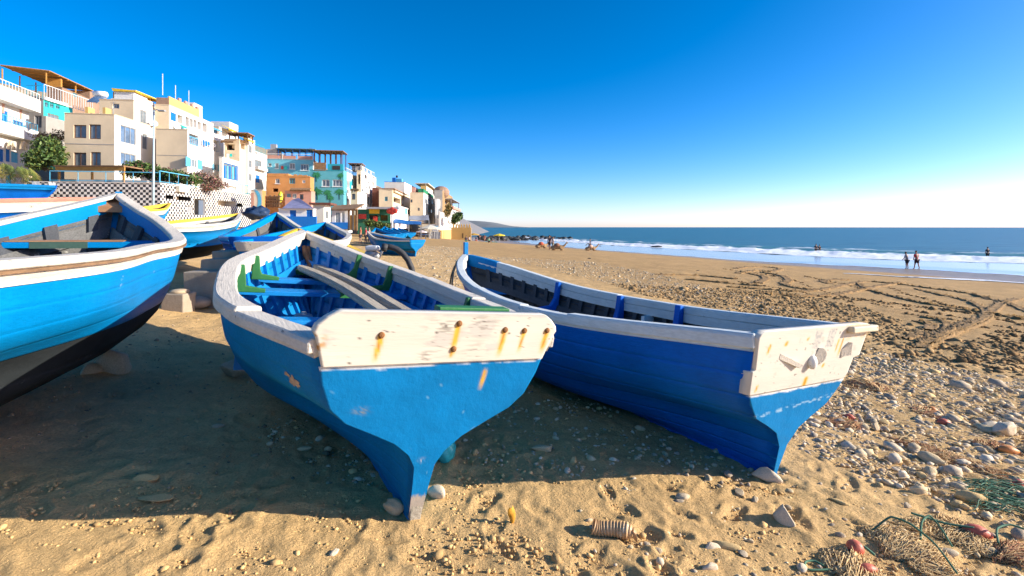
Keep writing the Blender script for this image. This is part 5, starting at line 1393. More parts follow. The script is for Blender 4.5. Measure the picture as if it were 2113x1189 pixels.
# kiosk of planks
o_ = tuple(P3(730, 470, 46)); t_ = thing('plank_kiosk', 'wooden plank kiosk with a cane awning beside the blue front', 'kiosk', o_)
for px in (720, 728, 736):
    MB().bar(P3(px, 476, 46), P3(px, 432, 46), .16).build('post', p_brownwood, t_, off=o_)
for k in range(6):
    a = P3(720 + k * 2.7, 475, 45.9); b_ = P3(722.4 + k * 2.7, 444, 45.9)
    MB().box((a[0], a[1] - .05, a[2]), (b_[0], a[1], b_[2])).build('plank', [p_oldwood, c_orangew, p_brownwood][k % 3], t_, off=o_)
P = [P3(694, 430, 46) + [0, 1.5, .3], P3(742, 428, 46) + [0, 1.5, .3], P3(742, 434, 46) + [0, -1.2, 0], P3(694, 436, 46) + [0, -1.2, 0]]
MB().add(P + [p + [0, 0, .1] for p in P], [(3, 2, 1, 0), (4, 5, 6, 7), (0, 1, 5, 4), (1, 2, 6, 5), (2, 3, 7, 6), (3, 0, 4, 7)]).build('cane_awning', c_roof, t_, off=o_)
# cafe with green, yellow and red front
h = House('beach cafe with green and yellow front and red bays', 80, 738, 806, 822, 433, 470, M('cafe_green', (.02, .13, .07), .7, .2, 2), -.05, w_bright, cat='cafe', name='beach_cafe', holes=[
    ('L', (741, 444, 755, 452), 'ok'), ('L', (762, 444, 780, 456), 'on'), ('L', (784, 444, 800, 456), 'oy')])
h.slab('L', (762, 432, 783, 441), .01, .2, 'sign_board', c_yellow); h.slab('L', (740, 442, 756, 452), .01, .12, 'red_counter', c_redp)
h.slab('L', (758, 428, 824, 432), .0, 1.4, 'roof_sheet', c_greyc); h.slab('L', (770, 447, 779, 457), .01, .1, 'red_panel', c_redp)
o_ = tuple(P3(808, 455, 76)); t_ = thing('cafe_sign', 'round red cafe sign lettered in white on a white post', 'sign', o_)
mb = MB(); c0 = P3(809, 437, 76)
for dx, dz in ((-.45, .1), (.45, .1), (0, .3), (0, -.1)): mb.ell(c0 + [dx, 0, dz], (.42, .12, .42), 12, 8)
mb.build('sign_board', c_redp, t_, True, o_)
MB().bar(P3(809, 470, 76), P3(809, 443, 76), .35, .2).build('post', c_white, t_, off=o_)
# blue tarpaulin awning, grey awning, parasols
def tarp(label, cat, pts, mat, name='awning'):
    o_ = tuple(pts[0]); t_ = thing(name, label, cat, o_)
    P = [np.array(p, float) for p in pts]; n, m = 10, 6; V = []
    for i in range(n):
        for j in range(m):
            u, v = i / (n - 1), j / (m - 1)
            p = (P[0] * (1 - u) + P[1] * u) * (1 - v) + (P[3] * (1 - u) + P[2] * u) * v
            V.append(p + [0, 0, -.18 * math.sin(math.pi * u) * math.sin(math.pi * v) + .05 * math.sin(9 * u)])
    V = np.array(V); k = grid_faces(n, m); q = len(V)
    me = raw_mesh('cloth', np.vstack([V, V - [0, 0, .04]]) - np.array(o_), np.vstack([k, k[:, ::-1] + q]), True); obj('cloth', me, mat, t_)
    for p in P: 
        g = float(gz(p[0], p[1])); 
        if p[2] > g + .2: MB().bar((p[0], p[1], g), p, .08).build('post', c_grey, t_, off=o_)
    return t_
tarp('blue awning stretched in front of the white beach house', 'awning', [P3(812, 452, 84), P3(870, 458, 84), P3(868, 464, 78), P3(812, 461, 78)], c_navy)
tarp('grey awning above the cafe tables by the cream house', 'awning', [P3(844, 446, 100), P3(884, 444, 100), P3(886, 455, 92), P3(843, 454, 92)], c_greyc)
def parasol(label, px, py, Y, r, hgt, mat, group='parasols of the beach cafe'):
    b = P3(px, py, Y); b[2] = float(gz(b[0], b[1])); t_ = thing('parasol', label, 'parasol', tuple(b), group)
    MB().tube([(0, 0, 0), (0, 0, hgt)], .05, 6).build('pole', c_white, t_)
    mb = MB(); n = 8; V = [(0, 0, hgt + .02)] + [(r * math.cos(2 * math.pi * k / n), r * math.sin(2 * math.pi * k / n), hgt - .28 * r) for k in range(n)] + [(r * math.cos(2 * math.pi * k / n), r * math.sin(2 * math.pi * k / n), hgt - .28 * r - .18) for k in range(n)]
    mb.add(V, [(0, 1 + k, 1 + (k + 1) % n) for k in range(n)] + [(1 + k, 9 + k, 9 + (k + 1) % n, 1 + (k + 1) % n) for k in range(n)]); mb.build('canopy', mat, t_)
parasol('large cream parasol in front of the white shop', 887, 482, 88, 2.1, 2.5, c_cream)
parasol('low pinkish white parasol over the cafe tables', 870, 486, 86, 1.0, 1.5, M('pinkish_canvas', (.60, .52, .52), .9, .1, 2))
parasol('small white parasol at the left of the cafe tables', 829, 484, 84, .9, 1.4, c_white)
def table(px, py, Y, label, mat):
    b = P3(px, py, Y); b[2] = float(gz(b[0], b[1])); t_ = thing('cafe_table', label, 'table', tuple(b), 'cafe tables on the sand')
    MB().box((-.6, -.4, .68), (.6, .4, .74)).build('tabletop', mat, t_)
    for sx in (-.5, .5):
        for sy in (-.32, .32): MB().bar((sx, sy, 0), (sx, sy, .68), .06).build('leg', c_grey, t_)
for px, lab, m_ in ((846, 'dark cafe table under the grey awning', c_dark), (858, 'pale cafe table beside the pink parasol', c_cream), (873, 'blue cafe table under the pink parasol', c_blue), (884, 'cafe table with pale top by the cream parasol pole', c_cream)): table(px, 487, 86, lab, m_)
for k, px in enumerate((892, 899, 904)):
    b = P3(px, 489, 90); b[2] = float(gz(b[0], b[1])); t_ = thing('folded_lounger', ['leftmost', 'middle', 'rightmost'][k] + ' of three grey striped loungers leaning before the shop', 'lounger', tuple(b), 'grey loungers leaning before the shop')
    MB().add([(-.3, 0, 0), (.3, 0, 0), (.3, .5, 1.3), (-.3, .5, 1.3), (-.3, .06, 0), (.3, .06, 0), (.3, .56, 1.3), (-.3, .56, 1.3)], [(0, 1, 2, 3), (7, 6, 5, 4), (0, 4, 5, 1), (1, 5, 6, 2), (2, 6, 7, 3), (3, 7, 4, 0)]).build('cloth', c_greyc, t_)
    for sx in (-.33, .33): MB().bar((sx, -.02, 0), (sx, .5, 1.35), .05).build('frame', c_white, t_)
b = P3(897, 476, 92); t_ = thing('cafe_board', 'turquoise and white menu board hanging by the cream parasol', 'sign', tuple(b))
o_ = tuple(b); MB().box(P3(892, 472, 92), P3(903, 466, 92) + [0, .1, 0]).build('panel', c_ltblue, t_, off=o_); MB().box(P3(892, 477, 92), P3(903, 472.2, 92) + [0, .1, 0]).build('panel', c_white, t_, off=o_); MB().bar(P3(892, 487, 92.05), P3(892, 466, 92.05), .08).build('post', c_grey, t_, off=o_)
# ------------------------------------------------------------------ greenery
def leaf_mat(name, a, b_):
    m = M(name, (1, 1, 1), .6, .15, 8, 0, attr='col'); 
    return m
m_leaf = leaf_mat('leaves', None, None)
m_bark = M('bark', (0.13, 0.09, 0.055), .9, .3, 6, .5, 40)
def foliage(name, blobs, n, size, cols, parent, off, seed, droop=0.0):
    r = np.random.default_rng(seed); V = []; Cc = []
    w = np.array([b[3] * b[4] * b[5] for b in blobs]); w /= w.sum()
    k = r.choice(len(blobs), n, p=w); B = np.array(blobs)[k]
    d = r.normal(size=(n, 3)); d /= np.linalg.norm(d, axis=1, keepdims=True)
    rad = r.uniform(.35, 1.0, (n, 1)) ** .6
    P = B[:, :3] + d * rad * B[:, 3:6] * (1 + .35 * r.normal(size=(n, 1)) * .5)
    a = r.normal(size=(n, 3)); a /= np.linalg.norm(a, axis=1, keepdims=True)
    b_ = np.cross(a, r.normal(size=(n, 3))); b_ /= np.linalg.norm(b_, axis=1, keepdims=True)
    s_ = size * r.uniform(.5, 1.4, (n, 1))
    Q = np.stack([P - a * s_, P + b_ * s_ * .45 , P + a * s_ + [0, 0, -droop], P - b_ * s_ * .45], 1)
    c = np.array(cols)[r.integers(0, len(cols), n)] * r.uniform(.6, 1.35, (n, 1))
    me = raw_mesh(name, Q.reshape(-1, 3) - np.array(off), np.arange(4 * n).reshape(n, 4))
    vcol(me, np.repeat(c, 4, 0))
    return obj(name, me, m_leaf, parent)
def shrub(label, px, py, Y, blobs_px, n, size, cols, seed, name='shrub', cat='shrub', group=None, base=None):
    o_ = P3(px, py, Y); o_[2] = base if base is not None else o_[2]
    t_ = thing(name, label, cat, tuple(o_), group)
    bl = []
    for (x, y, rx, ry, dy) in blobs_px:
        p = P3(x, y, Y + dy); k = Y / F; bl.append((p[0], p[1], p[2], rx * k, max(rx, ry) * k * .9, ry * k))
    mb = MB(); r = random.Random(seed)
    for b_ in bl:
        c = np.array(b_[:3]); mid = (o_ + c) / 2 + np.array([r.uniform(-.2, .2), r.uniform(-.2, .2), 0]); mb.tube([o_, mid, c + [0, 0, b_[5] * .4]], [.07, .05, .02], 5)
    mb.build('stem', m_bark, t_, True, o_)
    foliage('foliage', bl, n, size, cols, t_, o_, seed)
    return t_
GR = [(0.05, 0.10, 0.02), (0.07, 0.13, 0.025), (0.10, 0.15, 0.03), (0.035, 0.075, 0.02)]
YG = [(0.14, 0.16, 0.03), (0.20, 0.19, 0.04), (0.09, 0.12, 0.025)]
PK = [(0.30, 0.16, 0.13), (0.36, 0.24, 0.18), (0.10, 0.11, 0.035), (0.26, 0.10, 0.09)]
shrub('bushy green shrub between the white balcony house and the cream house', 92, 352, 49, [(85, 325, 26, 20, 0), (110, 318, 22, 24, .6), (98, 300, 24, 18, 1), (72, 338, 18, 14, -.5), (122, 335, 14, 14, 0)], 4200, .17, GR + YG[:1], 3)
shrub('dry brown shrub in front of the grey house wall', 108, 300, 54, [(100, 284, 26, 10, 0), (122, 280, 14, 12, 0)], 900, .13, [(.14, .09, .05), (.2, .13, .07), (.1, .09, .04)], 4, base=None)
shrub('green and pink creeper hedge behind the terrace railing', 330, 388, 48.5, [(275, 350, 22, 17, 0), (305, 352, 22, 16, .4), (335, 360, 20, 14, .4), (362, 364, 22, 14, .3), (392, 370, 22, 13, .4), (286, 338, 10, 8, 0)], 5200, .14, GR + GR + [(.24, .12, .09)], 5)
shrub('pink flowering creeper spilling towards the shuttered house', 425, 396, 51, [(415, 366, 16, 13, 0), (440, 374, 16, 11, .3), (458, 382, 12, 9, .3), (430, 386, 16, 8, -.3)], 2000, .12, PK, 6)
shrub('yellow green bushes before the cafe front', 770, 474, 66, [(764, 461, 12, 7, 0), (782, 464, 12, 6, .5), (797, 465, 10, 5, .8)], 1500, .13, YG + GR[:2], 7)
shrub('green tree on the wall at the far end of the row', 944, 466, 113, [(942, 449, 9, 9, 0), (948, 446, 7, 8, .5), (938, 455, 6, 6, 0)], 1500, .3, GR, 8, 'tree', 'tree')
shrub('dry golden creeper hanging beside the domed house', 926, 462, 119, [(926, 430, 6, 10, -1), (922, 440, 6, 8, -1.5), (936, 458, 5, 6, -1.5)], 900, .3, [(.22, .14, .04), (.28, .19, .06), (.12, .11, .03)], 9)
# palm leaf shelter at the left edge
o_ = P3(20, 392, 43); t_ = thing('palm_shelter', 'beach shelter roofed with yellow green palm fronds at the left edge', 'shelter', tuple(o_))
r_ = np.random.default_rng(12)
for k in range(34):
    x = r_.uniform(-30, 66); a = P3(x, np.interp(x, [-30, 20, 80], [336, 338, 352]) + r_.uniform(-3, 4), 44 + r_.uniform(-.5, 1)); b_ = P3(x + r_.uniform(6, 20), np.interp(x, [-30, 66], [362, 380]) + r_.uniform(-6, 6), 42.5 + r_.uniform(-.4, .4))
    d = b_ - a; V = []; Fc = []; m_ = 7; sd = np.cross(d, [0, 0, 1.0]); sd /= np.linalg.norm(sd)
    for i in range(m_):
        u = i / (m_ - 1); c = a + d * u + np.array([0, 0, .35 * math.sin(math.pi * u)])
        w_ = .34 * math.sin(math.pi * min(.95, .12 + u * .85))
        for sg in (-1, 1):
            n0 = len(V); V += [c, c + d * .06, c + sd * sg * w_ + d * .16 + [0, 0, -.12]]; Fc.append((n0, n0 + 1, n0 + 2))
            n0 = len(V); V += [c + d * .07, c + d * .13, c + sd * sg * w_ * .9 + d * .25 + [0, 0, -.18]]; Fc.append((n0, n0 + 1, n0 + 2))
    me = raw_mesh('palm_frond', np.array(V) - o_, Fc); vcol(me, np.tile(np.array([(.30, .25, .05), (.20, .22, .04), (.12, .16, .03)][k % 3]) * r_.uniform(.7, 1.2), (len(V), 1))); obj('palm_frond', me, m_leaf, t_)
for px in (-10, 18, 50):
    MB().bar(P3(px, 400, 43), P3(px, 362, 43), .22).build('post', c_ltblue if px == 18 else w_beige, t_, off=o_)
MB().box(P3(-60, 366, 44.2), P3(66, 360, 44.6)).build('rear_wall', w_beige, t_, off=o_)
# low arched planter wall
o_ = P3(30, 400, 40); t_ = thing('planter_wall', 'low wall of pale blue and orange planters at the left edge', 'planter', tuple(o_))
for k in range(4):
    x = -22 + k * 24
    MB().box(P3(x, 402, 40), P3(x + 8, 384, 40.5) ).build('planter', c_ltblue, t_, off=o_)
    MB().box(P3(x + 8.3, 402, 40), P3(x + 17, 386, 40.4)).build('planter', c_orangew, t_, off=o_)
MB().box(P3(-60, 404, 40.6), P3(66, 386, 41)).build('wall', w_grey, t_, off=o_)
# stack of plastic chairs
def chair(px, py, Y, rz, label):
    o_ = P3(px, py, Y); o_[2] = max(o_[2], float(gz(o_[0], o_[1])))
    t_ = thing('plastic_chair', label, 'chair', tuple(o_), 'grey plastic chairs by the chequered wall'); t_.rotation_euler = (0, 0, rz)
    MB().box((-.24, -.24, .42), (.24, .24, .45)).build('seat', c_grey, t_); MB().add([(-.24, .22, .45), (.24, .22, .45), (.24, .34, .9), (-.24, .34, .9), (-.24, .25, .45), (.24, .25, .45), (.24, .37, .9), (-.24, .37, .9)], [(0, 1, 2, 3), (7, 6, 5, 4), (0, 4, 5, 1), (1, 5, 6, 2), (2, 6, 7, 3), (3, 7, 4, 0)]).build('backrest', c_grey, t_)
    for sx in (-.21, .21):
        for sy in (-.21, .21): MB().bar((sx * 1.1, sy * 1.1, 0), (sx, sy, .42), .04).build('leg', c_grey, t_)
for px, py, rz, lab in ((70, 396, .4, 'grey plastic chair nearest the planter wall'), (84, 397, 2.2, 'grey plastic chair turned away beside the planters'), (97, 396, -.6, 'grey plastic chair in the middle of the loose chairs'), (112, 398, 1.2, 'grey plastic chair closest to the chequers')): chair(px, py, 41.5, rz, lab)

# surfboard and wooden fence by the orange house, dark covered heap
o_ = P3(577, 420, 58); t_ = thing('surfboard', 'upright yellow surfboard before the orange house', 'surfboard', tuple(o_))
pts = [P3(577.5 + .3 * k, 419 - k * 3.4, 58) for k in range(8)]; mb = MB(); mb.tube(pts, [.06, .2, .27, .3, .3, .27, .2, .04], 8); ob = mb.build('board', M('yellow_green_board', (.62, .60, .04), .4), t_, True, o_); 
o_ = P3(560, 425, 57); t_ = thing('wooden_fence', 'brown wooden terrace fence below the orange house', 'fence', tuple(o_))
for k in range(7): MB().bar(P3(549 + k * 4.5, 428, 57), P3(549 + k * 4.5, 403 + (k % 2) * 3, 57), .16).build('post', p_brownwood, t_, off=o_)
for y in (406, 414, 421): MB().bar(P3(547, y, 56.8), P3(582, y, 56.8), .12).build('rail', p_brownwood, t_, off=o_)
def heap(name, label, cat, c, r3, mat, seed, amp=.25, sink=.25, parent=None, kind=None, nu=22, nv=12, group=None):
    mb = MB().ell((0, 0, 0), (1, 1, 1), nu, nv)
    V = np.array(mb.v); n = fbm(V[:, 0] * 1.7 + seed, V[:, 1] * 1.7 + V[:, 2] * 1.3, 4, seed); V = V * (1 + amp * n[:, None]) * np.array(r3)
    V[:, 2] += r3[2] * (1 - 2 * sink)
    t_ = obj(name, raw_mesh(name, V, mb.f, True), mat); t_.location = c
    return tag(t_, label, cat, group, kind)
g0 = P3(528, 448, 24); g0[2] = gz(g0[0], g0[1])
heap('covered_heap', 'dark blue tarpaulin heaped over gear between the boats', 'tarpaulin', tuple(P3(530, 446, 22)), (.55, .45, .26), M('dark_tarpaulin', (.012, .035, .09), .6, .3, 3, .5, 8), 5, .7)

# ------------------------------------------------------------------ concrete steps and blocks
m_conc = M('weathered_concrete', (0.37, 0.30, 0.22), .92, .16, 3, .6, 22, (.26, .21, .15), .2, 5, bdist=.02)
o_ = G(415, 634); t_ = thing('concrete_steps', 'rough concrete steps of three tiers between the boats', 'steps', tuple(o_)); Y0 = o_[1]
def cblock(x0, x1, yt, yb, Ya, dep, jit=.03, name='step'):
    a = P3(x0, yb, Ya); b_ = P3(x1, yt, Ya)
    mb = MB(); n = 7; V = []
    mb.box((a[0], Ya, a[2] - .1), (b_[0], Ya + dep, b_[2]), jit)
    return mb.build(name, m_conc, t_, off=o_, bevel=.02)
cblock(378, 520, 563, 630, Y0, .45); cblock(413, 530, 533, 566, Y0 + .46, .5); cblock(437, 540, 520, 540, Y0 + .97, .5)
mb = MB().ell(P3(405, 625, Y0 - .15), (.25, .2, .12), 12, 8); mb.build('rubble', m_conc, t_, True, o_)
o_ = G(357, 643); t_ = thing('concrete_block', 'small pale topped concrete block standing before the steps', 'block', tuple(o_))
a = P3(333, 645, o_[1]); b_ = P3(381, 605, o_[1]); MB().box((a[0], o_[1], a[2] - .05), (b_[0], o_[1] + .3, b_[2]), .02).build('block', m_conc, t_, off=o_, bevel=.02)
MB().ell(((a[0] + b_[0]) / 2, o_[1] + .15, b_[2] + .003), (.17, .14, .05), 10, 6).build('pale_cap', M('pale_cap_colour', (.5, .38, .24), .95, .2, 8, .5, 40), t_, True, o_)  # paler low mound on the block's top

# ------------------------------------------------------------------ stones
def ico(sub):
    import bmesh
    bm = bmesh.new(); bmesh.ops.create_icosphere(bm, subdivisions=sub, radius=1.0)
    V = np.array([v.co[:] for v in bm.verts]); Fc = np.array([[v.index for v in f.verts] for f in bm.faces]); bm.free()
    return V, Fc
I1, I2, I3 = ico(1), ico(2), ico(3)
def stone_shape(base, seed, flat=.6, lum=.28, ang=0.0):
    V, Fc = base
    r = np.random.default_rng(seed); V = V.copy()
    f = 1 + lum * fbm(V[:, 0] * 1.1 + seed * 3.1, V[:, 1] * 1.1 + V[:, 2] * .9 + seed, 3, seed % 7)
    V = V * f[:, None]
    for k in range(5 + int(ang * 6)):       # broken facets
        n = r.normal(size=3); n /= np.linalg.norm(n); d = r.uniform(.72, .95) - .22 * ang
        e = V @ n - d; V = np.where((e > 0)[:, None], V - n * e[:, None] * (.75 + .2 * ang), V)
    V = V * np.array([1.0, r.uniform(.62, .85), flat * r.uniform(.75, 1.15)])
    return V
STONE_COL = [(0.60, 0.46, 0.27), (0.54, 0.43, 0.29), (0.70, 0.57, 0.40), (0.43, 0.34, 0.24), (0.56, 0.43, 0.27), (0.62, 0.43, 0.20)]
m_st = [M('stone_%s' % n, c, .9, .18, 14, .45, 60, (.22, .2, .17), .1, 20, spec=.1) for n, c in zip(('buff', 'grey', 'pale', 'slate', 'dun', 'ochre'), STONE_COL)]
m_pebble = M('pebble', (1, 1, 1), .9, .15, 30, .4, 90, attr='col', spec=.1)
def inpoly(px, py, poly):
    c = np.zeros(len(px), bool); n = len(poly)
    for i in range(n):
        x0, y0 = poly[i]; x1, y1 = poly[(i + 1) % n]
        c ^= ((y0 > py) != (y1 > py)) & (px < (x1 - x0) * (py - y0) / (y1 - y0 + 1e-9) + x0)
    return c
def toimg(x, y):
    z = gz(x, y); return CX + F * x / y, HY - F * (z - EYE) / y
def scatter(poly, n, ymin, ymax, r, xr=None):
    """world points spread evenly over the ground inside a photo polygon"""
    out = []
    xs = [p[0] for p in poly]
    while sum(len(o) for o in out) < n:
        y = r.uniform(ymin, ymax, 20000); a0, a1 = (min(xs) - CX) / F, (max(xs) - CX) / F
        x = y * r.uniform(a0, a1, 20000); keep = r.random(20000) < y / ymax
        x, y = x[keep], y[keep]; ix, iy = toimg(x, y); k = inpoly(ix, iy, poly)
        out.append(np.stack([x[k], y[k]], 1))
        if len(out) > 60: break
    return np.concatenate(out)[:n]
def stones_joined(name, label, pts, sizes, seed, base, kind='stuff', cols=STONE_COL, flat=.6, sink=.2, mat=None, lum=.28):
    r = np.random.default_rng(seed)
    shapes = [stone_shape(base, s + seed, flat, lum) for s in range(10)]; Fc = base[1]; nv = len(base[0])
    n = len(pts); k = r.integers(0, 10, n); S = np.array(shapes)[k]
    th = r.uniform(0, 2 * np.pi, n); c, s = np.cos(th)[:, None], np.sin(th)[:, None]
    tl = r.normal(0, .22, n)[:, None]
    z = S[..., 2] * np.cos(tl) + S[..., 0] * np.sin(tl); x = S[..., 0] * np.cos(tl) - S[..., 2] * np.sin(tl)
    X = x * c - S[..., 1] * s; Yy = x * s + S[..., 1] * c
    sz = sizes[:, None]
    V = np.stack([pts[:, :1] + X * sz, pts[:, 1:2] + Yy * sz, gz(pts[:, 0], pts[:, 1])[:, None] + (z + flat * (1 - 2 * sink) * .8) * sz], -1).reshape(-1, 3)
    FF = (Fc[None] + (np.arange(n) * nv)[:, None, None]).reshape(-1, 3)
    me = raw_mesh(name, V, FF, True)
    col = np.array(cols)[r.integers(0, len(cols), n)] * r.uniform(.75, 1.25, (n, 1)); vcol(me, np.repeat(col, nv, 0))
    return tag(obj(name, me, mat or m_pebble), label, None, None, kind)
r_ = np.random.default_rng(21)
Z1 = [(1600, 880), (1700, 770), (1790, 720), (1950, 760), (2150, 790), (2150, 1120), (1980, 1050), (1800, 990), (1650, 930)]
Z2 = [(1640, 900), (1800, 960), (2113, 1080), (2150, 1210), (1250, 1210), (1150, 1000), (1500, 1000)]
Z3 = [(950, 840), (1100, 790), (1330, 865), (1560, 965), (1500, 1010), (1150, 985), (960, 960)]
Z4 = [(870, 480), (960, 492), (985, 530), (1100, 548), (1300, 598), (1480, 636), (1650, 652), (1560, 615), (1330, 560), (1180, 530), (1050, 505)]
Z4b = [(850, 500), (880, 484), (950, 500), (948, 600), (900, 580), (860, 555)]
Z5 = [(600, 850), (720, 900), (800, 1010), (690, 1000), (520, 900)]
p = scatter(Z1, 7600, 2.2, 9, r_)
stones_joined('pebbles', 'bed of grey and buff pebbles beside the right boat', p, np.exp(r_.normal(-4.15, .55, len(p))), 1, I1, sink=.36)
p = np.concatenate([scatter(Z2, 420, 1.9, 4, r_), scatter(Z3, 800, 2.6, 5.5, r_), scatter(Z5, 220, 2.6, 5, r_)])
stones_joined('pebbles', 'loose small pebbles strewn over the sand by the boats', p, np.exp(r_.normal(-4.55, .5, len(p))), 2, I1, sink=.36)
p = np.concatenate([scatter(Z4, 4600, 7, 34, r_), scatter(Z4b, 3400, 7, 50, r_)])
stones_joined('gravel_bank', 'bank of pale gravel beyond the right boat', p, np.exp(r_.normal(-3.75, .5, len(p))), 3, (I1[0], I1[1]), sink=.38, cols=[(.50, .40, .26), (.56, .46, .31), (.42, .33, .22), (.36, .29, .2)])
# crumbs of sand
def crumbs(name, label, pts, sizes, seed, col):
    return stones_joined(name, label, pts, sizes, seed, I1, cols=[col, tuple(.85 * c for c in col), tuple(1.08 * c for c in col)], flat=.7, sink=.55, lum=.5)
FG = [(-60, 990), (700, 1010), (950, 950), (1560, 1000), (1750, 1010), (2170, 1200), (2170, 1230), (-60, 1230)]
p = scatter(FG, 5200, 1.9, 4.2, r_); crumbs('sand_crumbs', 'crumbs of dry sand kicked up in the foreground', p, np.exp(r_.normal(-5.0, .5, len(p))), 4, SAND)
CH = [(1180, 560), (1350, 585), (1560, 590), (1800, 640), (1960, 700), (2150, 720), (2150, 790), (1800, 740), (1600, 660), (1330, 610)]
p = scatter(CH, 5200, 6, 18, r_); crumbs('churned_sand', 'churned clods of damp sand past the right boat', p, np.exp(r_.normal(-3.35, .45, len(p))), 5, (.33, .21, .095))
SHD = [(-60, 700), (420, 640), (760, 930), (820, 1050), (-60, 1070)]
p = scatter(SHD, 700, 2.6, 8, r_); crumbs('sand_crumbs', 'small clods of darker sand in the shade of the boats', p, np.exp(r_.normal(-4.6, .5, len(p))), 6, (.36, .26, .16))  # clod colour darker than the foreground crumbs

# single stones
SH_ = [raw_mesh('stone_shape', stone_shape(I3, 40 + k, .62, .3), I3[1], True) for k in range(8)]
ANG_ = [raw_mesh('stone_shape', stone_shape(I3, 60 + k, .75, .35, 1.0), I3[1], True) for k in range(5)]
def stone(label, x, y, a, mesh, mat, rz, group=None, name='stone', sc=(1, 1, 1), sink=.22, tilt=0.0, z=None, cat='stone'):
    me = mesh.copy() if not mesh.materials else mesh
    o = bpy.data.objects.new(name, mesh); C.objects.link(o)
    if not mesh.materials: mesh.materials.append(mat)
    o.material_slots[0].link = 'OBJECT'; o.material_slots[0].material = mat
    o.scale = (a * sc[0], a * sc[1], a * sc[2]); o.rotation_euler = (tilt, tilt * .6, rz)
    zz = float(gz(x, y)) if z is None else z
    o.location = (x, y, zz + a * sc[2] * .62 * (1 - 2 * sink))
    return tag(o, label, cat, group)
def stone_px(label, px, py, wpx, k, ang, mi, rz, **kw):
    g = G(px, py); return stone(label, g[0], g[1] + wpx / F * g[1] * .3, wpx / 2 / F * g[1], (ANG_ if ang else SH_)[k], m_st[mi], rz, **kw)
stone_px('big rounded rock wedged under the left boat', 216, 775, 82, 0, True, 1, .3, name='boulder', sc=(1, .8, 1.15), sink=.12)
stone_px('brown rock lying under the left boat beside the rounded rock', 176, 775, 50, 1, True, 4, 1.3, name='boulder', sc=(1, .8, .9))
stone_px('dark rock propping the port side of the middle boat', 468, 785, 82, 2, True, 3, -.2, name='boulder', sc=(1, .8, .95), sink=.1)
stone_px('long stone leaning against the heel of the middle boat', 808, 1068, 52, 3, False, 0, -.5, sc=(1, .7, .9), sink=.1)
stone_px('white stone just right of the middle boat heel', 899, 1035, 46, 4, False, 2, -.5, sc=(1, .75, 1.0), sink=.1)
stone_px('flat pale stone under the keel of the right boat', 1594, 1003, 78, 4, True, 2, -.35, sc=(1, .6, .55), sink=.1)
stone_px('flat brown slab in the shade left of the middle boat', 284, 1000, 58, 1, True, 5, .2, sc=(1, .6, .4), sink=.15)
stone_px('low ochre slab at the shadow edge in the foreground', 300, 1046, 82, 2, True, 5, .1, sc=(1, .5, .25), sink=.15)
stone_px('dark lump with a small companion in the shade', 445, 886, 24, 0, False, 3, .4, sc=(1, .8, .8))
stone_px('egg shaped white stone in the lower left foreground', 686, 1150, 24, 5, False, 2, 1.1, sc=(1, .8, .9))
stone_px('pale stone in the shade beneath the middle boat', 625, 933, 28, 6, False, 0, .3, sc=(1, .7, .6))
stone_px('smooth stone in the shadow below the right boat keel', 1322, 890, 22, 7, False, 0, -.7)
stone_px('long pale stone in the shade between the two boats', 1120, 940, 70, 3, True, 0, .1, sc=(1, .6, .4), sink=.2)
stone_px('ribbed white stone at the bottom edge', 1470, 1185, 44, 0, True, 2, .4, sc=(1, .7, .7))
stone_px('long buff stone near the bottom edge right of the bottle', 1508, 1142, 54, 2, False, 5, -.35, sc=(1, .5, .5))
stone_px('white crusted stone beside the long buff stone', 1474, 1140, 38, 1, True, 2, .2, sc=(1, .6, .7))
stone_px('round grey stone on the sand below the right boat', 1412, 1038, 30, 6, False, 1, .2)
stone_px('big grey ochre boulder in the pebbles at the right edge', 2018, 1045, 54, 7, False, 5, -.5, sc=(1, .8, 1))
stone_px('long grey stone among the pebbles right of the keel stone', 1745, 1052, 60, 3, True, 5, -.9, sc=(1, .5, .4))
stone_px('pale angular boulder at the right edge of the pebbles', 2095, 905, 70, 3, True, 2, .5, sc=(1, .8, .9), name='boulder')
stone_px('smooth white stone standing in the pebbles', 1930, 985, 40, 0, False, 0, .8, sc=(1, .8, .9))
stone_px('large whitish stone left of the boulder at the right edge', 1995, 965, 30, 5, False, 2, .2)
# the rest of the larger stones
used = 0
pl = np.concatenate([scatter(Z1, 150, 2.2, 7, r_), scatter(Z2, 40, 1.95, 3.6, r_), scatter(Z3, 46, 2.7, 5, r_)])
LM = [((899, 1035), 'near the white stone by the middle heel'), ((1055, 1080), 'near the orange leaf'), ((1265, 1105), 'near the plastic bottle'), ((1412, 1038), 'near the round grey stone'), ((1594, 1003), 'near the right boat heel'),
      ((1508, 1142), 'near the long buff stone'), ((1772, 1152), 'near the round red float'), ((2030, 1120), 'near the oval pink red float'), ((1640, 1120), 'left of the corner nets'), ((1745, 1052), 'near the long grey stone in the pebbles'),
      ((2018, 1045), 'near the ochre boulder at the right edge'), ((1930, 985), 'near the smooth white stone'), ((2095, 905), 'near the angular boulder at the right edge'), ((1954, 880), 'near the straw net float'), ((1757, 868), 'near the red patched net'),
      ((1800, 800), 'near the heaped tan net'), ((1960, 790), 'at the far side of the pebbles'), ((2070, 830), 'at the far right of the pebbles'), ((1660, 930), 'under the stern of the right boat'), ((1850, 930), 'near the long brown net'), ((1690, 860), 'beside the right boat hull'),
      ((1120, 940), 'in the shade near the long pale stone'), ((1322, 890), 'in the shade under the right boat keel'), ((1010, 860), 'in the shade beside the middle stern'), ((1230, 940), 'in the shade at the sunlit edge'), ((1440, 960), 'in the shade under the right stern'), ((1160, 830), 'deep in the shade between the boats'), ((2070, 1030), 'near the green net tangle')]
LMG = [(G(*a)[:2], b_) for a, b_ in LM]
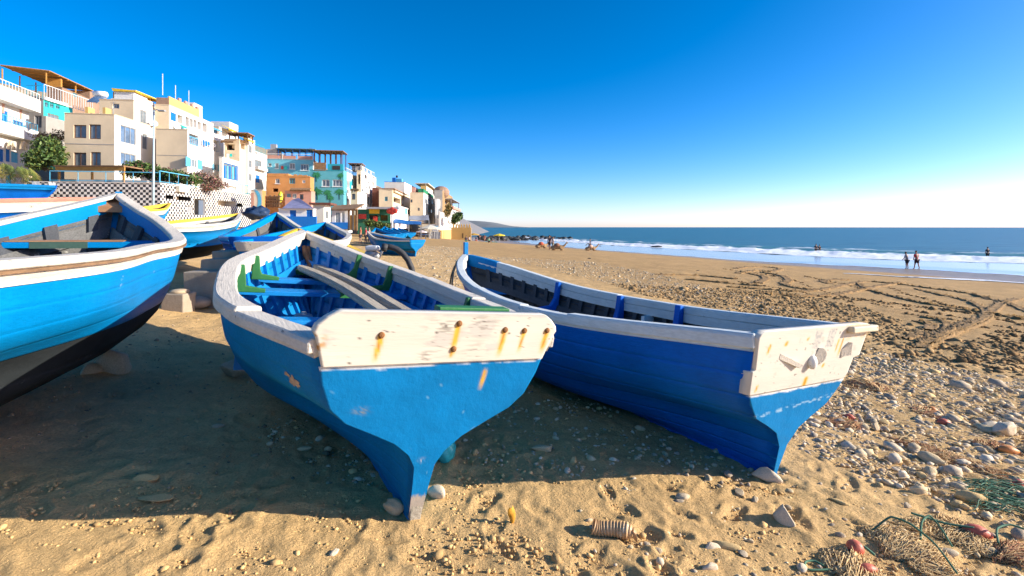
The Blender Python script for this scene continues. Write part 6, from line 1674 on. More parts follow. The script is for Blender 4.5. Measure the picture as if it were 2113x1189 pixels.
LB = {0: 'buff', 1: 'grey', 2: 'pale', 3: 'slate dark', 4: 'dun', 5: 'ochre'}
for k, (x, y) in enumerate(pl):
    mi = int(r_.integers(0, 6)); z1 = k < 150
    a = float(np.exp(r_.normal(-3.42 if z1 else -3.75, .42))); ang = r_.random() < .25
    where = min(LMG, key=lambda q: (q[0][0] - x) ** 2 + (q[0][1] - y) ** 2)[1]
    szw = 'small' if a < .025 else ('middling' if a < .042 else 'large')
    lab = '%s %s %s stone %s' % (szw, LB[mi], 'broken' if ang else 'rounded', where)
    stone(lab, x, y, a, (ANG_[int(r_.integers(0, 5))] if ang else SH_[int(r_.integers(0, 8))]), m_st[mi], float(r_.uniform(0, 6.28)),
          group=lab.replace(' stone ', ' stones '), sc=(1, float(r_.uniform(.75, 1)), float(r_.uniform(.7, 1.1))), tilt=float(r_.normal(0, .12)), sink=float(r_.uniform(.2, .42)))

# ------------------------------------------------------------------ tyre and foot tracks
m_track = M('damp_track_sand', (0.28, 0.165, 0.062), .95, .25, 6, .8, 14, (.40, .245, .10), .45, 5, bdist=.03)
def track(ptsc, w, label, seed, h=.042):
    P = np.array([G(1500 + x / 3.447, 440 + y / 3.447)[:2] for x, y in ptsc]); 
    n0 = max(2, int(np.linalg.norm(np.diff(P, axis=0), axis=1).sum() / .12)); n0 = min(n0, 420)
    Q = resample(P, n0); T = np.gradient(Q, axis=0); T /= np.linalg.norm(T, axis=1, keepdims=True); Nn = np.stack([-T[:, 1], T[:, 0]], 1)
    for side in (0,):
        offs = np.array([-.5, -.40, -.22, 0, .22, .40, .5]) * w; hh = np.array([-.02, 1.0, .25, .6, .25, 1.0, -.02]) * h
        j = fbm(np.arange(n0)[:, None] * .55, offs[None] * 40 + seed, 3, seed)
        tread = (.55 + .75 * np.abs(np.sin(np.arange(n0) * 1.9 + seed)))[:, None]; j = j + .5 * gnoise(np.arange(n0)[:, None] * .9, offs[None] * 55 + 3 * seed, seed); hh = hh * tread
        X = Q[:, None, 0] + Nn[:, None, 0] * (offs * (1 + .5 * j)); Y_ = Q[:, None, 1] + Nn[:, None, 1] * (offs * (1 + .5 * j))
        Z = gz(X, Y_) + .004 + hh * (1 + 1.9 * j); Z[:, 0] = gz(X[:, 0], Y_[:, 0]) - .04; Z[:, -1] = gz(X[:, -1], Y_[:, -1]) - .04
        tag(obj('tyre_track', raw_mesh('tyre_track', np.stack([X, Y_, Z], -1).reshape(-1, 3), grid_faces(n0, 7)[:, ::-1], True), m_track), label, kind='structure')
TR = [[(0, 525), (300, 545), (520, 560), (700, 545), (860, 510), (1000, 490), (1200, 505), (1400, 530), (1700, 570), (1950, 630), (2113, 690), (2300, 760)],
      [(300, 580), (560, 592), (760, 585), (900, 560), (1000, 535), (1150, 510), (1250, 495)],
      [(940, 505), (990, 535), (1250, 610), (1500, 660), (1750, 700), (2113, 760)],
      [(1350, 540), (1600, 600), (1750, 640), (1830, 690), (1850, 740), (1780, 790), (1640, 840), (1480, 910), (1380, 960)],
      [(2070, 610), (1950, 650), (1860, 720), (1700, 800), (1540, 862), (1400, 930)],
      [(1400, 740), (1530, 768), (1582, 810), (1520, 858), (1250, 900)], [(1340, 770), (1460, 800), (1440, 835)],
      [(60, 395), (220, 383), (375, 395), (330, 415), (200, 412), (80, 430)], [(100, 420), (240, 445), (275, 470), (225, 500)],
      [(250, 425), (380, 445), (440, 480), (405, 505), (480, 530), (620, 548)], [(860, 478), (720, 478), (690, 492), (740, 505)],
      [(-300, 470), (0, 500), (250, 520)], [(-500, 440), (-200, 445), (60, 470)]]
for k, c_ in enumerate(TR): track(c_, (.30, .30, .26, .26, .30, .24, .24)[k] if k < 7 else .42, 'dark tyre track curving over the damp sand', k)
# trails of footprints: small scuffed dents thrown up as clods
TF = [[(0, 400), (400, 460), (760, 580), (1000, 620), (1400, 670), (1800, 720), (2113, 740)], [(560, 450), (900, 520), (1250, 610)], [(1150, 530), (1500, 640), (1800, 700)], [(760, 600), (1100, 640), (1500, 690), (1900, 745), (2113, 800)], [(850, 610), (1300, 690), (1750, 760)], [(100, 490), (500, 560), (900, 640)], [(2200, 880), (2080, 940), (2000, 1010), (1930, 1100)], [(2000, 860), (1800, 960), (1720, 1080)], [(2230, 900), (2110, 960), (2040, 1020), (1960, 1110)], [(1980, 840), (1770, 940), (1690, 1060)], [(1600, 780), (1900, 800), (2113, 850)], [(1300, 720), (1700, 780), (2113, 900)]]
pp = []
for c_ in TF:
    P = np.array([G(1500 + x / 3.447, 440 + y / 3.447)[:2] for x, y in c_]); L_ = np.linalg.norm(np.diff(P, axis=0), axis=1).sum(); Q = resample(P, int(L_ / .32)); pp.append(np.repeat(Q + r_.normal(0, .05, Q.shape), 4, 0) + r_.normal(0, .07, (len(Q) * 4, 2)))
p = np.concatenate(pp); crumbs('footprint_trails', 'trails of footprints crossing the damp beach', p, np.exp(r_.normal(-2.95, .3, len(p))), 8, (.25, .15, .065))

# ------------------------------------------------------------------ things lying in and around the boats
def local_thing(name, label, cat, boat, group=None): return thing(name, label, cat, group=group, mat=boat.matrix_world.copy())
# oars
m_oar = M('silvered_oar_wood', (0.40, 0.345, 0.265), .85, .18, 2, .5, 50, grain=.35)
def oar(label, a, b_, w0, w1, bend):
    t_ = local_thing('wooden_oar', label, 'oar', boat_b, 'weathered oars in the middle boat')
    a = np.array(a); b_ = np.array(b_); n = 18; u = np.linspace(0, 1, n)[:, None]
    P = a * (1 - u) + b_ * u + np.array([0, bend, 0]) * np.sin(np.pi * u) + np.array([0, 0, .03]) * np.sin(np.pi * u)
    S = np.tile([0, 1.0, 0], (n, 1)); U = np.tile([0, 0, 1.0], (n, 1))
    w = np.interp(u[:, 0], [0, .06, .2, .5, 1], [w0 * .5, w0, w0 * 1.05, w1, w1]); V = np.zeros((n, 8, 3))
    for j, (p_, q_) in enumerate(((-1, -.3), (-.7, -1), (.7, -1), (1, -.3), (1, .3), (.7, 1), (-.7, 1), (-1, .3))): V[:, j] = P + S * (p_ * w[:, None] / 2) + U * q_ * .034
    i = np.arange(n - 1)[:, None]; j = np.arange(8)[None]
    Fc = np.stack([i * 8 + j, i * 8 + (j + 1) % 8, (i + 1) * 8 + (j + 1) % 8, (i + 1) * 8 + j], -1).reshape(-1, 4)[:, ::-1].tolist() + [list(range(8)), list(range((n - 1) * 8, n * 8))[::-1]]
    obj('shaft', raw_mesh('shaft', V.reshape(-1, 3), Fc), m_oar, t_)
    return t_
oar('weathered grey oar lying nearest the port side of the middle boat', (4.30, .11, .875), (1.25, -.15, .84), .15, .13, -.03)
oar('weathered grey oar lying on the starboard side of the other oar', (4.42, -.10, .885), (1.25, -.36, .84), .15, .12, -.02)
t_ = local_thing('rope', 'brown rope hanging from the bow inside the middle boat', 'rope', boat_b)
MB().tube([(4.80, .02, 1.12), (4.72, .0, 1.02), (4.66, -.04, .93), (4.5, -.05, .87), (4.38, .0, .86), (4.32, .07, .87)], [.03, .042, .036, .028, .024, .02], 8).build('strand', p_rope, t_, True)
MB().tube([(4.80, -.03, 1.12), (4.74, -.05, 1.0), (4.64, -.08, .90), (4.5, .0, .865), (4.40, .05, .87)], [.03, .036, .03, .022, .02], 8).build('strand', p_rope, t_, True)
t_ = local_thing('jerrycan', 'pale blue plastic container stowed under the seats of the middle boat', 'container', boat_b)
MB().box((3.36, .04, .30), (3.50, .24, .44)).build('body', M('pale_blue_plastic', (.16, .34, .50), .4, .1, 4), t_, bevel=.03); MB().tube([(3.42, .14, .44), (3.42, .14, .465)], .03, 8).build('cap', c_white, t_)
# rope on the right boat's bow post
t_ = local_thing('mooring_rope', 'tan rope looped over the bow post of the right boat', 'rope', boat_c)
bx = 5.40
MB().tube([(bx - .05, -.10, 1.13), (bx - .03, -.03, 1.26), (bx + .02, .05, 1.30), (bx + .06, .12, 1.20), (bx + .06, .17, 1.02), (bx + .02, .20, .85), (bx - .04, .22, .68)], .016, 7).build('loop', p_tan_rope, t_, True)
MB().tube([(bx - .04, -.09, 1.20), (bx, .03, 1.285), (bx + .08, .15, 1.12), (bx + .08, .20, .95), (bx + .03, .25, .66)], .013, 7).build('loop', p_dark, t_, True)
MB().tube([(bx - .02, .03, 1.29), (bx - .12, -.10, 1.25), (bx - .22, -.15, 1.17), (bx - .27, -.16, 1.08)], [.016, .02, .022, .026], 7).build('tail', p_tan_rope, t_, True)
# outboard motor and hose behind the middle boat
Ym = 8.6; o_ = P3(770, 532, Ym); gnd = float(gz(o_[0], Ym)); o_[2] = gnd
t_ = thing('outboard_motor', 'white outboard motor on a stand behind the middle boat', 'motor', tuple(o_))
m_mot = M('old_white_enamel', (.66, .65, .62), .45, .12, 8, .3, 30, (.3, .26, .22), .2, 12)
mb = MB(); c = P3(769, 513, Ym); mb.box(c - [.11, .1, .035], c + [.11, .1, .055], .01); mb.build('engine_cover', m_mot, t_, off=o_, bevel=.025)
mb = MB(); mb.ell(P3(766, 524, Ym), (.12, .1, .08), 10, 7); mb.ell(P3(775, 529, Ym), (.09, .08, .08), 10, 7); mb.build('engine_block', M('grey_alloy', (.35, .34, .32), .5, .3, 15, .5, 60, metal=.3), t_, True, o_)
MB().tube([P3(783, 532, Ym), P3(787, 522, Ym), P3(792, 513, Ym - .05)], .025, 7).build('steering_arm', m_mot, t_, True, o_)
MB().tube([P3(792, 517, Ym - .1), P3(795, 505, Ym - .05)], [.05, .055], 10).build('roller', p_dark, t_, True, o_)
MB().bar((P3(770, 530, Ym)[0], Ym, gnd), P3(770, 528, Ym), .14).build('stand', p_oldwood, t_, off=o_)
t_ = thing('hose', 'black hose arching down from the outboard motor', 'hose', tuple(o_))
e = P3(851, 556, Ym); MB().tube([P3(796, 509, Ym), P3(806, 510, Ym), P3(818, 514, Ym), P3(831, 523, Ym), P3(842, 537, Ym), P3(849, 553, Ym), P3(852, 566, Ym), (e[0] + .05, Ym, float(gz(e[0], Ym)))], .052, 10).build('tube', p_dark, t_, True, o_)

# plastic bag by the keel
g = G(917, 962); t_ = thing('plastic_bag', 'crumpled turquoise plastic bag behind the heel of the middle boat', 'bag', tuple(g))
V, Fc = I3; V = V.copy(); n = np.abs(fbm(V[:, 0] * 2.6, V[:, 1] * 2.6 + V[:, 2] * 2.2, 4, 8)) * 1.3
V = V * (1.05 - .5 * n[:, None]) * np.array([.075, .06, .10]) + [0, .05, .085]
o = obj('bag', raw_mesh('bag', V, Fc), M('turquoise_film', (.05, .50, .52), .3, .25, 20, .3, 40, (.35, .7, .7), .25, 12), t_)
MB().add([(.01, .05, .16), (.06, .06, .25), (.10, .04, .27), (.07, .02, .17), (.03, .05, .14)], [(0, 1, 2, 3), (0, 3, 4)]).build('handle', M('turquoise_film2', (.10, .35, .42), .4), t_)
# ribbed bottle
a = G(1222, 1098); b_ = G(1312, 1116); R_ = .043
ax = np.array([b_[0] - a[0], b_[1] - a[1]]); Lb_ = np.linalg.norm(ax); rz = math.atan2(ax[1], ax[0])
t_ = thing('plastic_bottle', 'sandy ribbed plastic bottle lying on the foreground sand', 'bottle', (a[0], a[1], float(gz(a[0], a[1])) + R_ * .85)); t_.rotation_euler = (0, math.atan2(gz(a[0], a[1]) - gz(b_[0], b_[1]), Lb_), rz)
n = 130; u = np.linspace(0, 1, n); rr = R_ * (1 + .075 * np.sign(np.sin(u * 2 * np.pi * 13)) * np.abs(np.sin(u * 2 * np.pi * 13)) ** .6) * np.interp(u, [0, .015, .8, .86, .93, 1], [.86, 1, 1, 1.0, .8, .62])
mB = M('amber_clouded_plastic', (.52, .32, .155), .38, .22, 14, .3, 60, (.66, .50, .32), .3, 9)
mb = MB(); n_ = 22; P = np.stack([u * Lb_ * .93, .006 * np.sin(u * 3), -.004 * np.sin(u * 5) - .012 * np.exp(-((u - .15) / .2) ** 2)], 1); mb.tube(P, rr, n_, cap=False); V = np.array(mb.v)
V[:, 2] *= 1 - .14 * np.exp(-((V[:, 0] / Lb_ - .35) / .3) ** 2); obj('body', raw_mesh('body', V, mb.f, True), mB, t_)
mb = MB(); mb.tube([(.002, 0, 0), (.006, 0, 0)], R_ * .88, n_); mb.build('base', mB, t_); mb = MB(); mb.tube([(Lb_ * .92, 0, 0), (Lb_ * .99, .002, -.004)], [R_ * .58, R_ * .5], 14, cap=False); mb.build('neck', mB, t_, True)
MB().add([(Lb_ * .9, -.02, .03), (Lb_ * 1.02, -.035, .01), (Lb_ * 1.05, -.03, -.025), (Lb_ * .97, -.01, -.03)], [(0, 1, 2, 3)]).build('torn_label', M('tan_film', (.45, .28, .15), .6), t_)
# orange leaf
g = G(1056, 1080); t_ = thing('dry_leaf', 'curled orange dry leaf standing in the sand', 'leaf', tuple(g))
V = []; 
for k in range(7):
    u = k / 6; w_ = .024 * math.sin(math.pi * (.12 + .8 * u)); V += [(w_ * -1 + .01 * math.sin(5 * u), .01 * math.cos(4 * u), .10 * u - .01), (.0, -.012, .10 * u - .01), (w_ * .9, .012 * u, .10 * u - .008)]
obj('blade', raw_mesh('blade', np.array(V), [(3 * k + j, 3 * k + j + 1, 3 * k + j + 4, 3 * k + j + 3) for k in range(6) for j in range(2)], True), M('orange_leaf', (.62, .30, .03), .6, .25, 30), t_)

# ------------------------------------------------------------------ nets, floats, lines
m_net = [M('net_twine_tan', (.60, .40, .19), .9, .25, 9), M('net_twine_straw', (.70, .50, .25), .9, .25, 9), M('net_twine_rust', (.42, .20, .10), .9, .25, 9)]
m_netmat = M('matted_net', (.58, .39, .18), .95, .35, 18, 1.0, 60, (.22, .14, .07), .3, 26, bdist=.02)
m_netgreen = M('net_twine_green', (.07, .17, .10), .8, .3, 9)
def strands(paths, r, name, mat, parent, off, n=3):
    V = []; Fc = []; c = 0
    for P in paths:
        m_ = len(P); T = np.gradient(P, axis=0); T /= np.maximum(np.linalg.norm(T, axis=1, keepdims=True), 1e-9)
        a = np.cross(T, [.3, .2, 1.0]); a /= np.maximum(np.linalg.norm(a, axis=1, keepdims=True), 1e-9); b_ = np.cross(T, a)
        for k in range(n):
            th = 2 * math.pi * k / n; V.append(P + r * (math.cos(th) * a + math.sin(th) * b_))
        i = np.arange(m_ - 1)
        for k in range(n):
            k2 = (k + 1) % n; Fc.append(np.stack([c + k * m_ + i, c + k * m_ + i + 1, c + k2 * m_ + i + 1, c + k2 * m_ + i], 1))
        c += n * m_
    return obj(name, raw_mesh(name, np.vstack(V) - np.array(off), np.vstack(Fc), True), mat, parent)
def net(label, pts, w, h, ns, seed, mi=(0, 1, 2), mat=True, group='fishing nets on the pebbles'):
    w *= .82; h *= .52
    r = np.random.default_rng(seed); P = np.array([G(*q) for q in pts]); o_ = P[0]
    t_ = thing('fishing_net', label, 'net', tuple(o_), group)
    n = 26; Q = resample(P, n); Q[:, 2] = gz(Q[:, 0], Q[:, 1])
    T = np.gradient(Q, axis=0); T /= np.linalg.norm(T, axis=1, keepdims=True); S = np.cross(T, [0, 0, 1.0]); S /= np.linalg.norm(S, axis=1, keepdims=True)
    u = np.linspace(0, 1, n); env = np.clip(np.sin(np.pi * (.06 + .88 * u)), .1, 1) * (1 + .5 * fbm(u * 5, u * 0 + seed, 2, 3))
    if mat:
        m_ = 11; V = np.zeros((n, m_, 3))
        for j in range(m_):
            a = math.pi * j / (m_ - 1); nn = fbm(u * 9 + j * .7, np.full(n, j * .9 + seed), 3, 5)
            V[:, j] = Q + S * (w * .5 * env * math.cos(a) * (1 + .4 * nn))[:, None] + np.array([0, 0, 1.0]) * (h * .42 * env * math.sin(a) * (1 + .6 * nn) - .015)[:, None]
        obj('net_mass', raw_mesh('net_mass', V.reshape(-1, 3) - o_, grid_faces(n, m_), True), m_netmat, t_)
    paths = {k: [] for k in range(3)}
    for k in range(int(ns * 1.7)):
        if k % 5 < 3:
            i0 = r.integers(1, n - 2); uu = np.clip(i0 + np.linspace(0, r.uniform(-2.5, 2.5), 14), 0, n - 1.01); ii = uu.astype(int); f_ = (uu - ii)[:, None]; i1 = np.minimum(ii + 1, n - 1)
            B = Q[ii] * (1 - f_) + Q[i1] * f_; a0 = r.uniform(0, 2.2); a = np.pi * .02 + np.linspace(a0, a0 + r.uniform(.5, 1.6), 14); a = np.clip(a, .02, 3.1); rad = r.uniform(.9, 1.25) + .06 * np.sin(np.linspace(0, 9, 14) + k)
            c = B + S[ii] * (w * .5 * rad * env[ii] * np.cos(a))[:, None] + np.array([0, 0, 1.0]) * (h * .46 * rad * env[ii] * np.sin(a) + .006)[:, None]
            paths[int(r.choice(mi))].append(c); continue
        i0 = r.integers(0, n - 10); ln = r.integers(8, n - i0 + 1); uu = np.linspace(i0, i0 + ln - 1, 20); ii = uu.astype(int); f_ = (uu - ii)[:, None]; i1 = np.minimum(ii + 1, n - 1)
        B = Q[ii] * (1 - f_) + Q[i1] * f_; Sv = S[ii]; e = env[ii]
        a = np.pi * np.clip(.5 + .42 * np.sin(uu * r.uniform(.15, .6) + r.uniform(0, 6.3)) + r.normal(0, .08), 0, 1); rad = r.uniform(.85, 1.25)
        c = B + Sv * (w * .5 * rad * e * np.cos(a))[:, None] + np.array([0, 0, 1.0]) * (h * .48 * rad * e * np.sin(a) + .008 + .008 * r.normal(size=20))[:, None]
        paths[int(r.choice(mi)) if isinstance(mi, tuple) else mi].append(c)
    for k, ps in paths.items():
        if ps: strands(ps, .0019 * max(1, Q[:, 1].mean() / 3.0), 'twine', m_net[k], t_, o_)
    return t_
net('heaped tan net above the pebbles beside the right boat', [(1745, 800), (1790, 800), (1840, 806)], .42, .16, 90, 1)
net('tan net with red patch lying below the heaped net', [(1725, 855), (1745, 880), (1775, 892)], .30, .10, 60, 2, (0, 2))
net('straw coloured net with an orange float on the pebbles', [(1870, 842), (1905, 852), (1945, 868)], .28, .09, 60, 3, (1, 2))
net('long brown net trailing over the pebbles to the right edge', [(1830, 905), (1900, 925), (1960, 950), (2040, 975), (2130, 1012)], .22, .07, 110, 4, (0, 0, 2))
net('pinkish net strip near the right edge boulder', [(2000, 915), (2050, 925), (2130, 945)], .22, .08, 70, 5, (0, 2))
net('big tan net heaped in the lower right corner', [(1770, 1095), (1840, 1120), (1910, 1160), (1960, 1215)], .34, .11, 150, 6, (0, 1, 1))
net('straw net behind the big net in the lower right corner', [(1840, 1085), (1930, 1095), (2010, 1125), (2080, 1150)], .30, .08, 130, 7, (1, 1, 0))
net('brown net bundle at the right edge of the lower corner', [(2040, 1130), (2090, 1150), (2150, 1185)], .30, .12, 100, 8, (0, 2))
net('pale loose net along the bottom edge', [(1690, 1150), (1760, 1175), (1830, 1200)], .36, .08, 110, 9, (1, 1))
net('thin straw net strip between the pebbles and the corner nets', [(1890, 1072), (1960, 1085), (2040, 1100)], .16, .05, 60, 10, (0, 1))
net('orange brown net scrap next to the right boat hull', [(1690, 832), (1710, 836)], .16, .06, 40, 11, (0, 2))
m_float = M('faded_red_float', (.58, .13, .07), .5, .2, 12, .3, 50, (.66, .36, .26), .2, 10)
m_float2 = M('faded_orange_float', (.66, .24, .06), .5, .2, 12, .3, 50, (.66, .42, .26), .2, 10)
def netfloat(label, px, py, wpx, asp, rz, mat=m_float):
    g = G(px, py); a = wpx / 2 / F * g[1]; t_ = thing('net_float', label, 'float', (g[0], g[1] + a * .6, float(gz(g[0], g[1] + a * .6)) + a / asp * .8), 'red net floats')
    t_.rotation_euler = (0, .1, rz); n = 14; u = np.linspace(0, 1, n); P = np.stack([(u - .5) * 2 * a, u * 0, u * 0], 1); rr = a / asp * np.clip(np.sin(np.pi * (.04 + .92 * u)), .2, 1) ** .7
    MB().tube(P, rr, 14).build('body', mat, t_, True)
    MB().tube([(-a * 1.18, 0, 0), (-a * .9, 0, 0)], a / asp * .22, 8).build('collar', p_dark, t_); MB().tube([(a * .9, 0, 0), (a * 1.18, 0, 0)], a / asp * .22, 8).build('collar', p_dark, t_)
netfloat('round red float tied with green line in the lower corner nets', 1772, 1152, 36, 1.08, .6)
netfloat('oval pink red float on the nets in the lower right', 2030, 1120, 50, 1.7, -.4)
netfloat('red float stuck in the net below the heaped net', 1757, 868, 20, 1.6, -.7)
netfloat('orange red float at the end of the straw net', 1954, 880, 24, 1.7, -.3)
netfloat('orange float on the straw net', 1928, 852, 20, 1.7, -.4, m_float2)
netfloat('faded orange float on the pinkish net at the right edge', 2092, 942, 38, 2.0, -.2, m_float2)
netfloat('red float at the right picture edge on the pebbles', 2110, 1010, 24, 1.3, .3)
netfloat('pale red float at the bottom edge under the corner nets', 1800, 1192, 40, 1.8, .1)
def line(label, pts, r=.0055, mat=m_netgreen, name='green_line', lift=None):
    P = np.array([G(*q) for q in pts]); n = 40; Q = resample(P, n); l = np.interp(np.linspace(0, 1, n), np.linspace(0, 1, len(pts)), lift or [.03] * len(pts)); Q[:, 2] = gz(Q[:, 0], Q[:, 1]) + l
    o_ = Q[0].copy(); t_ = MB().tube(Q, r, 6).build(name, mat, None, True, o_); t_.location = o_; return tag(t_, label, 'line', 'green lines on the nets')
line('long green line curving over the corner nets', [(1800, 1105), (1838, 1103), (1880, 1120), (1930, 1155), (1975, 1200)], lift=[.03, .10, .10, .08, .04])
line('looped green line standing on the straw net', [(1900, 1130), (1902, 1115), (1918, 1108), (1940, 1118), (1965, 1140)], lift=[.04, .10, .12, .08, .03])
line('green line looping at the right edge of the corner nets', [(2060, 1140), (2058, 1125), (2085, 1120), (2130, 1132)], lift=[.05, .09, .10, .09])
line('thin green loop at the bottom left of the nets', [(1720, 1180), (1668, 1180), (1662, 1165), (1680, 1162), (1700, 1172)], .005, lift=[.01] * 5)
line('short green tail of the round red float', [(1762, 1142), (1785, 1150), (1805, 1158)], .007, lift=[.04, .05, .03])
line('green line stretched along the big net to the oval float', [(1880, 1080), (1950, 1098), (2010, 1112)], .006, lift=[.06, .05, .06])
g = G(2070, 1030); t_ = thing('green_net', 'tangle of green netting on the pebbles at the right edge', 'net', tuple(g), None)
ps = []
for k in range(70):
    c = np.array([G(*q) for q in [(2030 + r_.uniform(-12, 90), 1000 + r_.uniform(0, 60))]])[0]; th = r_.uniform(-.9, .3); l_ = r_.uniform(.06, .2); u = np.linspace(-1, 1, 10)
    x = c[0] + l_ * u * math.cos(th); y = c[1] + l_ * u * math.sin(th) + .03 * np.sin(3 * u + k); ps.append(np.stack([x, y, gz(x, y) + .025 + .03 * np.cos(2 * u) * r_.random()], 1))
strands(ps, .0028, 'twine', m_netgreen, t_, g)

# ------------------------------------------------------------------ people, camels, rocks far down the beach
def skin(name, nodes, edges, mat, parent, sub=2):
    me = bpy.data.meshes.new(name); me.from_pydata([n[:3] for n in nodes], edges, []); me.update()
    o = obj(name, me, mat, parent); md = o.modifiers.new('skin', 'SKIN'); md.use_smooth_shade = True
    for v, n in zip(me.skin_vertices[0].data, nodes): v.radius = (n[3], n[4] if len(n) > 4 else n[3])
    me.skin_vertices[0].data[0].use_root = True
    ss = o.modifiers.new('smooth', 'SUBSURF'); ss.levels = ss.render_levels = sub
    return o
m_skin = M('tanned_skin', (.36, .20, .13), .6, .08, 10, 0)
m_hair = M('dark_hair', (.02, .015, .012), .7, .2, 20)
CL = {}
def cloth(c): 
    k = tuple(c)
    if k not in CL: CL[k] = M('cloth_%d' % len(CL), c, .9, .1, 6, .3, 40)
    return CL[k]
def person(label, px, py, Y, H_, shirt, shorts, rz=0.0, lean=0.0, stride=.12, arms=.1, z=None, sit=False, group=None):
    b = P3(px, py, Y); b[2] = float(gz(b[0], Y)) if z is None else z
    t_ = thing('person', label, 'person', tuple(b), group); t_.rotation_euler = (0, 0, rz)
    s = H_ / 1.75; k = lambda x, y, zz, r, r2=None: (x * s, y * s, zz * s, r * s, (r2 or r) * s)
    if sit: hz = .22; kn = [(-.12, .42, .34), (.12, .42, .34)]; ft = [(-.13, .62, .05), (.13, .62, .05)]
    else: hz = .92; kn = [(-.10, stride * .5 + .03, .49), (.10, -stride * .5 + .03, .49)]; ft = [(-.11, stride, .07), (.11, -stride, .07)]
    ly = lean
    N_ = [k(0, 0, hz, .145, .105), k(0, ly * .3, hz + .22, .135, .095), k(0, ly * .8, hz + .45, .165, .095), k(0, ly, hz + .56, .055), k(0, ly * 1.15 + .01, hz + .66, .075, .085), k(0, ly * 1.25 + .01, hz + .76, .082, .092),
          k(-.19, ly * .85, hz + .48, .062), k(-.25, ly * .7 + arms * .3, hz + .22, .047), k(-.22, ly + arms, hz + .02, .036), k(-.21, ly + arms * 1.2, hz - .07, .034),
          k(.19, ly * .85, hz + .48, .062), k(.25, ly * .7 + arms * .3, hz + .22, .047), k(.22, ly + arms, hz + .02, .036), k(.21, ly + arms * 1.2, hz - .07, .034),
          k(-.09, 0, hz - .06, .10), k(*kn[0], .062), k(*ft[0], .042), k(ft[0][0], ft[0][1] + .12, .035, .035), k(.09, 0, hz - .06, .10), k(*kn[1], .062), k(*ft[1], .042), k(ft[1][0], ft[1][1] + .12, .035, .035)]
    E_ = [(0, 1), (1, 2), (2, 3), (3, 4), (4, 5), (2, 6), (6, 7), (7, 8), (8, 9), (2, 10), (10, 11), (11, 12), (12, 13), (0, 14), (14, 15), (15, 16), (16, 17), (0, 18), (18, 19), (19, 20), (20, 21)]
    skin('body', N_, E_, m_skin, t_)
    g_ = lambda i, d=.018: (N_[i][0], N_[i][1], N_[i][2], N_[i][3] + d * s, N_[i][4] + d * s)
    md = lambda i, j, u, d: tuple(N_[i][q] * (1 - u) + N_[j][q] * u + (d * s if q > 2 else 0) for q in range(5))
    skin('shirt', [g_(1), g_(2), md(2, 3, .6, .01), g_(6), md(6, 7, .8, .02), g_(10), md(10, 11, .8, .02), md(0, 1, .35, .02)], [(0, 1), (1, 2), (1, 3), (3, 4), (1, 5), (5, 6), (0, 7)], cloth(shirt), t_)
    skin('shorts', [g_(0, .02), g_(14, .02), md(14, 15, .85, .035), g_(18, .02), md(18, 19, .85, .035)], [(0, 1), (1, 2), (0, 3), (3, 4)], cloth(shorts), t_)
    h_ = N_[5]; MB().ell((h_[0], h_[1] - .012 * s, h_[2] + .025 * s), (.088 * s, .098 * s, .085 * s), 10, 7).build('hair', m_hair, t_, True)
    return t_
def at_ground(px, py): return G(px, py)[1]
Yp = at_ground(1871, 555)
person('person in a grey shirt and dark shorts by the waterline', 1872, 556, Yp, 1.62, (.30, .30, .32), (.02, .02, .03), .5, .10, .04, .22)
person('person in a red shirt walking beside the grey shirted one', 1892, 556, Yp * .995, 1.74, (.50, .03, .05), (.04, .015, .02), .2, .06, .16, .08)
person('left one of two dark figures wading in the surf', 1684, 513, 76, 1.65, (.02, .02, .025), (.02, .02, .025), z=SEA_Z - .25, group='bathers standing in the surf')
person('right one of two dark figures wading in the surf', 1691, 513, 76.5, 1.6, (.02, .02, .025), (.02, .02, .025), z=SEA_Z - .35, group='bathers standing in the surf')
person('lone dark bather in the surf near the right edge', 2038, 524, 66, 1.7, (.02, .025, .03), (.02, .02, .025), z=SEA_Z - .4)
for px, py, Y, sh_, so_, lab in ((744, 474, 48, (.50, .14, .07), (.05, .05, .08), 'person in an orange shirt by the plank kiosk'), (755, 473, 49, (.45, .03, .04), (.03, .03, .04), 'person in a red shirt left of the cafe bushes'), (762, 473, 50, (.62, .30, .24), (.05, .05, .08), 'person in a pink shirt before the cafe bushes')):
    person(lab, px, py, Y, 1.7, sh_, so_, 2.0)
m_camel = M('camel_coat', (.36, .225, .11), .95, .2, 5, .5, 40)
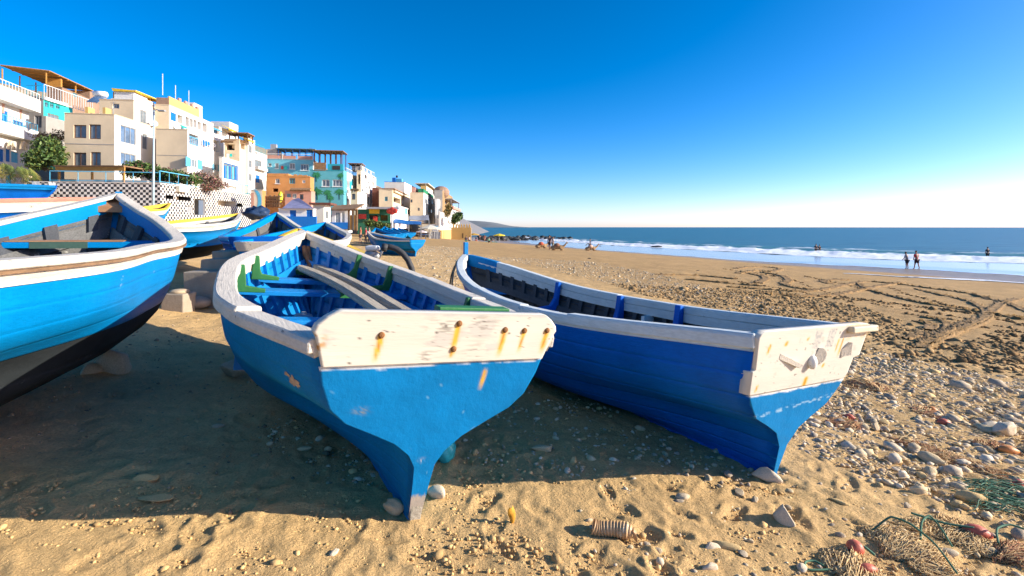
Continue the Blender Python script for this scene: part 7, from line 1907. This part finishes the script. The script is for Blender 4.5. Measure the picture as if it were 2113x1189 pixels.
def camel(label, px, py, Y, rz, blanket, rider=None):
    b = P3(px, py, Y); b[2] = float(gz(b[0], Y)); t_ = thing('camel', label, 'camel', tuple(b), 'camels resting on the beach'); t_.rotation_euler = (0, 0, rz); t_.scale = (.72, .72, .72)
    N_ = [(0, 0, .55, .42, .40), (-.55, 0, .55, .38, .36), (-.95, 0, .45, .22), (.5, 0, .60, .38, .36), (0, 0, 1.0, .24, .2), (.95, 0, .62, .20), (1.30, 0, .95, .14), (1.38, 0, 1.12, .11), (1.50, 0, 1.25, .12), (1.74, 0, 1.17, .08),
          (.55, .30, .22, .13), (.95, .32, .10, .10), (.45, .34, .07, .07), (.55, -.30, .22, .13), (.95, -.32, .10, .10), (.45, -.34, .07, .07), (-.65, .33, .25, .16), (-.25, .40, .12, .10), (-.95, .36, .07, .08), (-.65, -.33, .25, .16), (-.25, -.40, .12, .10), (-.95, -.36, .07, .08), (-1.15, 0, .25, .04)]
    E_ = [(0, 1), (1, 2), (0, 3), (0, 4), (3, 5), (5, 6), (6, 7), (7, 8), (8, 9), (3, 10), (10, 11), (11, 12), (3, 13), (13, 14), (14, 15), (1, 16), (16, 17), (17, 18), (1, 19), (19, 20), (20, 21), (2, 22)]
    skin('body', N_, E_, m_camel, t_)
    V, Fc = I2; Vb = V * np.array([.55, .47, .5]) + [-.05, 0, .70]; Vb[:, 2] = np.maximum(Vb[:, 2], .62); obj('saddle_blanket', raw_mesh('saddle_blanket', Vb, Fc, True), cloth(blanket), t_)
    for sg in (-1, 1): MB().ell((1.46, sg * .09, 1.36), (.04, .03, .07), 6, 5).build('ear', m_camel, t_, True)
    return t_
Yc = at_ground(1118, 513); camel('camel lying with a red saddle cloth, left of the group', 1117, 513, Yc, .2, (.48, .10, .05))
Yc2 = at_ground(1150, 517); camel('camel lying low with its neck stretched to the right', 1150, 517, Yc2, -.15, (.30, .14, .08)); Yc3 = at_ground(1220, 518)
camel('camel lying alone with a pale pink saddle cloth', 1219, 518, Yc3, .05, (.60, .38, .28))
person('dark clothed herder standing between the camels', 1134, 514, Yc2 + .6, 1.7, (.03, .03, .06), (.03, .03, .05), 2.4)
person('person in white standing behind the low camel', 1141, 513, Yc2 + 1.2, 1.55, (.70, .70, .68), (.30, .28, .22), 2.0)
person('person in navy seated on the lone camel', 1218, 500, Yc3 + .1, 1.6, (.03, .05, .10), (.03, .03, .06), 1.4, z=float(gz(P3(1218, 500, Yc3)[0], Yc3)) + .70, sit=True)
# reef of dark rocks
m_reef = M('wet_black_rock', (.035, .036, .034), .6, .4, 3, .8, 6, (.10, .09, .05), .3, 3)
RF = [(985, 486), (1060, 489), (1110, 491), (1165, 491.5), (1185, 494), (1160, 497), (1060, 497), (990, 497)]
p = scatter(RF, 420, 120, 210, r_); z0 = np.exp(r_.normal(-.35, .35, len(p)))
stones_joined('rocky_reef', 'dark rocky reef running out into the surf', p, z0, 11, I1, mat=m_reef, sink=.3, cols=[(.04, .04, .04)])
for px, py, w_, lab in ((1356, 512, 24, 'long dark rock lying in the wash'), (1238, 509, 8, 'small dark rock in the wash near the camels'), (1264, 508, 10, 'low dark rock further along the wash'), (1216, 534, 8, 'dark clump of seaweed on the bare beach'), (1440, 559, 6, 'small dark pebble clump by the waterline')):
    g = G(px, py); heap('shore_rock', lab, 'rock', (g[0], g[1], g[2]), (w_ / 2 / F * g[1], w_ / 3 / F * g[1], w_ / 7 / F * g[1]), m_reef, int(px), .4, .3, nu=14, nv=8)
# yellow beach tents, umbrellas and sunbathers at the wall foot
for px, py, c_, lab in ((966, 489, (.60, .42, .03), 'yellow beach umbrella nearest the battlement wall'), (978, 490, (.40, .24, .04), 'brown yellow beach umbrella among the sunbathers'), (1030, 492, (.66, .52, .04), 'bright yellow beach umbrella by the reef')):
    parasol(lab, px, py, at_ground(px, py + 6), 1.7, 2.2, cloth(c_), 'beach umbrellas by the reef')
cols_ = [(.05, .06, .12), (.5, .45, .42), (.45, .08, .06), (.03, .25, .16), (.10, .10, .12), (.55, .30, .22), (.06, .06, .07), (.30, .32, .4)]
nm = ['navy', 'cream', 'red', 'green', 'charcoal', 'salmon', 'black', 'grey blue']
for k, (px, py) in enumerate(((962, 497), (969, 496), (1000, 497), (1009, 499), (1016, 497), (990, 494), (1041, 495), (983, 496))):
    person('sunbather in %s sitting between the wall and the reef' % nm[k], px, py, at_ground(px, py + 2), 1.65, cols_[k], cols_[(k + 3) % 8], k * 1.3, sit=k % 3 != 2)
g = G(1012, 500); o = MB().box((-1.6, -.8, 0), (1.6, .8, .12), .05).build('beach_mat', cloth((.03, .30, .20))); o.location = tuple(g); tag(o, 'green cloth spread on the sand among the sunbathers', 'mat')
# birds over the pale gate
g = P3(1330, 0, 10)

# dry straw and twine scraps caught between the pebbles
pl = scatter(Z1, 420, 2.2, 6.5, r_); ps = []
for k, (x, y) in enumerate(pl):
    th = r_.normal(-.5, .6); l_ = r_.uniform(.03, .11); u = np.linspace(-1, 1, 7); xx = x + l_ * u * math.cos(th); yy = y + l_ * u * math.sin(th) + .015 * np.sin(2.5 * u + k)
    ps.append(np.stack([xx, yy, gz(xx, yy) + .022 + .02 * np.cos(1.6 * u) * r_.random()], 1))
tag(strands(ps, .0022, 'dry_straw', m_net[1], None, (0, 0, 0)), 'dry straw and twine scraps caught among the pebbles', kind='stuff')
# stones that look alike are told apart by their order
from collections import defaultdict
dd = defaultdict(list)
for o in C.objects:
    if o.name.split('.')[0] == 'stone' and o.get('group'): dd[o['label']].append(o)
ORD = {2: ['left of two', 'right of two'], 3: ['leftmost of three', 'middle of three', 'rightmost of three'], 4: ['leftmost of four', 'second of four from left', 'third of four from left', 'rightmost of four']}
for lab, os_ in dd.items():
    if len(os_) in ORD:
        os_.sort(key=lambda o: o.location.x / o.location.y)
        for o, w_ in zip(os_, ORD[len(os_)]): o['label'] = lab + ', ' + w_
